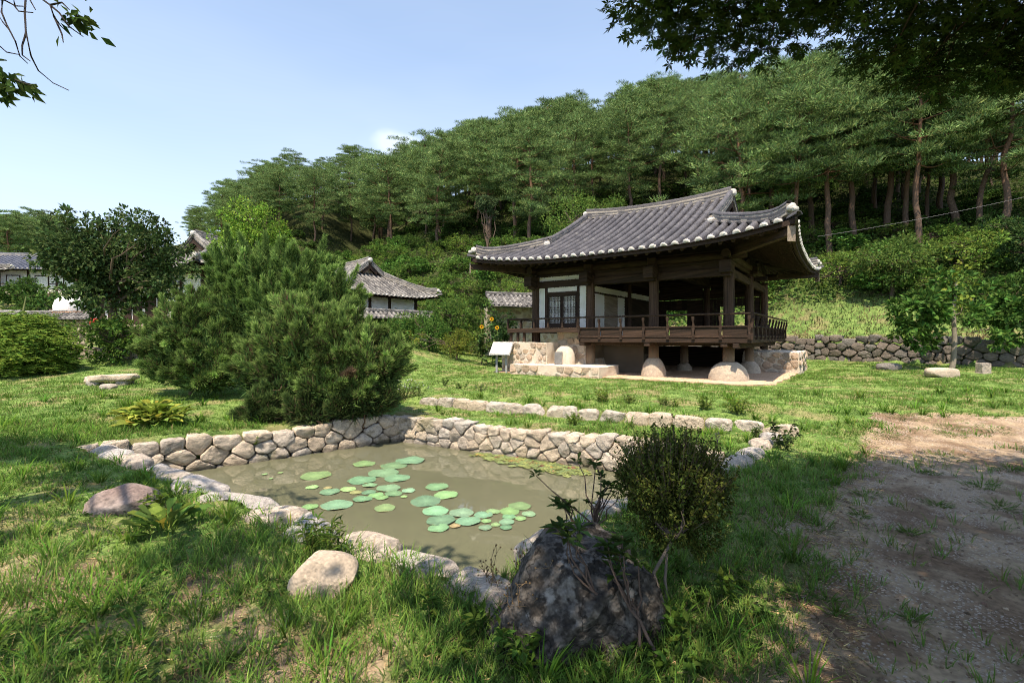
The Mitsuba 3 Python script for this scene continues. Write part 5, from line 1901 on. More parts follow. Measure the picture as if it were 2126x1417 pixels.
g0 = on(-6.6, 13.2)
juniper('juniper', 'tall feathery juniper forming the back of the clump', [lob(492, 605, 13, 66, 56), lob(560, 585, 13.4, 80, 58), lob(635, 600, 13.2, 78, 55), lob(690, 640, 13, 55, 52), lob(600, 660, 12.6, 95, 60), lob(515, 660, 12.7, 85, 60), lob(478, 572, 13.4, 38, 36), lob(700, 690, 12.6, 50, 45), lob(560, 710, 12.4, 70, 50)], 480, 601, [g0 - [0, 0, .2], g0 + [0, 0, .6], g0 + [.1, 0, 1.1]], upz=.85, L=(.38, .95), brown=.10, tip=(.36, .56, .145), rad=.15)
g0 = on(-8.2, 12.3)
juniper('juniper', 'rounded left-hand juniper with brownish undersides', [lob(400, 705, 12.2, 85, 58), lob(345, 715, 12.2, 42, 40), lob(440, 735, 12.0, 68, 52), lob(370, 765, 12.0, 62, 40), lob(435, 785, 11.8, 70, 36), lob(335, 755, 12.1, 40, 36), lob(420, 655, 12.5, 55, 36), lob(480, 760, 11.9, 45, 40)], 320, 602, [g0 - [0, 0, .2], g0 + [0, 0, .25]], brown=.75, upz=.45, L=(.30, .72), rad=.13)
g0 = on(-4.35, 9.75)
juniper('juniper', 'broad front juniper on a bare stem overhanging the pond wall', [lob(640, 745, 10.2, 95, 62), lob(560, 755, 10.2, 62, 50), lob(720, 735, 10.2, 80, 60), lob(775, 785, 10.0, 58, 52), lob(690, 805, 9.9, 85, 46), lob(620, 700, 10.4, 65, 42), lob(680, 690, 10.4, 50, 38), lob(600, 805, 10.0, 75, 34), lob(540, 790, 10.1, 48, 34), lob(735, 825, 9.8, 65, 32), lob(805, 765, 10.1, 32, 40)], 540, 603, [g0 - [0, 0, .2], g0 + [.03, 0, .30], g0 + [.05, .1, .6]], brown=.85, upz=.60, L=(.30, .78), rad=.125)
g0 = on(-3.0, 10.0)
juniper('juniper', 'low dark juniper at the corner of the pond under the front juniper', [lob(770, 838, 9.9, 52, 28), lob(720, 850, 9.7, 45, 22), lob(550, 860, 9.6, 50, 22), lob(650, 862, 9.6, 60, 20)], 120, 604, [g0 - [0, 0, .2], g0 + [0, 0, .2]], brown=.6, base=(.06, .095, .035), tip=(.17, .26, .075), L=(.25, .5))

# layered yew at the left edge
p = at(60, 775)
yy_ = float(p[1])
rr = np.random.default_rng(12)
fol, wood = MB(), MB()
for lev, (py, wpx) in enumerate(((664, 20), (680, 36), (697, 46), (714, 54), (734, 62), (752, 60))):
    m = 480
    az = rr.uniform(0, 2 * np.pi, m)
    rad = rr.uniform(.25, 1, m) ** .6 * wpx / 1000 * yy_ * (.55 + .9 * meshkit.noise(np.stack([np.cos(az) * 2.2, np.sin(az) * 2.2, az * 0 + lev * 1.7], 1), 5))
    c = at_depth(48, py, yy_)
    pos = c + np.stack([np.cos(az) * rad, np.sin(az) * rad, -.12 * (rad / 1.5) ** 2 + rr.normal(0, .10, m)], 1)
    ax = np.stack([np.cos(az), np.sin(az), az * 0 - .25], 1)
    for k in range(16):
        t = rr.uniform(0, .45, (m, 1))
        sd = np.stack([-np.sin(az), np.cos(az), az * 0], 1) * rr.choice([-1, 1], (m, 1))
        cl = jitter_col((.16, .25, .045), m, .25, rr)
        sliver(fol, pos + ax * t, ax * .7 + sd * .7 + rr.normal(0, .15, (m, 3)), rr.uniform(.10, .2, m), .035, cl * .7, cl * 1.5, rr)
wood.add(*tube([p - [.4, 0, .1], at_depth(50, 640, yy_), at_depth(55, 615, yy_)], [.06, .03, .01], 6), c=(.2, .22, .1))
plant('yew', 'low layered yellow-green conifer at the left edge', 'shrub', fol, wood, mat='needle')

# bushes along the ivy wall
for px, py, y, rx, rz, col, lf, n, lab, mt in ((815, 700, 23.5, 62, 38, (.075, .14, .035), .15, 3600, 'dark drooping bush beside the ivy wall', 'leaf'),
                                               (890, 690, 23.0, 52, 36, (.08, .165, .038), .12, 4200, 'fine-leaved dark green round bush right of the drooping bush', 'leaf'),
                                               (935, 655, 25.0, 45, 38, (.09, .165, .04), .13, 3600, 'leafy green shrub behind the yellowish azalea hedge', 'leaf'),
                                               (948, 712, 22.0, 48, 26, (.165, .20, .04), .07, 4200, 'low yellowish green azalea hedge left of the sunflowers', 'leaf'),
                                               (850, 678, 25.0, 75, 22, (.11, .19, .045), .16, 3000, 'spreading green shrub in front of the gabled house', 'leaf'),
                                               (1000, 712, 21.5, 30, 24, (.11, .16, .045), .08, 1800, 'small bush at the foot of the sunflowers', 'leaf')):
    c = at_depth(px, py, y)
    rr = np.random.default_rng(px + py)
    w, h = rx / 1000 * y, rz / 1000 * y
    lobes = [(c[0], c[1], c[2], w * .8, w * .7, h)] + [(c[0] + rr.normal(0, .5) * w, c[1] + rr.normal(0, .3) * w, c[2] + rr.normal(.1, .35) * h, w * .42, w * .4, h * .5) for _ in range(5)]
    g = on(c[0], c[1])
    fol, wood = clumps_tree(px, lobes, lf, n, col, [g - [0, 0, .1], c], W=.4 if lf > .12 else .5, tr=.05)
    plant('shrub', lab, 'shrub', fol, wood, mat=mt)
for px, py, y, rx, rz, lab in ((1046, 672, 25.5, 24, 34, 'dark ivy-like bush under the small tiled roof left of the pavilion'), (1000, 650, 26.0, 30, 40, 'leafy green bush left of the small tiled roof')):
    c = at_depth(px, py, y)
    w, h = rx / 1000 * y, rz / 1000 * y
    fol, wood = clumps_tree(px, [(c[0], c[1], c[2], w, w, h), (c[0] - w * .4, c[1], c[2] - h * .5, w * .8, w * .7, h * .6)], .13, 2200, (.045, .09, .03) if px > 1020 else (.09, .16, .04), [on(c[0], c[1]), c], tr=.04)
    plant('shrub', lab, 'shrub', fol, wood)
# ivy on the wall
rr = np.random.default_rng(19)
fol = MB()
n = 2600
t, z = rr.uniform(0, 1, n) ** 1.5, rr.uniform(0, 1, n)
a, b = np.array([-9.4, 24.3]), np.array([-4.6, 29.2])
nn = np.array([.714, -.70])
g = float(ground_z(np.array([-7.0]), np.array([26.5]))[0])
pos = np.stack([a[0] + (b[0] - a[0]) * t * .75 + nn[0] * rr.uniform(.03, .14, n), a[1] + (b[1] - a[1]) * t * .75 + nn[1] * rr.uniform(.03, .14, n), g + .05 + 1.15 * z * (1 - .3 * t)], 1)
kite(fol, pos, np.array([nn[0] * .3, nn[1] * .3, -.8]) + rr.normal(0, .4, (n, 3)), np.array([nn[0], nn[1], .5]) + rr.normal(0, .3, (n, 3)), .14, .13, jitter_col((.085, .145, .028), n, .3, rr))
plant('ivy', 'light green ivy covering the tile-capped garden wall', 'climbing plant', fol)


# sunflowers
def sunflower(px, py, y, lab, seed):
    r = np.random.default_rng(seed)
    k = thing('sunflower', lab, 'flower', None)
    c = at_depth(px, py, y)
    g = on(c[0] + .05, c[1])
    put('stem', MB().add(*tube(wiggle(g - [0, 0, .1], c, 6, .04, r), .018, 6), c=(.11, .18, .05)), 'bark', k, smooth=True, col=True)
    dirn = norm(np.array([.05, -1, .15]))
    x = norm(np.cross(dirn, [0, 0, 1.0]))
    z = np.cross(x, dirn)
    pet = MB()
    for q in range(22):
        a = q * 2 * np.pi / 22
        d = x * math.cos(a) + z * math.sin(a)
        kite(pet, (c + d * .035 + dirn * .01)[None], (d + dirn * .15)[None], dirn[None], .065, .03, np.array([[.75, .42, .02]]))
    put('petals', pet, 'leaf', k, col=True, kind='stuff')
    v, f = trimesh.creation.icosphere(subdivisions=2).vertices, trimesh.creation.icosphere(subdivisions=2).faces
    v = np.array(v) * .042
    v = v - (v @ dirn)[:, None] * dirn * .6
    put('disc', MB().add(v + c + dirn * .015, np.array(f), c=(.07, .035, .015)), 'bark', k, smooth=True, col=True)
    lf = MB()
    n = 30
    t = r.uniform(.05, .9, (n, 1))
    kite(lf, g * (1 - t) + c * t, np.c_[r.normal(0, 1, (n, 2)), r.uniform(-.5, .1, n)], np.tile([0, -.3, 1.0], (n, 1)), .30, .24, jitter_col((.085, .15, .05), n, .2, r), droop=.15)
    put('leaves', lf, 'leaf', k, col=True, kind='stuff')


sunflower(1021, 662, 21.5, 'tallest of the three sunflowers left of the pavilion', 1)
sunflower(1000, 678, 21.2, 'lowest left of the three sunflowers beside the azalea hedge', 2)
sunflower(1032, 680, 21.0, 'small right-hand sunflower nearest to the pavilion', 3)
# ------------------------------------------------------------------ near trees overhead
def star(mb, pos, ax, nrm, size, col):
    """Five-lobed maple leaves."""
    n = len(pos)
    ax = norm(ax)
    sd = norm(np.cross(ax, nrm))
    size = np.broadcast_to(size, (n,))[:, None]
    V, F, k = [], [], 0
    for a, l in ((-1.95, .55), (-.95, .85), (0, 1.0), (.95, .85), (1.95, .55)):
        d = ax * math.cos(a) + sd * math.sin(a)
        e = -ax * math.sin(a) + sd * math.cos(a)
        V += [pos, pos + (d * .42 - e * .17) * size * l, pos + d * size * l, pos + (d * .42 + e * .17) * size * l]
        F += [[k, k + 1, k + 2], [k, k + 2, k + 3]]
        k += 4
    v = np.stack(V, 1).reshape(-1, 3)
    f = (np.arange(n)[:, None, None] * k + np.array(F)[None]).reshape(-1, 3)
    mb.add(v, f, np.repeat(np.broadcast_to(col, (n, 3)), k, 0))


r = np.random.default_rng(88)
mt = thing('maple_tree', 'dark maple foliage hanging over the upper right, seen from below', 'tree')
fol, wood = MB(), MB()
root = np.array([4.6, -1.6, -.4])
TR = [root, [4.4, -1.2, 1.6], [4.1, -.7, 3.2], [3.7, -.2, 4.6]]
wood.add(*tube(np.vstack([wiggle(TR[i], TR[i + 1], 4, .06, r)[:-1] for i in range(3)] + [TR[3:4]] if False else [np.array(TR)]), [.22, .18, .15, .10], 10), c=(.10, .08, .065))


def spray(c, R, n, tilt=0.0, src=None, detail=True):
    az = r.uniform(0, 2 * np.pi, n)
    rad = R * r.uniform(0, 1, n) ** .6
    pos = c + np.stack([np.cos(az) * rad, np.sin(az) * rad, r.normal(0, .045, n) - .10 * (rad / R) ** 2 * R], 1)
    ax = np.stack([np.cos(az), np.sin(az), r.uniform(-.9, .05, n)], 1) + r.normal(0, .3, (n, 3))
    nr = r.normal(0, .35, (n, 3)) + [0, 0, 1]
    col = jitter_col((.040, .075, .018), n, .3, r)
    if detail:
        star(fol, pos, ax, nr, r.uniform(.050, .078, n), col)
    else:
        kite(fol, pos, ax, nr, r.uniform(.08, .12, n), .08, col)
    s = np.asarray(TR[3] if src is None else src, float)
    wood.add(*tube(wiggle(s, c, 7, .10 * np.linalg.norm(c - s) ** .5, r, .12), np.linspace(.022, .004, 7), 4, cap=False), c=(.07, .055, .045))
    for q in range(3):
        e = pos[int(r.integers(n))]
        wood.add(*tube(wiggle(c, e, 4, .03, r), np.linspace(.006, .002, 4), 3, cap=False), c=(.07, .055, .045))


# sprays of the front edge that hang into view
FR = [(1330, 10, 3.5, .30), (1400, 40, 3.6, .34), (1440, 85, 3.7, .30), (1500, 30, 3.5, .36), (1520, 105, 3.8, .24), (1570, 40, 3.6, .36), (1590, 105, 3.8, .22), (1640, 20, 3.6, .32), (1720, 15, 3.7, .34), (1800, 30, 3.6, .36),
      (1815, 110, 3.9, .30), (1880, 60, 3.8, .36), (1890, 150, 4.0, .26), (1950, 30, 3.6, .38), (1960, 110, 3.9, .34), (2030, 70, 3.8, .38), (2050, 120, 4.0, .28), (2100, 30, 3.7, .38), (2120, 100, 3.9, .34), (1905, 165, 4.0, .22), (2000, 165, 4.1, .26), (2080, 165, 4.1, .26), (2140, 150, 4.0, .3), (1850, 110, 3.7, .25), (1945, 160, 4.0, .22), (2180, 60, 3.8, .4), (2200, 120, 3.9, .35),
      (1700, 0, 3.5, .3), (1450, -30, 3.4, .36), (1560, -30, 3.4, .36), (1380, -10, 3.5, .28), (2240, 20, 3.7, .4), (2010, -10, 3.4, .4), (1900, -20, 3.4, .4), (1780, -40, 3.3, .4), (2130, -20, 3.4, .4)]
LIMBS = [np.array([1.6, 2.2, 4.25]), np.array([2.6, 2.4, 4.2]), np.array([3.6, 2.4, 4.2])]
for Lb in LIMBS:
    wood.add(*tube(wiggle(TR[2], Lb, 8, .25, r, .3), np.linspace(.07, .025, 8), 6, cap=False), c=(.08, .065, .05))
for px, py, y, R in FR:
    c = at_depth(px, py, y)
    src = LIMBS[int(np.argmin([abs(L_[0] - c[0]) for L_ in LIMBS]))]
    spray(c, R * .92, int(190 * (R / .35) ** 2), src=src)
# trailing twigs
for (a, b) in (((1345, 62), (1272, 38)), ((1410, 95), (1365, 70)), ((1840, 95), (1700, 100)), ((1930, 190), (1955, 222)), ((2126, 230), (2010, 270)), ((1430, 90), (1385, 105)), ((1560, 120), (1500, 150)), ((1640, 95), (1660, 115)), ((2060, 150), (2080, 185))):
    P0, P1 = at_depth(*a, 3.8), at_depth(*b, 3.9)
    P = wiggle(P0, P1, 6, .04, r)
    wood.add(*tube(P, np.linspace(.005, .002, 6), 4), c=(.07, .055, .045))
    n = 34
    t = r.uniform(0, 1, (n, 1))
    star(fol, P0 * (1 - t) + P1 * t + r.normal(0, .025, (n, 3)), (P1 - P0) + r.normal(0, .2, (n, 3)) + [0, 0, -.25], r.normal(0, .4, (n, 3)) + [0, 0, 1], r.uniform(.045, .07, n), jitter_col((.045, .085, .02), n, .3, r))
# the rest of the crown, above and behind the camera
k = 0
while k < 640:
    x, y = r.uniform(-.8, 8.5), r.uniform(-3.8, 3.7)
    z = r.uniform(3.75, 6.2)
    # left and front limits of the crown, seen from above
    lim = np.interp(y, [-3.8, -.6, .2, 1.2, 2.4, 3.9], [0.6, -.9, -1.05, -.55, .55, 1.5])
    if x < lim or z < 3.75 + .12 * max(0, y) + .0:
        continue
    ppy = 699 - 1000 * (z - EYE) / max(y, .3)
    if y > .5 and ppy > -60:
        continue
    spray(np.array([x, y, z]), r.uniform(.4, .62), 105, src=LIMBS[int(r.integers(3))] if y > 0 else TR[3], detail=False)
    k += 1
k = 0
while k < 230:      # the thick of the crown over the path
    x, y, z = r.uniform(1.0, 6.8), r.uniform(-1.8, 2.8), r.uniform(3.85, 5.6)
    if x < np.interp(y, [-1.8, 1.2, 2.8], [1.0, 1.0, 1.6]) or (y > .5 and 699 - 1000 * (z - EYE) / y > -60):
        continue
    spray(np.array([x, y, z]), r.uniform(.4, .62), 105, src=LIMBS[int(r.integers(3))] if y > 0 else TR[3], detail=False)
    k += 1
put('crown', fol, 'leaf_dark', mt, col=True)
put('trunk', wood, 'bark', mt, smooth=True, col=True)

# tree on the left, outside the picture but for the twigs in the corner
lt = thing('overhanging_tree', 'bare twigs and a few leaf tufts hanging in from the upper left corner', 'tree')
fol, wood = MB(), MB()
LT = [np.array([-6.4, 1.6, -.5]), np.array([-6.2, 1.7, 2.0]), np.array([-5.7, 1.9, 4.2]), np.array([-5.2, 2.1, 6.0])]
wood.add(*tube(np.array(LT), [.2, .17, .13, .06], 9), c=(.15, .12, .10))
YT = 4.0
tw = [[(110, -60), (60, 0), (58, 30), (60, 72), (70, 120), (85, 150), (115, 175), (147, 190)], [(60, 72), (52, 98), (52, 118), (68, 130)], [(20, -60), (12, 5), (10, 30), (20, 55), (38, 90), (47, 120), (63, 135)], [(-30, 0), (0, 30), (12, 50), (28, 70)],
      [(60, -60), (90, 0), (110, 15), (118, 38), (132, 58), (155, 80)], [(110, 15), (128, 30), (150, 60), (178, 80)], [(110, 15), (135, 10), (150, 25)], [(118, 38), (134, 75), (137, 92)], [(30, -20), (38, 17), (55, 18)], [(-10, -20), (15, 5), (35, 15), (45, 28), (75, 31)], [(-30, 60), (0, 95), (20, 112), (46, 117)], [(64, -40), (66, 0), (80, 25)], [(-60, 120), (-10, 135), (20, 160), (45, 172), (70, 180)], [(-60, 170), (-5, 172), (20, 195)]]
for T_ in tw:
    P = np.array([at_depth(a, b, YT + .25 * math.sin(i + a * .02)) for i, (a, b) in enumerate(T_)])
    wood.add(*tube(P, np.linspace(.009, .0035, len(P)), 5), c=(.05, .045, .045))
for a in ((110, -60), (20, -60), (60, -60), (-60, 120), (-60, 170), (30, -20), (-30, 0), (-30, 60), (-10, -20), (64, -40)):
    P1 = at_depth(*a, YT)
    wood.add(*tube(wiggle(LT[2] if a[1] < 50 else LT[1] + [0, 0, .8], P1, 7, .3, r, .25), np.linspace(.035, .008, 7), 5, cap=False), c=(.08, .07, .06))
for (a, b), n in (((160, 42), 26), ((145, 38), 12), ((180, 52), 14), ((28, 178), 26), ((10, 165), 22), ((55, 180), 12), ((5, 190), 16), ((8, 133), 3)):
    c = at_depth(a, b, YT)
    kite(fol, c + r.normal(0, .055, (n, 3)), np.stack([r.uniform(-.2, 1, n), r.normal(0, .5, n), r.uniform(-1, .1, n)], 1), ball_dirs(n, r) + [0, -.3, .4], r.uniform(.075, .12, n), .05, jitter_col((.05, .085, .022), n, .25, r))
put('twig_leaves', fol, 'leaf', lt, col=True)
fol = MB()


def shade_clump(x, y, z, R, n):
    d = ball_dirs(n, r) * (r.uniform(0, 1, (n, 1)) ** .4) * [R, R, R * .5]
    kite(fol, np.array([x, y, z]) + d, ball_dirs(n, r), r.normal(0, .5, (n, 3)) + [0, 0, 1], .13, .085, jitter_col((.05, .09, .02), n, .25, r))
    s = LT[3] if z > 5 else LT[2]
    wood.add(*tube(wiggle(s, [x, y, z], 6, .25, r, .2), np.linspace(.03, .006, 6), 4, cap=False), c=(.12, .1, .08))


for k in range(14):      # branches reaching over the front left lawn
    x, y, z = r.uniform(-6.5, -.9), r.uniform(-1.6, 1.5), r.uniform(4.6, 6.4)
    if y > .3 and 699 - 1000 * (z - .8 - EYE) / y > -40:
        continue
    shade_clump(x, y, z, r.uniform(.3, .6), int(r.uniform(60, 150)))
for k in range(15):      # crown over the bank at the left edge
    t_ = r.uniform(0, 1)
    shade_clump(-9.0 + 4.0 * t_, 3.6 - 1.6 * t_ + r.normal(0, .25), r.uniform(5.6, 6.8), r.uniform(.35, .6), 230)
put('crown', fol, 'leaf', lt, col=True)
put('trunk', wood, 'bark', lt, smooth=True, col=True)

# ------------------------------------------------------------------ pond plants
ZW = WATER_Z


def on_water(px, py):
    y = (EYE - ZW) / ((py - 699) / 1000)
    return np.array([(px - 1063) / 1000 * y, y, ZW])


z6 = [(1716, 408, 132, 1), (1890, 420, 156, 0), (1988, 388, 172, 0), (1830, 462, 176, 0), (1430, 478, 172, 1), (1702, 505, 166, 0), (1910, 493, 150, 0), (1748, 534, 88, 0), (1408, 547, 74, 1), (1860, 552, 140, 0), (1512, 574, 118, 0), (1620, 559, 92, 1), (1665, 578, 70, 2), (1743, 577, 86, 0), (1890, 584, 104, 0), (1978, 567, 80, 0),
      (1785, 595, 90, 1), (1820, 609, 76, 1), (1705, 616, 114, 0), (1553, 652, 184, 0), (1838, 670, 122, 1), (1092, 640, 116, 0), (1088, 664, 70, 0), (980, 648, 60, 0), (1392, 664, 100, 1), (1500, 551, 50, 2), (1950, 603, 40, 1), (1130, 470, 34, 1), (1222, 461, 32, 1), (1165, 496, 24, 1)]
z7 = [(292, 536, 110, 0), (336, 575, 116, 1), (238, 606, 146, 0), (286, 653, 126, 0), (412, 662, 120, 0), (312, 698, 142, 0), (442, 702, 122, 0), (516, 672, 92, 0), (562, 656, 70, 1), (642, 655, 96, 1), (690, 630, 112, 1), (735, 668, 70, 0), (640, 682, 68, 0), (695, 690, 54, 1), (530, 702, 50, 1), (628, 706, 76, 0), (575, 720, 46, 1), (300, 736, 100, 0), (525, 734, 66, 0), (625, 733, 60, 0), (380, 725, 54, 2)]
pads = [(150 + a / 2.835, 820 + b / 2.835, w / 2.835, k) for a, b, w, k in z6] + [(780 + a / 2.311, 780 + b / 2.311, w / 2.311, k) for a, b, w, k in z7]
scene['lotus_pad'] = two(principled(VC, .45, .5))
rr = np.random.default_rng(5)
for i, (px, py, w, kind) in enumerate(pads):
    c = on_water(px, py)
    R = w / 1000 * c[1] / 2
    n = 26
    ang = np.arange(n) * 2 * np.pi / n
    edge = 1 + .014 * np.sin(ang * 2 + rr.uniform(0, 6)) + .010 * np.sin(ang * 5 + rr.uniform(0, 6)) + rr.normal(0, .006, n)
    tx, ty = rr.normal(0, .02, 2)
    rings = []
    for s, z in ((.12, .002), (.55, .005), (.93, .007), (1.0, .004)):
        x, y = R * s * edge * np.cos(ang), R * s * edge * np.sin(ang)
        rings.append(np.stack([c[0] + x, c[1] + y, c[2] + .008 + z + x * tx + y * ty + (s > .9) * .007 * np.sin(ang * 4 + i) * R / .2], 1))
    V = np.vstack(rings + [[[c[0], c[1], c[2] + .010]]])
    F = [np.array([[4 * n, (j + 1) % n, j] for j in range(n)])[:, [0, 2, 1]]]
    for q in range(3):
        j = np.arange(n)
        F += [np.stack([q * n + j, (q + 1) * n + j, (q + 1) * n + (j + 1) % n], 1), np.stack([q * n + j, (q + 1) * n + (j + 1) % n, q * n + (j + 1) % n], 1)]
    base = np.array([(.155, .270, .155), (.195, .315, .140), (.25, .235, .11)][kind]) * np.exp(rr.normal(0, .12)) * np.exp(rr.normal(0, .05, 3))
    vein = (1 + .10 * (np.arange(n) % 2 == 0) - .05)[:, None]
    cc = np.vstack([np.tile(base * 1.25, (n, 1)), base * vein * rr.uniform(.93, 1.06, (n, 1)), base * vein * rr.uniform(.85, 1.05, (n, 1)), np.where(rr.uniform(0, 1, (n, 1)) < .16, np.array([[.22, .17, .08]]), base * rr.uniform(.75, 1.0, (n, 1))), [base * 1.4]])
    big = R > .16
    if i == 24 or kind == 2:
        lab, grp = ('withered brownish lotus leaf floating among the green ones' if kind == 2 else 'thin yellowish lotus leaf floating alone left of the pond centre'), 'withered lotus leaves'
    elif px < 560:
        lab, grp = 'small lotus leaf floating at the near left edge of the pond', 'lotus leaves at the left edge of the pond'
    elif px < 880 + .0 * py:
        lab, grp = f"{'large' if big else 'small'} {'yellow-green' if kind else 'blue-green'} lotus leaf in the left group on the pond", f"lotus leaves of the left group, {'large' if big else 'small'}, {'yellow-green' if kind else 'blue-green'}"
    else:
        lab, grp = f"{'large' if big else 'small'} {'yellow-green' if kind else 'blue-green'} lotus leaf in the right group on the pond", f"lotus leaves of the right group, {'large' if big else 'small'}, {'yellow-green' if kind else 'blue-green'}"
    put('lotus_leaf', MB().add(V, np.vstack(F), cc), 'lotus_pad', smooth=True, col=True, label=lab, cat='lotus leaf', group=grp)
# mat of small water lilies along the far wall
mat = MB()
quad = np.array([on_water(985, 945), on_water(1050, 942), on_water(1262, 985), on_water(1160, 986)])
for i in range(330):
    a, b = rr.uniform(0, 1), rr.beta(1.4, 1.4)
    c = (quad[0] * (1 - a) + quad[3] * a) * (1 - b) + (quad[1] * (1 - a) + quad[2] * a) * b + np.r_[rr.normal(0, .10, 2), 0]
    R = rr.uniform(.04, .085)
    ang = np.linspace(.25, 2 * np.pi - .05, 11) + rr.uniform(0, 6)
    V = np.vstack([[c + [0, 0, .012]], np.stack([c[0] + R * np.cos(ang), c[1] + R * np.sin(ang), np.full(11, c[2] + .014) + rr.normal(0, .006, 11)], 1)])
    base = np.array([(.16, .20, .07), (.20, .23, .075), (.12, .17, .07), (.30, .20, .06), (.17, .07, .05)][int(rr.choice(5, p=[.4, .32, .18, .06, .04]))]) * np.exp(rr.normal(0, .2))
    mat.add(V, np.array([[0, j, j + 1] for j in range(1, 11)]), base)
put('water_lily_mat', mat, 'lotus_pad', col=True, kind='stuff', label='mat of small olive and yellow water lily leaves along the far pond wall', cat='water lilies')

# ------------------------------------------------------------------ garden plants
def hosta(px, py, R, n, col, yellow, lab, seed, L=.26, W=.10, name='hosta', up=.55):
    r = np.random.default_rng(seed)
    c = at(px, py)
    az = r.uniform(0, 2 * np.pi, n)
    rad = R * r.uniform(0, .75, n)
    pos = c + np.stack([np.cos(az) * rad, np.sin(az) * rad, r.uniform(0, .62, n) * R * (1 - .6 * rad / R)], 1)
    out = np.stack([np.cos(az), np.sin(az), az * 0], 1)
    el = r.uniform(.45, 1.4, n)[:, None]
    ax = norm(out * np.cos(el) + np.array([0, 0, 1.0]) * np.sin(el) * up * 1.6)
    cl = jitter_col(col, n, .22, r)
    y = r.uniform(0, 1, n) < yellow
    cl[y] = jitter_col((.34, .27, .05), int(y.sum()), .2, r)
    fol = MB()
    LL, WW = L * r.uniform(.7, 1.15, n), W * r.uniform(.7, 1.15, n)
    # petiole half, then two bends of the leaf
    sd = norm(np.cross(ax, out + [0, 0, .01]) + r.normal(0, .05, (n, 3)))
    sd = norm(np.stack([-np.sin(az), np.cos(az), az * 0], 1) + r.normal(0, .2, (n, 3)))
    P = [pos, pos + ax * LL[:, None] * .35]
    for k, b in ((.65, .18), (.9, .45), (1.1, .8)):
        P.append(pos + ax * LL[:, None] * k + out * LL[:, None] * .25 * k - np.array([0, 0, 1.0]) * LL[:, None] * b * .5)
    ws = [.10, .35, 1.0, .75, .05]
    V = []
    for p_, w in zip(P, ws):
        upv = np.cross(sd, ax)
        V += [p_ - sd * WW[:, None] * w / 2 + [0, 0, .012 * w], p_ + np.array([0, 0, -.012 * w]), p_ + sd * WW[:, None] * w / 2 + [0, 0, .012 * w]]
    v = np.stack(V, 1).reshape(-1, 3)
    F = []
    for q in range(4):
        for s in (0, 1):
            a = q * 3 + s
            F += [[a, a + 1, a + 4], [a, a + 4, a + 3]]
    f = (np.arange(n)[:, None, None] * 15 + np.array(F)[None]).reshape(-1, 3)
    fol.add(v, f, np.repeat(cl, 15, 0))
    k = thing(name, lab, 'plant')
    put('leaves', fol, 'leaf', k, smooth=True, col=True, kind='stuff')


hosta(315, 884, .56, 270, (.27, .34, .065), .02, 'large yellow-green hosta clump on the lawn left of the junipers', 1, L=.27, W=.14)
hosta(345, 1105, .20, 40, (.13, .20,   .045), .06, 'dark green hosta with yellowed leaves on the near left bank', 2, L=.22, W=.10, up=.9)
hosta(18, 752, .9, 160, (.28, .37, .07), .03, 'bright yellow-green hosta bed at the left edge', 3, L=.5, W=.18)
hosta(85, 745, .7, 90, (.22, .31, .06), .03, 'small hosta beside the bright hosta bed at the left edge', 4, L=.4, W=.14)


def herb(px, py, R, H, n, col, lab, seed, name='garden_plant', leaf=.07, W=.4, flowers=None, stem=True, mat='leaf', cat='plant', group=None, pos=None):
    """A bushy herb: thin stems with leaves, some with flower heads."""
    r = np.random.default_rng(seed)
    g = at(px, py) if pos is None else np.asarray(pos, float)
    fol, wood = MB(), MB()
    ns = max(3, n // 16)
    for k in range(ns):
        a = r.uniform(0, 2 * np.pi)
        q = R * r.uniform(.1, 1)
        tip = g + np.array([math.cos(a) * q, math.sin(a) * q, H * r.uniform(.6, 1.05)])
        b0 = g + np.array([math.cos(a), math.sin(a), 0]) * q * .25 + [0, 0, -.02]
        S = wiggle(b0, tip, 5, .06 * H, r)
        wood.add(*tube(S, np.linspace(.006, .002, 5) * max(.5, H / .4), 4, cap=False), c=(.10, .12, .05))
        m = n // ns
        t = r.uniform(.2, 1, m)
        ps = np.stack([np.interp(t, np.linspace(0, 1, 5), S[:, j]) for j in range(3)], 1)
        d = ball_dirs(m, r)
        kite(fol, ps, d * [1, 1, .5] + [0, 0, .25], ball_dirs(m, r) * .5 + [0, 0, 1], leaf * r.uniform(.6, 1.2, m), leaf * W * r.uniform(.8, 1.2, m), jitter_col(col, m, .25, r), droop=.2)
        if flowers is not None and r.uniform() < flowers[1]:
            d = ball_dirs(9, r)
            kite(fol, np.tile(tip, (9, 1)), d * [1, 1, .4] + [0, 0, .4], np.tile([0, 0, 1.0], (9, 1)), flowers[2], flowers[2] * .45, jitter_col(flowers[0], 9, .1, r, .03))
    k = thing(name, lab, cat, group)
    put('foliage', fol, mat, k, col=True)
    put('stems', wood, 'bark', k, smooth=True, col=True)
    return k


yg = (.135, .20, .035)
herb(1252, 836, .27, .34, 260, yg, 'yellow-green bushy plant on the lawn before the middle of the pavilion', 11)
herb(1312, 838, .22, .22, 160, (.13, .17, .045), 'low plant just right of the bushy plant before the pavilion', 12)
herb(1385, 842, .26, .18, 120, (.13, .17, .05), 'thin low plant on the lawn between the bushy plants', 13)
herb(1462, 850, .28, .30, 240, yg, 'bushy plant left of the largest one at the right end of the row', 14)
herb(1532, 858, .33, .32, 340, yg, 'largest bushy yellow-green plant at the right end of the lawn row', 15)
herb(1190, 882, .20, .24, 220, (.15, .22, .04), 'bright weed tuft growing in a gap of the squared stone row', 16)
herb(920, 800, .3, .22, 120, (.11, .16, .05), 'small plant on the lawn right of the white asters', 17)
herb(960, 808, .3, .22, 120, (.11, .16, .045), 'middle one of three small plants behind the squared stones', 18)
herb(1000, 812, .24, .18, 90, (.10, .14, .06), 'right one of three small plants behind the squared stones', 19)
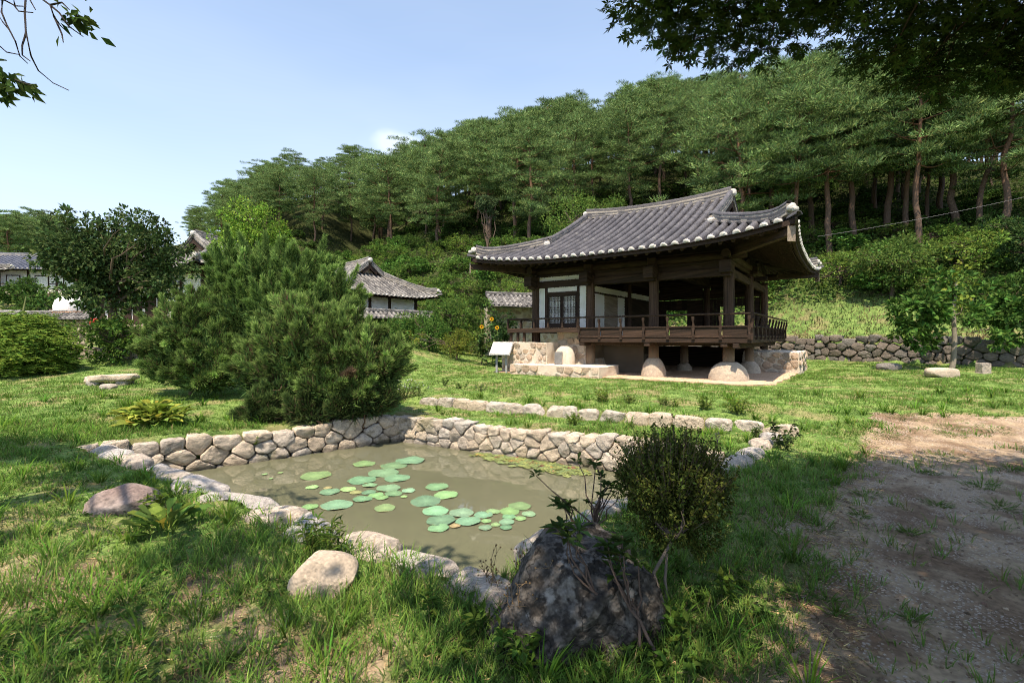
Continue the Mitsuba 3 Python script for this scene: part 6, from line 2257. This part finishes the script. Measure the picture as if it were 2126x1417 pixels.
herb(835, 830, .42, .50, 520, (.085, .13, .035), 'aster clump with pale flowers right of the front juniper', 20, leaf=.06, W=.25, flowers=((.62, .60, .72), .8, .035), name='aster')
herb(868, 822, .30, .32, 240, (.10, .15, .04), 'low aster clump with a few pale flowers beside the larger one', 21, leaf=.06, W=.25, flowers=((.62, .60, .72), .7, .03), name='aster')
herb(330, 1075, .10, .34, 44, (.17, .22, .04), 'grey-stemmed sapling with yellow-green leaves beside the reddish boulder', 22, leaf=.085, W=.5, name='sapling')
herb(300, 1092, .14, .22, 60, (.09, .14, .035), 'leafy weed below the sapling by the reddish boulder', 23, leaf=.07, W=.35)
herb(1625, 935, .32, .50, 110, (.055, .085, .03), 'dark leggy shrub at the right end of the squared stone row', 24, leaf=.11, W=.42, name='shrub', mat='leaf_dark')
herb(1570, 912, .20, .26, 50, (.06, .09, .03), 'small dark weed left of the leggy shrub', 25, leaf=.09, W=.4)
herb(1490, 928, .07, .34, 60, (.13, .12, .14), 'thin grey-violet flower spike at the end of the far pond wall', 26, leaf=.035, W=.5)
herb(918, 952 - 90, .12, .16, 40, (.10, .15, .03), 'small weed on top of the far pond wall', 27, leaf=.05)
herb(478, 950 - 50, .10, .16, 60, (.12, .18, .03), 'fern-like weed hanging on the left pond wall', 28, leaf=.05, pos=(-4.55, 8.55, -.55))
for i, (px, py) in enumerate(((655, 1150), (690, 1160))):
    herb(px, py, .16, .26, 130, (.09, .15, .03), ('grassy weed between two near bank stones', 'leafy weed on the near bank above the smooth pale boulder')[i], 30 + i, leaf=.09, W=.16)
for i, (px, py) in enumerate(((905, 720), (330, 835), (395, 850))):
    pass

# round clipped shrub in the shade
p = at(1378, 1318)
c0 = np.array([p[0] + .19, p[1] + .42, .39])
rr = np.random.default_rng(55)
wood = MB()
lobes = [(c0[0], c0[1], c0[2], .27, .27, .23), (c0[0] - .18, c0[1] - .05, c0[2] + .06, .19, .2, .17), (c0[0] + .21, c0[1], c0[2] - .02, .19, .2, .17), (c0[0] + .02, c0[1], c0[2] + .16, .21, .2, .14), (c0[0] - .06, c0[1] - .08, c0[2] - .15, .24, .2, .13), (c0[0] + .12, c0[1] + .02, c0[2] + .11, .18, .2, .14), (c0[0] + .16, c0[1] - .04, c0[2] - .28, .17, .17, .12), (c0[0] - .10, c0[1] + .02, c0[2] - .30, .12, .14, .10)]
fol, _ = clumps_tree(55, lobes, .026, 17000, (.060, .082, .020), None, W=.5, amt=.38, shell=.30, up=.6)
n = 620
d = ball_dirs(n, rr)
d[:, 2] = np.where(rr.uniform(0, 1, n) < .7, np.abs(d[:, 2]), d[:, 2])
for q in range(n):
    b0 = c0 + d[q] * [.33, .33, .25] * rr.uniform(.45, .9)
    b1 = b0 + (d[q] * .8 + [0, 0, .9]) * rr.uniform(.06, .16)
    t = rr.uniform(0, 1, (22, 1))
    kite(fol, b0 * (1 - t) + b1 * t + rr.normal(0, .006, (22, 3)), ball_dirs(22, rr) + [0, 0, .5], ball_dirs(22, rr) + [0, 0, .5], .026, .013, jitter_col((.085, .110, .026), 22, .35, rr))
    wood.add(*tube([b0, b1], [.003, .0012], 3, cap=False), c=(.14, .11, .09))
ST = [p - [0, 0, .08], p + [.02, .05, .12], p + [-.01, .14, .26], c0 + [-.05, -.15, -.24], c0 + [0, 0, -.1]]
wood.add(*tube(np.array(ST), [.014, .012, .011, .010, .006], 7), c=(.15, .13, .11))
for q in range(26):
    b1 = c0 + ball_dirs(1, rr)[0] * [.27, .27, .2]
    wood.add(*tube(wiggle(ST[3], b1, 6, .05, rr), np.linspace(.008, .002, 6), 4, cap=False), c=(.16, .13, .11))
wood.add(*tube(np.array([p + [.10, .2, -.08], p + [.10, .28, .15], c0 + [-.02, 0, -.2]]), [.012, .010, .006], 6), c=(.2, .17, .14))
plant('round_shrub', 'small-leaved round shrub on a crooked grey stem in the shade', 'shrub', fol, wood, mat='leaf')


def whorled(px, py, y, H, ntips, lab, seed, leaf=.085, spread=.22, col=(.050, .085, .024), base=None):
    """Twiggy shrub with leaves in whorls at the tips."""
    r = np.random.default_rng(seed)
    c = at_depth(px, py, y)
    g = on(c[0], c[1]) if base is None else np.asarray(base, float)
    fol, wood = MB(), MB()
    mid = g * .45 + c * .55
    wood.add(*tube(wiggle(g - [0, 0, .05], mid, 5, .06, r), np.linspace(.012, .008, 5), 5), c=(.13, .10, .085))
    for k in range(ntips):
        tip = c + np.array([r.normal(0, spread), r.normal(0, spread * .6), r.normal(0, spread * .6)])
        wood.add(*tube(wiggle(mid, tip, 5, .06, r), np.linspace(.007, .003, 5), 4), c=(.12, .09, .075))
        m = int(r.integers(6, 11))
        a = np.arange(m) * 2 * np.pi / m + r.uniform(0, 6)
        d = np.stack([np.cos(a), np.sin(a), r.uniform(-.1, .9, m)], 1)
        kite(fol, np.tile(tip, (m, 1)) + r.normal(0, .008, (m, 3)), d, np.tile([0, 0, 1.0], (m, 1)) + d * .2, leaf * r.uniform(.6, 1.1, m), leaf * .36, jitter_col(col, m, .25, r), droop=.15)
    return plant('rhododendron', lab, 'shrub', fol, wood, mat='leaf_gloss')


whorled(1225, 1010, 3.55, .5, 13, 'twiggy dark-leaved shrub left of the round shrub above the boulder', 61, leaf=.085, spread=.15, base=(.62, 3.3, -.3))
whorled(1170, 1045, 3.5, .5, 5, 'small leafy twig leaning over the water left of the twiggy shrub', 62, leaf=.095, spread=.08, base=(.6, 3.35, -.3))
whorled(1165, 1095, 2.5, .5, 4, 'broad-leaved twig standing in front of the boulder top', 63, leaf=.10, spread=.06, base=(.62, 2.35, -.3))
whorled(1265, 1165, 2.45, .3, 4, 'leafy stem rising before the right side of the boulder', 64, leaf=.11, spread=.07, base=(.72, 2.35, -.28))
whorled(1310, 1180, 2.5, .3, 3, 'low leafy stem between the boulder and the crooked stem', 65, leaf=.10, spread=.06, base=(.68, 2.42, -.28))
# dry flower stems beside the boulder
rr = np.random.default_rng(71)
for i, (px, py, h, lab) in enumerate(((1020, 1245, .26, 'dry brown flower stems by the water left of the boulder'), (1085, 1235, .30, 'dry seed stalks touching the left side of the boulder'), (1140, 1330, .40, 'bare forked dry twig in front of the boulder'), (1075, 1340, .30, 'thin dry twigs at the lower left foot of the boulder'))):
    g = at(px, py)
    wood = MB()
    for k in range(7):
        t = g + np.array([rr.normal(0, .07), rr.normal(0, .05), h * rr.uniform(.6, 1.1)])
        S = wiggle(g, t, 6, .03, rr)
        wood.add(*tube(S, np.linspace(.0035, .0015, 6), 4), c=(.22, .16, .10))
        for q in range(5):
            b = S[int(rr.integers(2, 6))]
            e = b + np.array([rr.normal(0, .035), rr.normal(0, .035), rr.uniform(.01, .06)])
            wood.add(*tube([b, e], [.0018, .001], 3), c=(.22, .16, .10))
            v, f = trimesh.creation.icosphere(subdivisions=0).vertices, trimesh.creation.icosphere(subdivisions=0).faces
            wood.add(np.array(v) * .006 + e, np.array(f), c=(.16, .11, .06))
    put('dry_stalks', wood, 'bark', smooth=True, col=True, label=lab, cat='dry plant')

# leafy weeds in the shade at the bottom
rr = np.random.default_rng(72)
weeds = [(1120, 1385), (1180, 1360), (1235, 1395), (1290, 1350), (1330, 1390), (1345, 1290), (1400, 1345), (1440, 1395), (1480, 1330), (1500, 1260), (1460, 1240), (1540, 1225), (1080, 1400), (900, 1290), (930, 1370), (980, 1320), (1040, 1375), (1580, 1290), (1330, 1235), (1415, 1200), (1370, 1400), (1260, 1330)]
for i, (px, py) in enumerate(weeds):
    side = 'before the boulder' if px < 1320 else 'under the round shrub'
    if px < 1000:
        side = 'on the sunlit grass left of the boulder'
    tall = i % 3 == 0
    herb(px, py, rr.uniform(.07, .13), rr.uniform(.16, .28) if tall else rr.uniform(.08, .15), 42, (.075, .135, .026), f"{'tall thin' if tall else 'low'} broad-leaved weed {side}", 300 + i, leaf=.085 if tall else .07, W=.42, name='weed', group=f"{'tall' if tall else 'low'} weeds {side}")

# ------------------------------------------------------------------ grass, gravel and ground cover
r = np.random.default_rng(99)


def sample_lawn(n, y0, y1, power, margin=1.2):
    u = r.uniform(0, 1, n)
    e = 2 - power
    y = (y0 ** e + u * (y1 ** e - y0 ** e)) ** (1 / e)
    x = r.uniform(-1.063 * margin, 1.063 * margin, n) * y
    return x, y


def lawn_ok(x, y, z_lim=.45):
    ok = poly_sd(POND, x, y) < -.16
    u, v = to_local(x, y)
    ok &= ~((u > -8.2) & (u < 1.5) & (v > -1.35) & (v < 8))
    ok &= line_sd(WALL_R, x, y) < 0
    q = y - .3 * x
    ok &= ~((x < -10) & (q > 22.4))
    ok &= ~((x < -2.5) & (line_sd([(-9.4, 24.0), (-4.6, 28.9)], x, y) < -99))
    return ok


def tufts(n, y0, y1, power, per, Lr, W, spread, simple=False):
    x, y = sample_lawn(n, y0, y1, power)
    d = dirt(x, y)
    pd = poly_sd(PATH, x, y)
    clump = meshkit.fbm(np.stack([x * 2.3, y * 2.3, x * 0], -1), 3, 31)
    keep = lawn_ok(x, y) & (r.uniform(0, 1, n) < np.clip(1.12 - d * 1.02 + (clump - .5) * 2.2 * (.25 + d), .02, 1)) & ((pd < .25) | (r.uniform(0, 1, n) < .16 * (clump > .55) * (1 + 2 * (y > 6))))
    x, y, clump = x[keep], y[keep], clump[keep]
    m = len(x)
    tone = meshkit.fbm(np.stack([x * .8, y * .8, x * 0 + 5], -1), 3, 33)
    tall = np.clip(.55 + 1.6 * (clump - .35) + .9 * (meshkit.noise(np.stack([x * .45, y * .45, x * 0], -1), 12) - .5), .4, 1.7)
    idx = np.repeat(np.arange(m), per)
    az = r.uniform(0, 2 * np.pi, len(idx))
    q = r.uniform(0, 1, len(idx))
    px_, py_ = x[idx] + np.cos(az) * spread * q, y[idx] + np.sin(az) * spread * q
    ok = poly_sd(POND, px_, py_) < -.10
    idx, az, q, px_, py_ = idx[ok], az[ok], q[ok], px_[ok], py_[ok]
    pos = np.stack([px_, py_, ground_z(px_, py_) - .006], 1)
    out = np.stack([np.cos(az), np.sin(az), az * 0], 1)
    k = len(idx)
    ax = out * (q * .55)[:, None] + [0, 0, 1] + r.normal(0, .14, (k, 3))
    L = r.uniform(*Lr, k) * tall[idx]
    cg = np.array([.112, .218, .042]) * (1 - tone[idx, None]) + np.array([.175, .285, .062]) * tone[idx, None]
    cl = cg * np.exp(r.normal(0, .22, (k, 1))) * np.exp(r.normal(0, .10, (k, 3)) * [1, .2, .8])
    dry = r.uniform(0, 1, k) < .07
    cl[dry] = np.array([.27, .22, .11]) * np.exp(r.normal(0, .2, (int(dry.sum()), 1)))
    mb = MB()
    w = W * (1 + .22 * np.maximum(pos[:, 1] - 2, 0) / 2)
    if simple:
        sliver(mb, pos, ax, L, w, cl * .85, cl * 1.15, r)
    else:
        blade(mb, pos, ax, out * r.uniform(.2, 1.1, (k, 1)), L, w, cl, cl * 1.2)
    return mb


g1 = tufts(17000, 1.75, 9.0, 1.5, 8, (.055, .165), .0050, .05)
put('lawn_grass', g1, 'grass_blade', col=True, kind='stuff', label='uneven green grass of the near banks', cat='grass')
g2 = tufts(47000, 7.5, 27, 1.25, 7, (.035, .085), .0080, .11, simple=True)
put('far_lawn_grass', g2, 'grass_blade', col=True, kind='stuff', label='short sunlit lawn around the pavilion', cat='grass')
# taller coarse tufts
mb = MB()
x, y = sample_lawn(520, 2.0, 12.0, 1.4)
d = dirt(x, y)
ok = lawn_ok(x, y) & (r.uniform(0, 1, len(x)) < 1.0 - d * .75) & (poly_sd(PATH, x, y) < .4)
for a, b in zip(x[ok], y[ok]):
    n = int(r.integers(14, 34))
    az = r.uniform(0, 2 * np.pi, n)
    out = np.stack([np.cos(az), np.sin(az), az * 0], 1)
    pos = np.stack([a + np.cos(az) * .03, b + np.sin(az) * .03, az * 0 + float(ground_z(np.array([a]), np.array([b]))[0]) - .01], 1)
    base = np.array([.115, .22, .032]) * np.exp(r.normal(0, .2)) * np.exp(r.normal(0, .06, 3))
    blade(mb, pos, out * r.uniform(.1, .75, (n, 1)) + [0, 0, 1], out * r.uniform(.4, 1.2, (n, 1)), r.uniform(.10, .27, n) * (.8 + .03 * b), .0075 * (1 + .08 * b), jitter_col(base, n, .18, r))
put('coarse_grass', mb, 'grass_blade', col=True, kind='stuff', label='taller coarse grass tufts scattered over the banks', cat='grass')
# tufts on the path
mb = MB()
for (px, py, R) in ((1960, 950, .35), (1930, 985, .2), (1850, 905, .3), (1980, 905, .22), (2040, 1010, .3), (1975, 890, .3), (1950, 1050, .15), (2080, 1055, .2), (1800, 1030, .22), (1880, 870, .3), (2100, 975, .3), (1720, 1250, .08), (1740, 1280, .08), (1890, 1110, .08), (1900, 1290, .05), (1790, 1075, .1), (2060, 895, .4), (1700, 1100, .25), (1690, 1175, .2), (1660, 1240, .15)):
    c = at(px, py)
    R *= r.uniform(.5, 1.0)
    n = int(40 + 620 * R)
    az, q = r.uniform(0, 2 * np.pi, n), R * r.uniform(0, 1, n) ** .7
    x, y = c[0] + np.cos(az) * q, c[1] + np.sin(az) * q
    out = np.stack([np.cos(az), np.sin(az), az * 0], 1)
    blade(mb, np.stack([x, y, ground_z(x, y)], 1), out * .9 + [0, 0, .8] + r.normal(0, .4, (n, 3)), out * r.uniform(.3, 1, (n, 1)), r.uniform(.03, .11, n), .006, jitter_col((.10, .17, .035), n, .25, r))
put('path_grass', mb, 'grass_blade', col=True, kind='stuff', label='sparse grass tufts growing in the bare path', cat='grass')
# broad small ground leaves among the grass
x, y = sample_lawn(5200, 1.9, 10, 1.5)
ok = lawn_ok(x, y) & (poly_sd(PATH, x, y) < .1) & (meshkit.fbm(np.stack([x * 1.5, y * 1.5, x * 0 + 2], -1), 3, 9) > .5)
x, y = x[ok], y[ok]
k = len(x)
mb = MB()
for q in range(4):
    xx, yy = x + r.normal(0, .03, k), y + r.normal(0, .03, k)
    kite(mb, np.stack([xx, yy, ground_z(xx, yy) + r.uniform(.01, .05, k)], 1), r.normal(0, 1, (k, 3)) * [1, 1, .3], r.normal(0, .3, (k, 3)) + [0, 0, 1], r.uniform(.025, .06, k), .028, jitter_col((.075, .135, .03), k, .25, r))
put('clover', mb, 'leaf', col=True, kind='stuff', label='small broad weed leaves low in the grass', cat='ground cover')
# dead straw lying on the worn ground
x, y = sample_lawn(62000, 1.8, 8.5, 1.7)
d = dirt(x, y)
ok = (poly_sd(POND, x, y) < -.25) & (r.uniform(0, 1, len(x)) < .35 + d * .65) & (poly_sd(PATH, x, y) < .5)
x, y = x[ok], y[ok]
k = len(x)
mb = MB()
sliver(mb, np.stack([x, y, ground_z(x, y) + .010], 1), r.normal(0, 1, (k, 3)) * [1, 1, .12], r.uniform(.02, .08, k), .0035 + .0006 * y, jitter_col((.34, .27, .15), k, .35, r), None, r)
put('dry_straw', mb, 'bark', col=True, kind='stuff', label='dead straw lying on the worn ground', cat='straw')
# gravel on the path and the worn places
mb = MB()
vv = np.array([[1, 0, 0], [-1, 0, 0], [0, 1, 0], [0, -1, 0], [0, 0, 1], [0, 0, -1]], float)
ff = np.array([[0, 2, 4], [2, 1, 4], [1, 3, 4], [3, 0, 4], [2, 0, 5], [1, 2, 5], [3, 1, 5], [0, 3, 5]])
x, y = sample_lawn(15000, 1.8, 9.5, 1.75)
d = dirt(x, y)
ok = (poly_sd(POND, x, y) < -.3) & (r.uniform(0, 1, len(x)) < (d - .35) * 1.2)
x, y = x[ok], y[ok]
s = r.gamma(2.0, .0026, len(x)) * (1 + .08 * y) + .0025
P = np.stack([x, y, ground_z(x, y) + .006], 1)
rot = r.normal(0, 1, (len(x), 3, 3))
rot = np.linalg.qr(rot)[0]
V = (rot @ (vv * r.uniform(.6, 1.1, (1, 6, 1))).reshape(1, 6, 3).transpose(0, 2, 1)).transpose(0, 2, 1) * s[:, None, None] * [1.2, 1.2, .8]
cl = np.array([.21, .16, .115]) * np.exp(r.normal(0, .25, (len(x), 1))) * np.exp(r.normal(0, .04, (len(x), 3)))
mb.add((V + P[:, None]).reshape(-1, 3), (np.arange(len(x))[:, None, None] * 6 + ff[None]).reshape(-1, 3), np.repeat(cl, 6, 0))
put('gravel', mb, 'bark', col=True, kind='stuff', label='fine gravel strewn over the bare path', cat='gravel')
# leaf cover under the shrubs of the slope
mb = MB()
n = 150000
y = r.uniform(20, 75, n)
x = (r.uniform(330, 2440, n) - 1063) / 1000 * y
d = line_sd(FOOT, x, y)
px = 1063 + 1000 * x / y
ok = (d > np.where(x > 9, np.interp(px, [1500, 1640, 1850, 1950], [1.5, 4.5, 5.5, 2.5]), .2)) & (r.uniform(0, 1, n) < np.clip(1.3 - d / 50, .35, 1))
x, y = x[ok], y[ok]
k = len(x)
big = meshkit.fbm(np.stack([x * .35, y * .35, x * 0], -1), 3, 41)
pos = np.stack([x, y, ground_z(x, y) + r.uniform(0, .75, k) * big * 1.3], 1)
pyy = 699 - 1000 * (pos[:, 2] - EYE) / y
canopy_shade = sstep(-4, 22, np.interp(px[ok], BASE[:, 0], BASE[:, 1]) - pyy)[:, None]  # canopy shade of the forest floor, put into the leaf colour
cl = jitter_col((.09, .155, .038), k, .3, r) * (.6 + .8 * big[:, None]) * (1 - .55 * canopy_shade)
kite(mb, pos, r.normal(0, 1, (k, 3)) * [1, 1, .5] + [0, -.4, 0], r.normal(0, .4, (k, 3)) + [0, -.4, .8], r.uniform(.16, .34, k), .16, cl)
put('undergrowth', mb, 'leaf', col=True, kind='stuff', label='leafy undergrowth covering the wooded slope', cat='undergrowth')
# rough herbs on the bank above the retaining wall
mb = MB()
n = 26000
y = r.uniform(17, 40, n)
x = (r.uniform(1560, 2440, n) - 1063) / 1000 * y
d = line_sd(FOOT, x, y)
w_ = line_sd(WALL_R, x, y)
ok = (w_ > .7) & (d < 8)
x, y = x[ok], y[ok]
k = len(x)
pos = np.stack([x, y, ground_z(x, y)], 1)
dr_ = sstep(.45, .65, meshkit.fbm(np.stack([x * .6, y * .6, x * 0], -1), 3, 51))[:, None]
tb_ = jitter_col((.085, .112, .040), k, .3, r) * (1 - dr_) + jitter_col((.20, .16, .09), k, .3, r) * dr_
sliver(mb, pos, r.normal(0, .4, (k, 3)) + [0, 0, 1], r.uniform(.1, .3, k), .05, tb_ * .8, tb_, r)
put('bank_grass', mb, 'grass_blade', col=True, kind='stuff', label='rough grass on the bank above the retaining wall', cat='grass')
